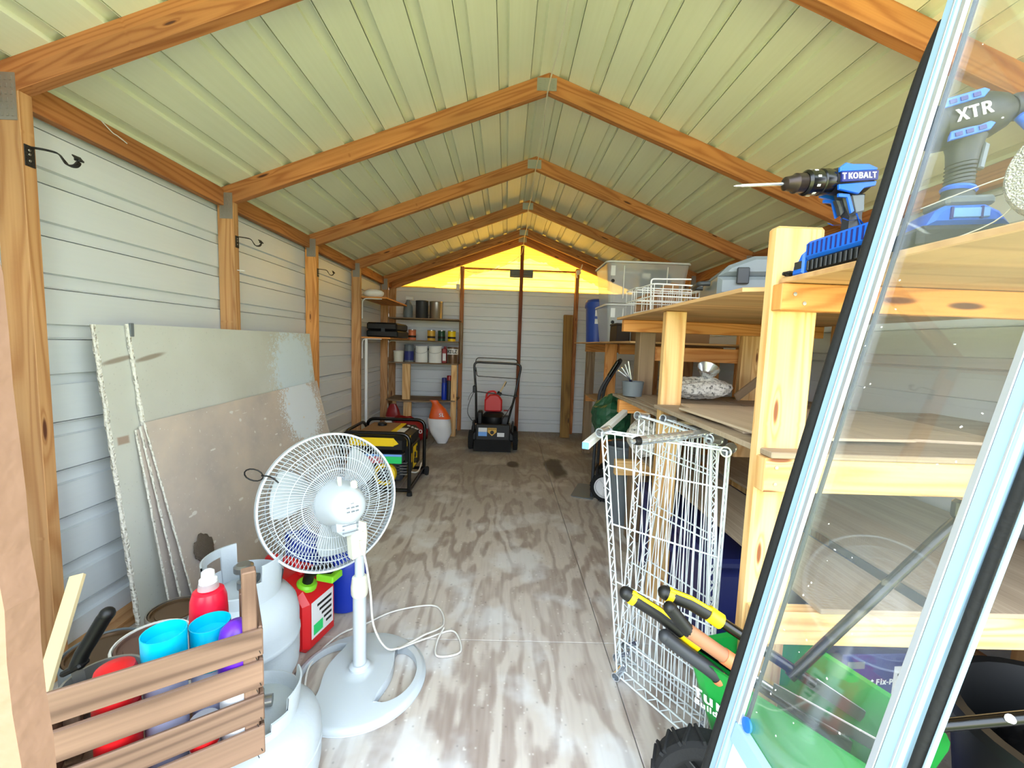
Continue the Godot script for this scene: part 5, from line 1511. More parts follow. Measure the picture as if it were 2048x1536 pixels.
func build_floor_machines() -> void:
	var t := thing("lawn_mower", "black push mower seen from behind in front of the back wall", "lawn mower", Vector3(-0.115, 0.001, -4.72))
	# deck
	var st := begin()
	prism(st, PackedVector2Array([Vector2(-0.24, 0.09), Vector2(0.24, 0.09), Vector2(0.235, 0.17), Vector2(0.19, 0.22), Vector2(-0.19, 0.22), Vector2(-0.235, 0.17)]), 0.44, Transform3D(Basis.IDENTITY, Vector3(0, 0, -0.05)), 0.02)
	done(st, "deck", M.black, t)
	bx(t, "rear_door", M.black, Vector3(-0.185, 0.10, 0.172), Vector3(0.185, 0.285, 0.20), 0.012)
	st = begin()
	prism(st, PackedVector2Array([Vector2(-0.20, 0.0), Vector2(0.20, 0.0), Vector2(0.20, 0.115), Vector2(0.18, 0.13), Vector2(-0.18, 0.13), Vector2(-0.20, 0.115)]), 0.012, Transform3D(Basis(Vector3.RIGHT, -0.5), Vector3(0, 0.003, 0.265)), 0.003)
	done(st, "trailing_flap", M.rubber, t)
	bx(t, "warning_label", M.label_blue, Vector3(-0.155, 0.155, 0.2005), Vector3(-0.062, 0.2, 0.2015), 0.0)
	bx(t, "warning_label", M.label_white, Vector3(-0.155, 0.201, 0.2005), Vector3(-0.062, 0.246, 0.2015), 0.0)
	slab(t, "danger_label", M.label_gold, [Vector2(-0.055, 0.246), Vector2(0.04, 0.246), Vector2(0.04, 0.20), Vector2(-0.008, 0.158), Vector2(-0.055, 0.20)], 0.0012, Transform3D(Basis.IDENTITY, Vector3(0, 0, 0.2012)))
	words(t, "DANGER", M.black, 0.016, facing(Vector3(-0.008, 0.232, 0.2022), Vector3.BACK))
	st = begin()
	lathe(st, [Vector2(0.021, 0), Vector2(0.021, 0.0008), Vector2(0, 0.001)], 14, Transform3D(Basis(Vector3.RIGHT, PI / 2), Vector3(-0.008, 0.197, 0.202)))
	done(st, "danger_symbol", M.black, t)
	bx(t, "white_label", M.label_white, Vector3(0.048, 0.152, 0.2005), Vector3(0.125, 0.195, 0.2015), 0.0)
	for s: float in [-1.0, 1.0]:
		wheel(t, "wheel", Transform3D(Basis(Vector3.BACK, -s * PI / 2), Vector3(s * 0.243 + 0.005, 0.10, 0.13)), 0.1, 0.05, M.dark_grey, 5)
		wheel(t, "wheel", Transform3D(Basis(Vector3.BACK, -s * PI / 2), Vector3(s * 0.243 + 0.005, 0.09, -0.27)), 0.09, 0.045, M.dark_grey, 5)
		bx(t, "wheel_bracket", M.black, Vector3(s * 0.215 - 0.012, 0.12, 0.02), Vector3(s * 0.215 + 0.012, 0.30, 0.15), 0.008)
	# engine
	st = begin()
	lathe(st, [Vector2(0, 0.2205), Vector2(0.13, 0.2205), Vector2(0.14, 0.24), Vector2(0.135, 0.33), Vector2(0.10, 0.37), Vector2(0.0, 0.38)], 28, Transform3D(Basis.IDENTITY, Vector3(0, 0, -0.1)))
	done(st, "engine_cover", M.black, t)
	bx(t, "muffler", M.dark_grey, Vector3(0.09, 0.222, -0.02), Vector3(0.17, 0.36, 0.08), 0.012)
	bx(t, "air_filter", M.black, Vector3(-0.18, 0.222, -0.06), Vector3(-0.125, 0.40, 0.06), 0.012)
	# handle
	pipe(t, "handle", M.gloss_black, rounded([Vector3(-0.19, 0.27, 0.07), Vector3(-0.20, 0.62, 0.08), Vector3(-0.235, 0.945, 0.03), Vector3(0.29, 0.935, 0.03), Vector3(0.235, 0.62, 0.08), Vector3(0.155, 0.27, 0.07)], 0.06), 0.013, 10)
	pipe(t, "blade_bail", M.gloss_black, rounded([Vector3(-0.225, 0.90, -0.03), Vector3(-0.215, 0.99, -0.055), Vector3(0.24, 0.985, -0.055), Vector3(0.272, 0.90, -0.03)], 0.04), 0.005, 6)
	pipe(t, "control_bar", M.gloss_black, rounded([Vector3(-0.21, 0.885, 0.05), Vector3(-0.195, 0.79, 0.05), Vector3(0.255, 0.775, 0.05)], 0.02), 0.0045, 6)
	pipe(t, "cross_brace", M.gloss_black, [Vector3(-0.205, 0.625, 0.09), Vector3(0.22, 0.585, 0.09)], 0.006, 6)
	bx(t, "clamp", M.black, Vector3(-0.235, 0.61, 0.06), Vector3(-0.195, 0.69, 0.105), 0.008)
	bx(t, "clamp_knob", M.black, Vector3(0.215, 0.575, 0.06), Vector3(0.255, 0.60, 0.10), 0.008)
	bx(t, "clamp_knob", M.bag_red, Vector3(0.11, 0.415, 0.075), Vector3(0.16, 0.43, 0.10), 0.004)
	pipe(t, "brake_cable", M.black, spline([Vector3(-0.21, 0.86, 0.06), Vector3(-0.215, 0.65, 0.10), Vector3(-0.26, 0.53, 0.11), Vector3(-0.285, 0.40, 0.11), Vector3(-0.24, 0.31, 0.10), Vector3(-0.2, 0.29, 0.08)]), 0.0035, 6)
	pipe(t, "starter_cord", M.black, spline([Vector3(0.225, 0.59, 0.09), Vector3(0.19, 0.48, 0.10), Vector3(0.12, 0.36, 0.10), Vector3(0.06, 0.27, 0.08)]), 0.004, 6)
	pipe(t, "loose_cable", M.black, spline([Vector3(-0.22, 0.63, 0.1), Vector3(-0.26, 0.59, 0.12), Vector3(-0.28, 0.53, 0.13)]), 0.0022, 5)
	var gc := thing("fuel_can", "small red fuel can with a tan spout standing on the black mower", "fuel can", Vector3(-0.125, 0.288, -4.60))
	slab(gc, "body", M.red, [Vector2(-0.09, 0.0), Vector2(0.09, 0.0), Vector2(0.1, 0.015), Vector2(0.1, 0.13), Vector2(0.06, 0.185), Vector2(0.02, 0.20), Vector2(-0.045, 0.19), Vector2(-0.1, 0.13), Vector2(-0.1, 0.015)], 0.11, Transform3D.IDENTITY, 0.014)
	pipe(gc, "handle", M.red, rounded([Vector3(-0.085, 0.14, 0), Vector3(-0.075, 0.215, 0), Vector3(0.01, 0.232, 0), Vector3(0.03, 0.19, 0)], 0.04), 0.011, 8)
	turned(gc, "cap", M.black, [Vector2(0.027, 0), Vector2(0.027, 0.03), Vector2(0.018, 0.035), Vector2(0, 0.035)], Transform3D(Basis(Vector3.BACK, -0.5), Vector3(0.058, 0.19, 0)), 16)
	pipe(gc, "spout", M.lath, [Vector3(0.072, 0.215, 0), Vector3(0.135, 0.345, 0)], 0.009, 8)
	pipe(gc, "spout_slot", M.black, [Vector3(0.118, 0.285, 0.008), Vector3(0.142, 0.335, 0.008)], 0.004, 6)
	gc.position.y = 0.386
	gc.position.z = -4.82

	# ---- hand truck, its back to the shelves
	var h := thing("hand_truck", "grey steel hand truck with white-rimmed wheels parked beside the far shelving", "hand truck", Vector3(0.725, 0.001, -3.15), -0.35)
	for z in [0.0, -0.26]:
		pipe(h, "frame_rail", M.dark_grey, rounded([Vector3(-0.035, 0.01, z), Vector3(-0.03, 0.45, z), Vector3(-0.018, 0.80, z), Vector3(0.0, 0.86, z), Vector3(0.105, 1.05, z), Vector3(0.11, 1.06, -0.13)] if z == 0.0 else [Vector3(-0.035, 0.01, z), Vector3(-0.03, 0.45, z), Vector3(-0.018, 0.80, z), Vector3(0.0, 0.86, z), Vector3(0.105, 1.05, z), Vector3(0.11, 1.06, -0.13)], 0.06), 0.0125, 10)
	pipe(h, "handle_grip", M.gloss_black, [Vector3(0.045, 0.94, 0.0), Vector3(0.106, 1.052, 0.0)], 0.016, 10)
	for y in [0.2, 0.45, 0.7]: pipe(h, "cross_bar", M.dark_grey, [Vector3(-0.033 + y * 0.012, y, 0), Vector3(-0.033 + y * 0.012, y, -0.26)], 0.009, 8)
	slab(h, "toe_plate", M.mid_grey, [Vector2(-0.19, -0.03), Vector2(-0.19, 0.27), Vector2(-0.17, 0.29), Vector2(-0.02, 0.29), Vector2(-0.02, -0.05), Vector2(-0.17, -0.05)], 0.006, Transform3D(Basis(Vector3.RIGHT, Vector3.FORWARD, Vector3.UP), Vector3(0, 0.004, 0)), 0.001)
	bx(h, "axle_bracket", M.dark_grey, Vector3(-0.02, 0.085, -0.01), Vector3(0.085, 0.16, 0.0), 0.003)
	bx(h, "axle_bracket", M.dark_grey, Vector3(-0.02, 0.085, -0.26), Vector3(0.085, 0.16, -0.25), 0.003)
	pipe(h, "axle", M.steel, [Vector3(0.07, 0.112, 0.02), Vector3(0.07, 0.112, -0.28)], 0.008, 8)
	for z in [0.045, -0.305]:
		wheel(h, "wheel", Transform3D(Basis(Vector3.RIGHT, PI / 2), Vector3(0.07, 0.112, z)), 0.11, 0.045, M.label_white, 3)

# ------------------------------------------------------------------ the right side: wire shelves, spreader, glazed panel

func wire_shelf(label: String, tl: Vector3, tr: Vector3, bl: Vector3, br: Vector3, wires: int) -> void:
	var c := (bl + br) / 2.0
	c.y = 0.0
	var t := thing("wire_shelf", label, "wire shelf", c, 0.0, "chrome wire shelves stood on end")
	var p := func(u: float, v: float, d: float) -> Vector3:
		var a := bl.lerp(br, u)
		var b := tl.lerp(tr, u)
		var n := (br - bl + tr - tl).cross(tl - bl).normalized()
		return a.lerp(b, v) + n * d - c
	var st := begin()
	for k in range(1, wires):
		var u := float(k) / wires
		tube(st, [p.call(u, 0.01, 0.0), p.call(u, 0.5, 0.0), p.call(u, 0.99, 0.0)], 0.0019, 5)
	done(st, "wire_deck", M.white_wire, t)
	for v in [0.14, 0.38, 0.62, 0.86]:
		pipe(t, "cross_wire", M.white_wire, [p.call(0.0, v, 0.005), p.call(1.0, v, 0.005)], 0.0028, 6)
	# a zigzag truss along each side
	for side in [[Vector2(0, 0), Vector2(0, 1), 34], [Vector2(1, 0), Vector2(1, 1), 34], [Vector2(0, 0), Vector2(1, 0), 13], [Vector2(0, 1), Vector2(1, 1), 13]]:
		st = begin()
		var a: Vector2 = side[0]
		var b: Vector2 = side[1]
		var n: int = side[2]
		var zig := []
		for k in n + 1:
			var q := a.lerp(b, lerpf(0.02, 0.98, float(k) / n))
			zig.append(p.call(q.x, q.y, 0.0 if k % 2 == 0 else 0.032))
		for d in [0.0, 0.032]:
			tube(st, [p.call(a.x, a.y, d), p.call(b.x, b.y, d)], 0.0032, 6)
		tube(st, zig, 0.0024, 5)
		done(st, "truss", M.white_wire, t)
	var n := (br - bl + tr - tl).cross(tl - bl).normalized()
	for u in [0.0, 1.0]:
		for v in [0.0, 1.0]:
			var o: Vector3 = p.call(u, v, 0.016)
			var xf := facing(o, n) * Transform3D(Basis(Vector3.RIGHT, PI / 2), Vector3.ZERO)
			turned(t, "corner_collar", M.chrome, [Vector2(0.0125, -0.03), Vector2(0.0165, -0.03), Vector2(0.0165, -0.022), Vector2(0.015, -0.02), Vector2(0.015, 0.02), Vector2(0.0165, 0.022), Vector2(0.0165, 0.03), Vector2(0.0125, 0.03), Vector2(0.0125, -0.03)], xf, 18)

func chrome_post(label: String, a: Vector3, b: Vector3, r: float) -> void:
	var t := thing("chrome_post", label, "pole", a)
	var d := b - a
	var n := int(d.length() / 0.03)
	var prof := []
	for k in n:
		var y := d.length() * k / n
		prof.append(Vector2(r, y + 0.0005))
		prof.append(Vector2(r, y + d.length() / n * 0.72))
		prof.append(Vector2(r * 0.88, y + d.length() / n * 0.78))
		prof.append(Vector2(r * 0.88, y + d.length() / n * 0.94))
	prof.append(Vector2(r, d.length()))
	prof.append(Vector2(0, d.length()))
	var y := d.normalized()
	var x := y.cross(Vector3.UP).normalized()
	var xf := Transform3D(Basis(x, y, x.cross(y)), Vector3.ZERO)
	turned(t, "tube", M.chrome, prof, xf, 20)
	turned(t, "end_cap", M.black, [Vector2(0, -0.018), Vector2(r * 0.8, -0.016), Vector2(r * 0.95, -0.008), Vector2(r * 0.95, 0.0), Vector2(0, 0.0)], xf, 18)
	turned(t, "foot_nut", M.chrome, [Vector2(0, -0.032), Vector2(r * 0.55, -0.03), Vector2(r * 0.6, -0.019), Vector2(0, -0.019)], xf, 6)

func build_right_side() -> void:
	wire_shelf("tall chrome wire shelf on end, front of the stack and nearest the aisle", Vector3(0.352, 0.868, -1.43), Vector3(0.685, 0.86, -1.25), Vector3(0.446, 0.018, -1.40), Vector3(0.622, 0.018, -1.13), 13)
	wire_shelf("tall chrome wire shelf on end, middle one of the stack", Vector3(0.545, 0.89, -1.62), Vector3(0.70, 0.862, -1.36), Vector3(0.475, 0.018, -1.47), Vector3(0.665, 0.018, -1.19), 13)
	wire_shelf("tall chrome wire shelf on end, hindmost and leaning on the shelving posts", Vector3(0.64, 0.884, -1.60), Vector3(0.72, 0.866, -1.40), Vector3(0.525, 0.018, -1.53), Vector3(0.70, 0.018, -1.24), 13)
	chrome_post("grooved chrome shelf post lying across the wire shelves and into the shelving", Vector3(0.398, 0.882, -1.22), Vector3(1.05, 0.888, -1.57), 0.0135)
	var pv := thing("plastic_pipe", "white square plastic pipe with a blue end poking out above the wire shelf", "pipe", Vector3(0.27, 0.83, -1.36))
	bar(pv, "tube", M.label_white, Vector3.ZERO, Vector3(0.30, 0.02, -0.62), 0.026, 0.026, Vector3.UP, 0.004)
	bar(pv, "end_plug", M.label_blue, Vector3(-0.0022, -0.0001, 0.0045), Vector3(-0.0003, 0, 0.0006), 0.022, 0.022, Vector3.UP, 0.002)
	spreader()
	loppers()
	glazed_panel()
	# under the shelves
	var nt := thing("storage_tote", "navy blue storage tote on the floor under the near shelving", "tote", Vector3(0.98, 0.001, -1.80))
	bx(nt, "tub", M.navy, Vector3(-0.24, 0, -0.40), Vector3(0.24, 0.40, 0.40), 0.03)
	bx(nt, "lid", M.navy, Vector3(-0.26, 0.401, -0.42), Vector3(0.26, 0.44, 0.42), 0.015)
	bx(nt, "handle", M.navy, Vector3(-0.262, 0.30, -0.1), Vector3(-0.2405, 0.33, 0.1), 0.006)
	var gb := thing("grey_bin", "tall grey plastic bin on the floor behind the wire shelves", "bin", Vector3(0.785, 0.001, -2.74))
	turned(gb, "bin", M.mid_grey, [Vector2(0.0, 0.0), Vector2(0.08, 0.0), Vector2(0.10, 0.50), Vector2(0.107, 0.505), Vector2(0.107, 0.52), Vector2(0.095, 0.52), Vector2(0.075, 0.02), Vector2(0, 0.02)], Transform3D.IDENTITY, 28)
	var tp := thing("green_tarp", "crumpled dark green tarp bundled on top of the grey bin", "tarp", Vector3(0.715, 0.522, -2.70))
	var st := begin()
	crumple(st, Vector3(-0.02, 0.19, 0.02), Vector3(0.17, 0.185, 0.16), 21, 0.55)
	done(st, "tarp", M.tarp, tp)
	var dc := thing("speckled_cloth", "black and white speckled drop cloth heaped under the middle shelf end", "cloth", Vector3(0.80, 0.653, -3.56))
	dc.position = Vector3(0.785, 0.544, -2.30)
	st = begin()
	crumple(st, Vector3(0.0, 0.12, 0.0), Vector3(0.12, 0.12, 0.11), 22, 0.4)
	done(st, "cloth", M.speckle, dc)
	var dk := thing("black_bin", "round black plastic bin on the floor at the right edge of the picture", "bin", Vector3(1.30, 0.001, -0.80))
	turned(dk, "bin", M.black, [Vector2(0.0, 0.0), Vector2(0.20, 0.0), Vector2(0.24, 0.33), Vector2(0.255, 0.335), Vector2(0.255, 0.36), Vector2(0.232, 0.36), Vector2(0.2, 0.03), Vector2(0, 0.03)], Transform3D.IDENTITY, 32)
	var bg := thing("rubbish_sack", "shiny black rubbish sack slumped inside the round black bin", "sack", Vector3(1.30, 0.032, -0.80))
	st = begin()
	crumple(st, Vector3(0, 0.17, 0), Vector3(0.185, 0.168, 0.185), 25, 0.25)
	done(st, "sack", M.gloss_black, bg)
	var bxx := thing("printed_carton", "dark blue and white printed carton under the lowest shelf behind the glass", "carton", Vector3(1.07, 0.001, -1.215), 0.05)
	bx(bxx, "box", M.label_dark_blue, Vector3(-0.115, 0.0, -0.12), Vector3(0.16, 0.325, 0.12), 0.003)
	bx(bxx, "label", M.label_white, Vector3(0.04, 0.17, 0.1205), Vector3(0.155, 0.29, 0.122), 0.0)
	bx(bxx, "label", M.label_white, Vector3(-0.105, 0.10, 0.1205), Vector3(0.03, 0.20, 0.122), 0.0)
	bx(bxx, "label", M.mid_grey, Vector3(-0.1, 0.285, 0.1205), Vector3(-0.05, 0.305, 0.122), 0.0)
	words(bxx, "Clean Cut Fix-Pro", M.label_white, 0.017, facing(Vector3(-0.03, 0.245, 0.122), Vector3.BACK))
	for k in 4: bx(bxx, "print", M.mid_grey, Vector3(0.05, 0.19 + 0.024 * k, 0.1221), Vector3(0.13, 0.197 + 0.024 * k, 0.1226), 0.0)

# a sharply folded heap
func crumple(st: SurfaceTool, c: Vector3, r: Vector3, seed_: int, rough: float) -> void:
	var noise := FastNoiseLite.new()
	noise.seed = seed_
	noise.noise_type = FastNoiseLite.TYPE_CELLULAR
	noise.cellular_return_type = FastNoiseLite.RETURN_DISTANCE
	noise.frequency = 0.9
	var segs := 36
	var rings := 22
	var grid := []
	for i in rings + 1:
		var row := []
		for k in segs:
			var p := PI * i / rings
			var a := TAU * k / segs
			var d := Vector3(sin(p) * cos(a), cos(p), sin(p) * sin(a))
			var f := 1.0 + rough * noise.get_noise_3dv(d * 1.7) * 0.8
			var v := d * r * f
			v.y = maxf(v.y, -r.y * 0.985 + 0.004)
			row.append(c + v)
		grid.append(row)
	for i in rings:
		for k in segs:
			var l := (k + 1) % segs
			for tr in [[grid[i][k], grid[i][l], grid[i + 1][l]], [grid[i][k], grid[i + 1][l], grid[i + 1][k]]]:
				var n: Vector3 = (tr[1] - tr[0]).cross(tr[2] - tr[0])
				if n.length() < 1e-10: continue
				if n.dot(tr[0] - c) < 0: n = -n
				n = n.normalized()
				tri(st, tr[0], tr[1], tr[2], n, n, n)

func spreader() -> void:
	var t := thing("lawn_spreader", "green wheeled lawn spreader with black handle behind the leaning glazed panel", "spreader", Vector3(0.68, 0.001, -0.86))
	var rim := [Vector3(0.452, 0.42, -0.985), Vector3(0.745, 0.435, -1.045), Vector3(0.90, 0.41, -0.76), Vector3(0.72, 0.40, -0.66)]
	var low := [Vector3(0.555, 0.13, -1.00), Vector3(0.70, 0.13, -1.04), Vector3(0.81, 0.13, -0.88), Vector3(0.69, 0.13, -0.80)]
	var off := -t.position
	var st := begin()
	var layers := []
	for k in 7:
		var f := k / 6.0
		var ring := []
		for i in 4:
			var a: Vector3 = low[i].lerp(rim[i], pow(f, 0.85))
			ring.append(a + off)
		layers.append(ring)
	var rnd := func(ring: Array) -> Array: return rounded(ring, 0.05, 4, true)
	var outer := []
	for l in layers: outer.append(rnd.call(l))
	var cen := Vector3.ZERO
	for v: Vector3 in outer[-1]: cen += v / outer[-1].size()
	var lip := []
	var inner := []
	for v: Vector3 in outer[-1]:
		var o := (v - cen)
		o.y = 0
		o = o.normalized()
		lip.append(v + o * 0.012 + Vector3.UP * 0.004)
		inner.append(v - o * 0.005 + Vector3.UP * 0.002)
	outer.append(lip)
	outer.append(inner)
	for k in range(5, -1, -1):
		var ring := []
		var rr: Array = rnd.call(layers[k])
		var c2 := Vector3.ZERO
		for v: Vector3 in rr: c2 += v / rr.size()
		for v: Vector3 in rr:
			var o := v - c2
			o.y = 0
			ring.append(v - o.normalized() * 0.005)
		outer.append(ring)
	var n: int = outer[0].size()
	for i in outer.size() - 1:
		for k in n:
			var l := (k + 1) % n
			var nn: Vector3 = (outer[i][l] - outer[i][k]).cross(outer[i + 1][k] - outer[i][k]).normalized()
			flat_quad(st, outer[i][k], outer[i][l], outer[i + 1][l], outer[i + 1][k], nn)
	done(st, "hopper", M.green, t)
	# lettering on the aisle side of the hopper
	var e0: Vector3 = rim[0] + off
	var e1: Vector3 = rim[3] + off
	var l0: Vector3 = low[0] + off
	var l1: Vector3 = low[3] + off
	var fn := (e1 - e0).cross(l0 - e0).normalized()
	if fn.x > 0: fn = -fn
	var uu := (e1 - e0).normalized()
	var up := fn.cross(uu).normalized()
	if up.y < 0: up = -up
	var face := Basis(uu, up, uu.cross(up))
	var spot := (e0.lerp(e1, 0.165)).lerp(l0.lerp(l1, 0.165), 0.36)
	words(t, "Turf", M.label_white, 0.034, Transform3D(face, spot + fn * 0.007))
	words(t, "Builder", M.label_white, 0.018, Transform3D(face, spot + fn * 0.009 - up * 0.03))
	var ring := []
	for k in 20: ring.append(spot + fn * 0.008 + uu * (0.066 + 0.02 * cos(TAU * k / 20)) + up * (0.012 + 0.02 * sin(TAU * k / 20)))
	pipe(t, "emblem", M.label_white, ring, 0.003, 5, true)
	bx(t, "chassis", M.black, Vector3(0.57, 0.07, -1.02) + off, Vector3(0.80, 0.128, -0.80) + off, 0.01)
	pipe(t, "axle", M.steel, [Vector3(0.55, 0.125, -0.935) + off, Vector3(0.94, 0.125, -1.065) + off], 0.007, 8)
	var ax := Vector3(-0.36, 0.0, 0.93).normalized()
	var wb := Basis(ax.cross(Vector3.UP).normalized(), ax, Vector3.UP)
	wheel(t, "wheel", Transform3D(wb, Vector3(0.513, 0.128, -0.905) + off), 0.126, 0.06, M.black, 6)
	wheel(t, "wheel", Transform3D(wb, Vector3(0.90, 0.128, -1.05) + off), 0.126, 0.06, M.black, 6)
	pipe(t, "handle", M.gloss_black, rounded([Vector3(0.675, 0.412, -0.90) + off, Vector3(1.01, 0.80, -0.895) + off, Vector3(1.06, 0.825, -0.895) + off, Vector3(1.30, 0.765, -0.88) + off], 0.05), 0.0115, 10)
	pipe(t, "handle_brace", M.gloss_black, [Vector3(0.78, 0.42, -0.76) + off, Vector3(1.16, 0.62, -0.62) + off], 0.0105, 8)
	turned(t, "brace_bolt", M.label_white, [Vector2(0.008, 0), Vector2(0.006, 0.006), Vector2(0, 0.008)], facing(Vector3(0.93, 0.51, -0.695) + off, Vector3(-0.4, 0.3, 1)) * Transform3D(Basis(Vector3.RIGHT, PI / 2), Vector3.ZERO), 10)
	bx(t, "lever", M.gloss_black, Vector3(1.0, 0.80, -0.91) + off, Vector3(1.05, 0.845, -0.885) + off, 0.008)

func grip(parent: Node3D, called: String, m: Material, pts: Array, r: float) -> void:
	var st := begin()
	tube(st, pts, r, 12)
	ball(st, pts[0], Vector3(r, r, r), 1, 0.0, 12, 8)
	ball(st, pts[-1], Vector3(r, r, r), 1, 0.0, 12, 8)
	done(st, called, m, parent)

func loppers() -> void:
	# long-handled cutters lying in the hopper; handles towards the aisle
	for d in [["long black and yellow handled lopper lying lowest towards the aisle in the hopper", Vector3(0.318, 0.545, -1.0), Vector3(0.474, 0.452, -0.965), Vector3(0.745, 0.30, -0.90)], ["black and yellow handled lopper lying behind the others at the back of the hopper", Vector3(0.398, 0.573, -0.96), Vector3(0.513, 0.526, -0.94), Vector3(0.73, 0.40, -0.90)]]:
		var a: Vector3 = d[1]
		var b: Vector3 = d[2]
		var c: Vector3 = d[3]
		var t := thing("lopper", d[0], "lopper", c, 0.0)
		grip(t, "grip", M.black, [a - c, a.lerp(b, 0.5) + Vector3(0, 0.006, 0) - c, b - c], 0.0165)
		pipe(t, "grip_stripe", M.yellow, [a.lerp(b, 0.08) + Vector3(0, 0.0145, 0.006) - c, a.lerp(b, 0.5) + Vector3(0, 0.0205, 0.006) - c, b + Vector3(0, 0.014, 0.004) - c], 0.0055, 8)
		turned(t, "grip_ring", M.yellow, [Vector2(0.0172, -0.007), Vector2(0.0182, 0), Vector2(0.0172, 0.007)], Transform3D(along(Vector3.ZERO, b - a).basis * Basis(Vector3.BACK, PI / 2), a.lerp(b, 0.1) - c), 16)
		pipe(t, "grip_end", M.yellow, [a.lerp(b, 0.86) + Vector3(0, 0.004, 0) - c, b - c, b.lerp(c, 0.06) - c], 0.0185, 12)
		pipe(t, "shaft", M.gloss_black, [b.lerp(c, 0.06) - c, Vector3.ZERO], 0.0125, 10)
		bar(t, "blade", M.steel, Vector3(0, 0.0, 0), Vector3(0.10, -0.055, 0.03), 0.03, 0.004, Vector3.UP, 0.001)
	var wa := Vector3(0.418, 0.535, -0.925)
	var wb := Vector3(0.443, 0.505, -0.92)
	var wc := Vector3(0.545, 0.44, -0.91)
	var we := Vector3(0.78, 0.31, -0.85)
	var w := thing("hedge_shears", "black-tipped shears with a worn wooden copper-ended handle in the hopper", "shears", we)
	grip(w, "grip_tip", M.black, [wa + Vector3(-0.02, 0.022, 0) - we, wb - we], 0.015)
	grip(w, "wooden_grip", M.worn_wood, [wb + Vector3(0.004, -0.002, 0) - we, wc - we], 0.0165)
	pipe(w, "ferrule", M.copper, [wb.lerp(wc, 0.8) - we, wc - we, wc.lerp(we, 0.08) - we], 0.018, 12)
	pipe(w, "shaft", M.steel, [wc.lerp(we, 0.08) - we, Vector3.ZERO], 0.006, 8)
	var ka := Vector3(0.405, 0.465, -0.955)
	var kb := Vector3(0.525, 0.375, -0.925)
	var ke := Vector3(0.77, 0.25, -0.85)
	var k := thing("pruning_shears", "grey-black curved lopper handle with an orange ring resting on the hopper rim", "lopper", ke)
	var pts := spline([ka - ke, ka.lerp(kb, 0.35) + Vector3(0, 0.004, 0) - ke, ka.lerp(kb, 0.75) + Vector3(0, 0.012, 0) - ke, kb + Vector3(0.012, 0.006, 0) - ke], 5)
	grip(k, "grip", M.dark_grey, pts, 0.0165)
	turned(k, "ring", M.copper, [Vector2(0.017, -0.006), Vector2(0.018, 0), Vector2(0.017, 0.006)], Transform3D(along(Vector3.ZERO, kb - ka).basis * Basis(Vector3.BACK, PI / 2), ka.lerp(kb, 0.97) + Vector3(0.006, 0.008, 0) - ke), 16)
	pipe(k, "shaft", M.steel, [kb + Vector3(0.012, 0.006, 0) - ke, Vector3.ZERO], 0.0075, 8)
	var sa := Vector3(0.60, 0.432, -0.845)
	var saw := thing("saw_blade", "long steel saw blade with a white paper label lying across the hopper", "saw", sa)
	bar(saw, "blade", M.steel, Vector3.ZERO, Vector3(0.20, -0.025, 0.18), 0.045, 0.0025, Vector3(-0.6, 0.8, 0.0), 0.0005)
	bar(saw, "label", M.label_white, Vector3(0.035, 0.0, 0.030), Vector3(0.13, -0.012, 0.115), 0.026, 0.0045, Vector3(-0.6, 0.8, 0.0), 0.0)
	bar(saw, "handle", M.copper, Vector3(0.20, -0.026, 0.181), Vector3(0.25, -0.034, 0.222), 0.035, 0.02, Vector3.UP, 0.006)

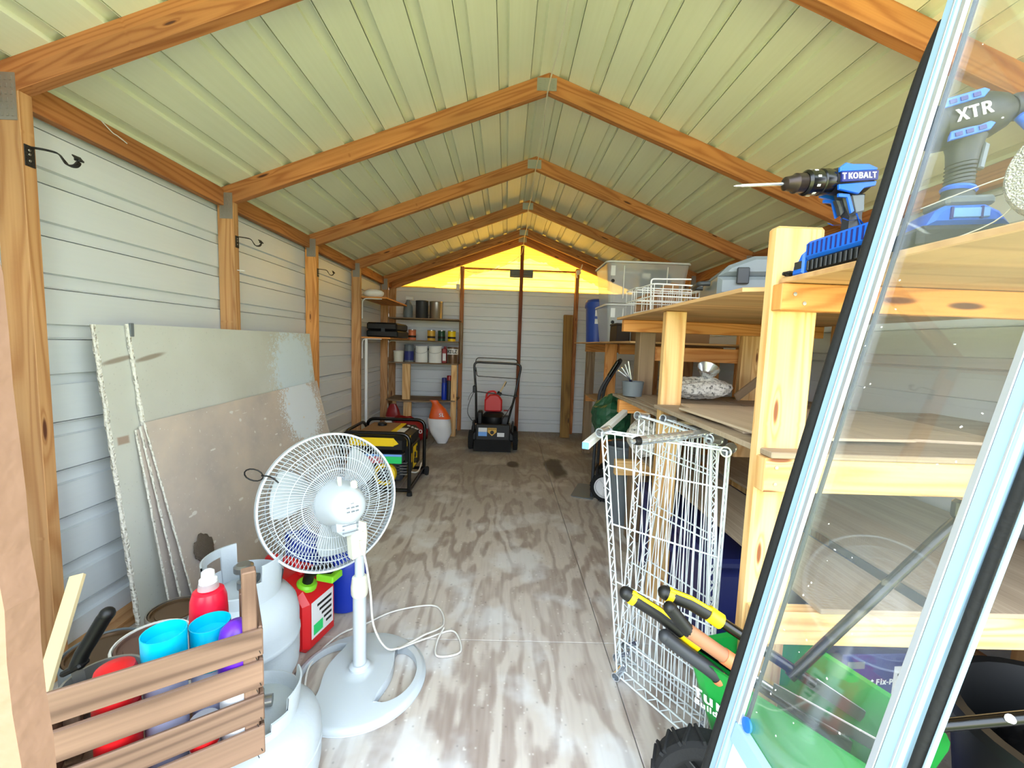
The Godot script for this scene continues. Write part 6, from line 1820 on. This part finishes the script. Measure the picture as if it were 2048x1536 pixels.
func glazed_panel() -> void:
	# a narrow glazed sidelight leaning against the shelf edge; local x runs towards the doorway, y up the panel, z faces the aisle
	var n := Vector3(-0.984, 0.173, 0.038).normalized()
	var p0 := Vector3(0.369, 0.001, -0.715)
	var t := thing("glazed_panel", "narrow white-framed glass door panel with black gaskets leaning against the near shelving", "glass panel", p0)
	var y := (Vector3(0.6, 1.30, -0.700) - Vector3(0.369, 0.0, -0.715)).normalized()
	y = (y - n * y.dot(n)).normalized()
	t.basis = Basis(y.cross(n).normalized(), y, n) * Basis(Vector3.BACK, -0.024)
	t.position = p0 + t.basis.x * -0.056
	var H := 2.02
	var W := 0.283
	var sw := 0.026
	# stiles and rails
	for x in [0.0, W - sw]:
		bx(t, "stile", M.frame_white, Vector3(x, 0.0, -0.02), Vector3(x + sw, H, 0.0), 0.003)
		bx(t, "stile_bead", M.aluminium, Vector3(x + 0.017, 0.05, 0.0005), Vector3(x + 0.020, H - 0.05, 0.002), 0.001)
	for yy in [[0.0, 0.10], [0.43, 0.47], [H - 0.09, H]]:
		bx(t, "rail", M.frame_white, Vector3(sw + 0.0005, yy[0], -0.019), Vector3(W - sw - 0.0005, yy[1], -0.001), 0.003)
	bx(t, "kick_panel", M.lavender_panel, Vector3(sw + 0.0005, 0.1005, -0.02), Vector3(W - sw - 0.0005, 0.4295, -0.010), 0.001)
	bx(t, "pane", M.glass, Vector3(sw + 0.004, 0.474, -0.0135), Vector3(W - sw - 0.004, H - 0.094, -0.0105), 0.0)
	bx(t, "pane", M.glass, Vector3(sw + 0.004, 0.474, -0.0185), Vector3(W - sw - 0.004, H - 0.094, -0.0155), 0.0)  # second pane added to strengthen the reflection in the glass
	# glazing beads and gaskets
	for x in [[sw, sw + 0.010], [W - sw - 0.010, W - sw]]:
		bx(t, "glazing_bead", M.aluminium, Vector3(x[0] + 0.0005, 0.4705, -0.0095), Vector3(x[1] - 0.0005, H - 0.0905, -0.002), 0.001)
		bx(t, "pane_gasket", M.black, Vector3(x[0] + 0.001, 0.4705, -0.0225), Vector3(x[1] - 0.001, H - 0.0905, -0.0188), 0.001)
	var gs := begin()
	tube(gs, spline([Vector3(-0.012, 0.02, -0.010), Vector3(-0.012, 0.5, -0.010), Vector3(-0.013, 1.0, -0.009), Vector3(-0.012, 1.4, -0.010), Vector3(-0.013, 1.62, -0.012), Vector3(-0.004, 1.71, -0.016)]), 0.0115, 10)
	done(gs, "edge_gasket", M.rubber, t)
	gs = begin()
	tube(gs, spline([Vector3(W + 0.008, 0.02, -0.010), Vector3(W + 0.008, 0.6, -0.010), Vector3(W + 0.0095, 0.78, -0.006), Vector3(W + 0.006, 1.0, -0.011), Vector3(W + 0.008, 1.35, -0.010), Vector3(W + 0.008, 2.0, -0.010)]), 0.0065, 10)
	done(gs, "edge_gasket", M.rubber, t)
	bx(t, "stop_strip", M.frame_white, Vector3(W + 0.0165, 0.0, -0.010), Vector3(W + 0.021, H, -0.004), 0.002)
	var ff := begin()
	for k in 46:
		var q := Vector3(rng.randf_range(sw + 0.012, W - sw - 0.012), rng.randf_range(0.5, H - 0.12), -0.0099)
		box(ff, Vector3(rng.randf_range(0.0008, 0.0024), rng.randf_range(0.0008, 0.003), 0.0006), Transform3D(Basis(Vector3.BACK, rng.randf() * 3.0), q), 0.0)
	done(ff, "dirt_specks", M.lamb, t).set_meta("kind", "stuff")
	turned(t, "blue_plug", M.tool_blue, [Vector2(0.012, 0), Vector2(0.012, 0.004), Vector2(0, 0.005)], Transform3D(Basis(Vector3.RIGHT, PI / 2), Vector3(sw + 0.022, 0.484, -0.0095)), 14)


# ------------------------------------------------------------------ things on the right-hand shelves

func clear_tote(label: String, at: Vector3, w: float, h: float, d: float) -> Node3D:
	var t := thing("clear_tote", label, "tote", at, 0.0)
	var st := begin()
	var lay := func(y: float, g: float) -> Array:
		return rounded([Vector3(-w / 2 + g, y, d / 2 - g), Vector3(w / 2 - g, y, d / 2 - g), Vector3(w / 2 - g, y, -d / 2 + g), Vector3(-w / 2 + g, y, -d / 2 + g)], 0.05, 4, true)
	var rings := [lay.call(0.0, 0.035), lay.call(h * 0.5, 0.018), lay.call(h - 0.03, 0.002), lay.call(h - 0.028, -0.004)]
	for i in rings.size() - 1:
		var n: int = rings[0].size()
		for k in n:
			var l := (k + 1) % n
			var nn: Vector3 = (rings[i][l] - rings[i][k]).cross(rings[i + 1][k] - rings[i][k]).normalized()
			flat_quad(st, rings[i][k], rings[i][l], rings[i + 1][l], rings[i + 1][k], nn)
	var n: int = rings[0].size()
	for k in n: tri(st, Vector3.ZERO, rings[0][k], rings[0][(k + 1) % n], Vector3.UP, Vector3.UP, Vector3.UP)
	done(st, "tub", M.clear, t)
	pipe(t, "rim", M.label_white, lay.call(h - 0.02, -0.004), 0.008, 6, true)
	for x in [-w * 0.3, w * 0.22]: bx(t, "rib", M.lamb, Vector3(x, 0.03, d / 2 - 0.014), Vector3(x + 0.008, h - 0.04, d / 2 - 0.004), 0.002)
	bx(t, "sticker", M.label_white, Vector3(-w / 2 + 0.03, h * 0.62, d / 2 - 0.006), Vector3(-w / 2 + 0.065, h * 0.85, d / 2 - 0.004), 0.0)
	var lt := begin()
	ball(lt, Vector3(-w / 2 + 0.05, h * 0.5, d / 2 - 0.008), Vector3(0.014, 0.014, 0.006), 1, 0.0, 12, 8)
	done(lt, "button", M.black, t)
	return t

func wire_basket(label: String, at: Vector3, turn: float, w: float, h: float, d: float) -> void:
	var t := thing("wire_basket", label, "wire basket", at, turn, "")
	for y in [0.004, h * 0.55, h]:
		pipe(t, "frame_wire", M.label_white, rounded([Vector3(0, y, 0), Vector3(w, y, 0), Vector3(w, y, -d), Vector3(0, y, -d)], 0.02, 3, true), 0.0036 if y > 0.01 else 0.003, 6, true)
	for k in range(0, int(w / 0.045) + 1):
		var x := clampf(k * 0.045, 0.003, w - 0.003)
		pipe(t, "upright_wire", M.label_white, [Vector3(x, h, 0), Vector3(x, 0.004, 0), Vector3(x, 0.004, -d), Vector3(x, h, -d)], 0.0017, 5)
	for k in range(1, int(d / 0.06)):
		pipe(t, "upright_wire", M.label_white, [Vector3(0, h, -k * 0.06), Vector3(0, 0.004, -k * 0.06), Vector3(w, 0.004, -k * 0.06), Vector3(w, h, -k * 0.06)], 0.0017, 5)

func build_shelf_items() -> void:
	# ---- tubs on the far unit
	var top := 1.1965
	clear_tote("lower clear plastic tote on the far shelf, under the larger clear tote", Vector3(1.10, top, -3.63), 0.62, 0.318, 0.46)
	clear_tote("large clear plastic tote stacked on top, a black bag inside it", Vector3(1.105, top + 0.316, -3.63), 0.66, 0.335, 0.46)
	var bb := thing("black_bag", "black zipped bag inside the upper clear tote", "bag", Vector3(1.20, top + 0.320, -3.60))
	var st := begin()
	box(st, Vector3(0.26, 0.28, 0.26), Transform3D(Basis.IDENTITY, Vector3(0.0, 0.142, 0)), 0.05)
	done(st, "bag", M.black, bb)
	bx(bb, "tag", M.label_white, Vector3(-0.125, 0.20, 0.131), Vector3(-0.06, 0.24, 0.133), 0.0)
	var bt := thing("blue_tub", "tall blue plastic tub with a rounded lid at the far shelf's aisle end", "tub", Vector3(0.852, top, -4.05))
	var stb := begin()
	lathe(stb, [Vector2(0, 0), Vector2(0.095, 0.0), Vector2(0.112, 0.33), Vector2(0, 0.33)], 28)
	done(stb, "body", M.tub_blue, bt)
	turned(bt, "lid", M.tub_blue, [Vector2(0.118, 0.318), Vector2(0.122, 0.33), Vector2(0.12, 0.37), Vector2(0.10, 0.395), Vector2(0.05, 0.405), Vector2(0, 0.405)], Transform3D.IDENTITY, 28)
	for k in 2: bx(bt, "sticker", M.label_white, Vector3(-0.045, 0.17 + 0.07 * k, 0.108), Vector3(-0.005, 0.215 + 0.08 * k, 0.1125), 0.0)
	var db := thing("dark_box", "small dark brown box on the far shelf in front of the lower clear tote", "box", Vector3(0.845, top, -3.19))
	bx(db, "box", M.dark_card, Vector3(-0.05, 0, -0.1), Vector3(0.05, 0.12, 0.1), 0.004)
	bx(db, "lid", M.dark_card, Vector3(-0.053, 0.1205, -0.103), Vector3(0.053, 0.135, 0.103), 0.003)
	var cb := thing("cardboard_box", "long flat cardboard box on the far shelf seen between two beams", "carton", Vector3(1.15, top, -3.02))
	bx(cb, "box", M.card, Vector3(-0.24, 0, -0.11), Vector3(0.24, 0.078, 0.11), 0.002)
	bx(cb, "tape", M.ply_grey, Vector3(-0.24, 0.0785, -0.02), Vector3(0.24, 0.0795, 0.02), 0.0)
	# ---- top near shelf
	var ty := 1.3235
	wire_basket("white wire basket lying at the far end of the top shelf, rear one of two", Vector3(0.66, ty, -2.22), 0.02, 0.36, 0.14, 0.17)
	wire_basket("white wire basket on the top shelf, front one of two", Vector3(0.652, ty, -1.93), 0.1, 0.30, 0.12, 0.22)
	var hr := thing("wire_rack", "white bent wire rack leaning inside the front wire basket", "wire rack", Vector3(0.675, ty + 0.008, -2.02))
	pipe(hr, "wire", M.label_white, rounded([Vector3(0.0, 0, 0), Vector3(0.0, 0.15, -0.02), Vector3(0.19, 0.155, -0.02)], 0.015), 0.004, 6)
	var ca := thing("cardboard_flap", "piece of brown cardboard standing behind the wire baskets", "cardboard", Vector3(0.82, ty, -2.425))
	slab(ca, "sheet", M.card, [Vector2(-0.10, 0), Vector2(0.14, 0), Vector2(0.14, 0.20), Vector2(0.10, 0.205), Vector2(-0.10, 0.11)], 0.006, Transform3D.IDENTITY)
	var tc := thing("grey_tool_case", "scuffed grey plastic tool case on the top shelf behind the big front post", "tool case", Vector3(0.92, ty, -1.42), -0.25)
	st = begin()
	prism(st, PackedVector2Array([Vector2(-0.24, 0.0), Vector2(0.24, 0.0), Vector2(0.24, 0.06), Vector2(-0.24, 0.06)]), 0.30, Transform3D.IDENTITY, 0.012)
	done(st, "base", M.mid_grey, tc)
	st = begin()
	prism(st, PackedVector2Array([Vector2(-0.24, 0.062), Vector2(0.24, 0.062), Vector2(0.21, 0.118), Vector2(-0.14, 0.122), Vector2(-0.21, 0.095)]), 0.29, Transform3D.IDENTITY, 0.012)
	done(st, "lid", M.mid_grey, tc)
	for x in [-0.19, -0.08, 0.06]: bx(tc, "latch", M.dark_grey, Vector3(x, 0.035, 0.1505), Vector3(x + 0.035, 0.085, 0.16), 0.003)
	pipe(tc, "handle", M.dark_grey, rounded([Vector3(-0.246, 0.05, 0.06), Vector3(-0.28, 0.05, 0.06), Vector3(-0.28, 0.05, -0.06), Vector3(-0.246, 0.05, -0.06)], 0.015), 0.008, 8)
	var hk := thing("cup_hook", "small white hook cord hanging over the grey tool case", "hook", Vector3(0.745, ty, -1.19))
	pipe(hk, "cord", M.label_white, spline([Vector3(0, 0.002, 0), Vector3(0.004, 0.05, 0), Vector3(0.0, 0.085, 0), Vector3(-0.012, 0.10, 0)]), 0.0035, 6)

	drill()
	driver()
	var ch := thing("battery_charger", "bright blue ribbed battery charger on the shelf edge in front of the drill", "charger", Vector3(0.631, ty, -0.84))
	bx(ch, "housing", M.tool_blue, Vector3(0.0, 0.028, -0.085), Vector3(0.034, 0.066, 0.10), 0.006)
	bx(ch, "base", M.black, Vector3(0.0, 0.0, -0.075), Vector3(0.034, 0.0275, 0.10), 0.004)
	for k in 13:
		bx(ch, "slot", M.label_dark_blue, Vector3(-0.0012, 0.036, -0.073 + k * 0.0125), Vector3(-0.0001, 0.060, -0.069 + k * 0.0125), 0.0)
		bx(ch, "fin", M.dark_grey, Vector3(-0.003, 0.004, -0.07 + k * 0.0125), Vector3(-0.0001, 0.024, -0.064 + k * 0.0125), 0.001)
	st = begin()
	prism(st, PackedVector2Array([Vector2(-0.122, 0.0), Vector2(-0.086, 0.0), Vector2(-0.086, 0.048), Vector2(-0.096, 0.044), Vector2(-0.104, 0.032), Vector2(-0.118, 0.022)]), 0.034, Transform3D(Basis(Vector3.BACK, Vector3.UP, Vector3.LEFT), Vector3(0.018, 0, 0)), 0.004)
	done(st, "end_latch", M.tool_blue, ch)
	bx(ch, "latch_slot", M.dark_grey, Vector3(-0.0002, 0.012, -0.112), Vector3(0.0009, 0.028, -0.09), 0.0)
	var sc := thing("black_scrap", "small torn scrap of black plastic at the corner of the top shelf", "scrap", Vector3(0.644, ty, -0.982))
	st = begin()
	crumple(st, Vector3(0, 0.009, 0), Vector3(0.026, 0.009, 0.014), 33, 0.7)
	done(st, "scrap", M.black, sc)
	var fl := thing("fluffy_roller", "white fluffy paint roller cover at the right edge of the top shelf", "paint roller", Vector3(0.75, ty, -0.545), 0.3)
	st = begin()
	lathe(st, [Vector2(0.025, -0.08), Vector2(0.06, -0.082), Vector2(0.066, -0.07), Vector2(0.067, 0.07), Vector2(0.06, 0.082), Vector2(0.025, 0.08), Vector2(0.025, -0.08)], 32, Transform3D(Basis(Vector3.BACK, PI / 2), Vector3(0, 0.068, 0)))
	done(st, "nap", M.cotton, fl)
	pipe(fl, "core", M.card, [Vector3(-0.082, 0.068, 0), Vector3(0.082, 0.068, 0)], 0.0245, 16)
	for s in [Vector3(-0.02, 0.10, -0.10), Vector3(-0.03, 0.03, -0.10)]:
		pipe(fl, "loose_thread", M.ivory, spline([Vector3(-0.03, 0.08, -0.05), s * 0.9, s + Vector3(-0.01, -0.03, -0.08)]), 0.001, 5)

	# ---- middle level at the far end of the near unit
	var my := 0.8775
	var pb := thing("tool_bucket", "dark bucket of hand tools with pale bars, beyond the grey post", "bucket", Vector3(0.80, 0.6525, -3.58))
	pb.position = Vector3(0.775, 0.891, -2.30)
	turned(pb, "bucket", M.mid_grey, [Vector2(0, 0), Vector2(0.05, 0), Vector2(0.058, 0.075), Vector2(0.06, 0.08), Vector2(0.053, 0.08), Vector2(0.046, 0.01), Vector2(0, 0.01)], Transform3D.IDENTITY, 24)
	pb.position = Vector3(0.70, 0.893, -2.31)
	for k in 4:
		var o := thing("hand_tool", ["leftmost", "second from left", "third from left", "rightmost"][k] + " of the pale-barred hand tools in the bucket by the grey post", "hand tool", pb.position + Vector3(0.004, 0.0105, -0.012 + 0.01 * k), 0.0, "hand tools in the bucket")
		pipe(o, "bar", M.chrome, [Vector3(-0.02, 0.08, 0.0), Vector3(-0.085 + 0.014 * k, 0.125 + 0.018 * k, 0.004)], 0.0045, 8)
		pipe(o, "grip", M.navy if k % 2 == 0 else M.black, [Vector3(0.0, 0.0, 0), Vector3(-0.02, 0.08, 0.0)], 0.0045, 8)
	var c1 := thing("speckled_cloth", "black and white speckled drop cloth heaped on the middle shelf between two posts", "cloth", Vector3(1.02, my + 0.001, -2.21))
	c1.position.y = 0.893
	st = begin()
	crumple(st, Vector3(0.0, 0.065, 0), Vector3(0.21, 0.072, 0.12), 41, 0.45)
	done(st, "cloth", M.speckle, c1)
	var mb := thing("metal_bowl", "shiny metal bowl resting on the speckled cloth", "bowl", Vector3(1.045, 1.005, -2.20))
	turned(mb, "bowl", M.chrome, [Vector2(0.0, -0.004), Vector2(0.03, 0.0), Vector2(0.05, 0.03), Vector2(0.056, 0.05), Vector2(0.053, 0.05), Vector2(0.028, 0.006), Vector2(0, 0.002)], Transform3D(Basis(Vector3.RIGHT, 0.6), Vector3(0, 0.02, 0)), 24)
	var br := thing("wooden_paddle", "dusty wooden paddle leaning up beside the speckled cloth", "paddle", Vector3(1.235, 0.8865, -2.24))
	bar(br, "blade", M.old_wood, Vector3(0.0, 0.02, 0), Vector3(0.14, 0.13, -0.02), 0.045, 0.012, Vector3.UP, 0.004)

func drill() -> void:
	var t := thing("cordless_drill", "blue and black cordless drill with long bit on the top shelf", "drill", Vector3(0.684, 1.3235, -0.86), 0.06)
	var tilt := Transform3D(Basis(Vector3.BACK, 0.10), Vector3(0.0, 0.0, 0))
	var ax := tilt * Transform3D(Basis(Vector3.BACK, PI / 2), Vector3(0.0, 0.170, 0))  # local +y of the lathe runs to -x, towards the bit
	var st := begin()
	lathe(st, [Vector2(0, -0.034), Vector2(0.018, -0.032), Vector2(0.025, -0.022), Vector2(0.0265, 0.0), Vector2(0.025, 0.035), Vector2(0.022, 0.048), Vector2(0, 0.048)], 28, ax)
	done(st, "motor_housing", M.black, t)
	st = begin()
	lathe(st, [Vector2(0, 0.0485), Vector2(0.023, 0.0485), Vector2(0.0245, 0.056), Vector2(0.0245, 0.068), Vector2(0.0225, 0.070), Vector2(0.0235, 0.074), Vector2(0.0235, 0.096), Vector2(0.019, 0.100), Vector2(0, 0.100)], 28, ax)
	done(st, "clutch_ring", M.gloss_black, t)
	for k in 9:
		var a := TAU * k / 9.0
		st = begin()
		box(st, Vector3(0.0015, 0.006, 0.004), ax * Transform3D(Basis(Vector3.UP, a), Vector3(cos(a) * 0.0236, 0.085, -sin(a) * 0.0236)), 0.0)
		done(st, "clutch_number", M.label_white, t)
	st = begin()
	lathe(st, [Vector2(0, 0.1005), Vector2(0.018, 0.1005), Vector2(0.0185, 0.118), Vector2(0.015, 0.122), Vector2(0.0125, 0.138), Vector2(0.006, 0.142), Vector2(0, 0.142)], 24, ax)
	done(st, "chuck", M.chuck, t)
	st = begin()
	lathe(st, [Vector2(0, 0.1425), Vector2(0.0032, 0.1425), Vector2(0.0032, 0.225), Vector2(0.002, 0.229), Vector2(0.002, 0.236), Vector2(0.0, 0.242)], 10, ax)
	done(st, "bit", M.chrome, t)
	for s: float in [-1.0, 1.0]:
		slab(t, "side_shell", M.tool_blue, [Vector2(-0.046, 0.188), Vector2(-0.034, 0.196), Vector2(-0.02, 0.193), Vector2(0.012, 0.192), Vector2(0.03, 0.184), Vector2(0.028, 0.180), Vector2(-0.046, 0.180)], 0.006, tilt * Transform3D(Basis.IDENTITY, Vector3(0, 0, s * 0.0225)), 0.001)
		slab(t, "side_shell", M.tool_blue, [Vector2(-0.048, 0.157), Vector2(0.028, 0.160), Vector2(0.026, 0.152), Vector2(0.002, 0.148), Vector2(-0.008, 0.138), Vector2(-0.048, 0.148)], 0.006, tilt * Transform3D(Basis.IDENTITY, Vector3(0, 0, s * 0.0225)), 0.001)
		slab(t, "name_plate", M.label_dark_blue, [Vector2(-0.044, 0.161), Vector2(0.028, 0.162), Vector2(0.03, 0.179), Vector2(-0.044, 0.179)], 0.004, tilt * Transform3D(Basis.IDENTITY, Vector3(0, 0, s * 0.0252)), 0.0)
	words(t, "KOBALT", M.label_white, 0.0115, tilt * Transform3D(Basis.IDENTITY, Vector3(-0.004, 0.1705, 0.0275)))
	words(t, "T", M.label_white, 0.012, tilt * Transform3D(Basis.IDENTITY, Vector3(-0.040, 0.1705, 0.0275)))
	slab(t, "grip", M.dark_grey, [Vector2(-0.016, 0.062), Vector2(0.016, 0.062), Vector2(0.014, 0.10), Vector2(0.02, 0.142), Vector2(-0.03, 0.146), Vector2(-0.022, 0.12), Vector2(-0.012, 0.10)], 0.034, tilt, 0.008)
	for s: float in [-1.0, 1.0]:
		slab(t, "grip_inlay", M.mid_grey, [Vector2(-0.006, 0.105), Vector2(0.01, 0.108), Vector2(0.01, 0.138), Vector2(-0.014, 0.138)], 0.003, tilt * Transform3D(Basis.IDENTITY, Vector3(0, 0, s * 0.0172)), 0.001)
		slab(t, "grip_stripe", M.tool_blue, [Vector2(-0.006, 0.104), Vector2(-0.026, 0.098), Vector2(-0.034, 0.096), Vector2(-0.022, 0.091), Vector2(0.0, 0.092), Vector2(0.014, 0.078), Vector2(0.014, 0.062), Vector2(0.006, 0.062), Vector2(0.004, 0.076)], 0.004, tilt * Transform3D(Basis.IDENTITY, Vector3(0, 0, s * 0.0178)), 0.0)
		slab(t, "grip_stripe", M.tool_blue, [Vector2(-0.044, 0.142), Vector2(-0.022, 0.140), Vector2(-0.012, 0.108), Vector2(-0.018, 0.104), Vector2(-0.026, 0.134), Vector2(-0.044, 0.136)], 0.004, tilt * Transform3D(Basis.IDENTITY, Vector3(0, 0, s * 0.0176)), 0.0)
	slab(t, "trigger", M.dark_grey, [Vector2(-0.036, 0.134), Vector2(-0.024, 0.136), Vector2(-0.018, 0.108), Vector2(-0.026, 0.104), Vector2(-0.03, 0.12)], 0.014, tilt, 0.003)
	bx(t, "battery", M.black, Vector3(-0.014, 0.0, -0.03), Vector3(0.06, 0.05, 0.03), 0.006)
	bx(t, "battery_shoe", M.dark_grey, Vector3(-0.014, 0.0505, -0.027), Vector3(0.045, 0.064, 0.027), 0.005)

func driver() -> void:
	var t := thing("impact_driver", "black and blue cordless impact driver standing on its battery behind the glass", "driver", Vector3(0.715, 1.3235, -0.70), -0.25)
	bx(t, "battery", M.dark_grey, Vector3(-0.065, 0.0, -0.04), Vector3(0.055, 0.036, 0.04), 0.008)
	slab(t, "battery_latch", M.tool_blue, [Vector2(-0.052, 0.0365), Vector2(0.055, 0.0365), Vector2(0.04, 0.056), Vector2(0.022, 0.066), Vector2(-0.03, 0.066), Vector2(-0.042, 0.058)], 0.07, Transform3D.IDENTITY, 0.006)
	bx(t, "battery_button", M.label_blue, Vector3(-0.022, 0.046, 0.0352), Vector3(0.024, 0.060, 0.038), 0.002)
	for x in [-0.026, 0.012]: bx(t, "button_slot", M.label_dark_blue, Vector3(x, 0.044, 0.0352), Vector3(x + 0.003, 0.062, 0.0386), 0.0)
	bx(t, "shoe", M.mid_grey, Vector3(-0.028, 0.0665, -0.03), Vector3(0.036, 0.082, 0.03), 0.006)
	var st := begin()
	lathe(st, [Vector2(0, 0), Vector2(0.022, 0.0), Vector2(0.019, 0.012), Vector2(0.0175, 0.045), Vector2(0.0205, 0.075), Vector2(0.026, 0.094), Vector2(0, 0.094)], 20, Transform3D(Basis(Vector3.BACK, 0.0), Vector3(0.002, 0.0822, 0)))
	done(st, "grip", M.dark_grey, t)
	for k in 7:
		st = begin()
		lathe(st, [Vector2(0.0176, 0), Vector2(0.0196, 0.0015), Vector2(0.0176, 0.003)], 18, Transform3D(Basis(Vector3.BACK, 0.12), Vector3(0.002, 0.10 + 0.006 * k, 0)))
		done(st, "grip_ridge", M.black, t)
	st = begin()
	lathe(st, [Vector2(0.0205, 0), Vector2(0.023, 0.004), Vector2(0.0205, 0.008)], 20, Transform3D(Basis(Vector3.BACK, -0.15), Vector3(0.002, 0.094, 0)))
	done(st, "grip_collar", M.tool_blue, t)
	var bxf := Transform3D(Basis(Vector3.BACK, 0.25), Vector3(0.006, 0.205, 0))
	st = begin()
	lathe(st, [Vector2(0, -0.062), Vector2(0.024, -0.06), Vector2(0.034, -0.048), Vector2(0.036, -0.01), Vector2(0.034, 0.02), Vector2(0.026, 0.04), Vector2(0.017, 0.05), Vector2(0.014, 0.066), Vector2(0, 0.066)], 28, bxf * Transform3D(Basis(Vector3.BACK, -PI / 2), Vector3.ZERO))
	done(st, "motor_housing", M.black, t)
	for y in [0.026, -0.024]:
		slab(t, "vent_frame", M.tool_blue, [Vector2(-0.05, y - 0.006), Vector2(0.002, y - 0.006), Vector2(0.01, y + 0.002), Vector2(0.004, y + 0.007), Vector2(-0.046, y + 0.007)], 0.006, bxf * Transform3D(Basis.IDENTITY, Vector3(0, 0, 0.027)), 0.001)
		for x in [-0.042, -0.028, -0.012]: slab(t, "vent_slot", M.label_dark_blue, [Vector2(x, y - 0.003), Vector2(x + 0.009, y - 0.003), Vector2(x + 0.009, y + 0.003), Vector2(x, y + 0.003)], 0.002, bxf * Transform3D(Basis.IDENTITY, Vector3(0, 0, 0.0305)))
	words(t, "XTR", M.label_white, 0.019, bxf * Transform3D(Basis.IDENTITY, Vector3(-0.018, 0.001, 0.0362)))
	st = begin()
	lathe(st, [Vector2(0.018, 0.051), Vector2(0.02, 0.058), Vector2(0.016, 0.08), Vector2(0.008, 0.084), Vector2(0, 0.084)], 18, bxf * Transform3D(Basis(Vector3.BACK, -PI / 2), Vector3.ZERO))
	done(st, "bit_holder", M.dark_grey, t)
	st = begin()
	lathe(st, [Vector2(0, -0.03), Vector2(0.009, -0.028), Vector2(0.009, 0.004), Vector2(0, 0.006)], 12, bxf * Transform3D(Basis(Vector3.BACK, 0.5), Vector3(0.056, -0.02, 0.012)))
	done(st, "work_lamp", M.tool_blue, t)
	slab(t, "trigger", M.mid_grey, [Vector2(0.022, 0.13), Vector2(0.03, 0.128), Vector2(0.034, 0.165), Vector2(0.026, 0.17)], 0.012, Transform3D.IDENTITY, 0.002)
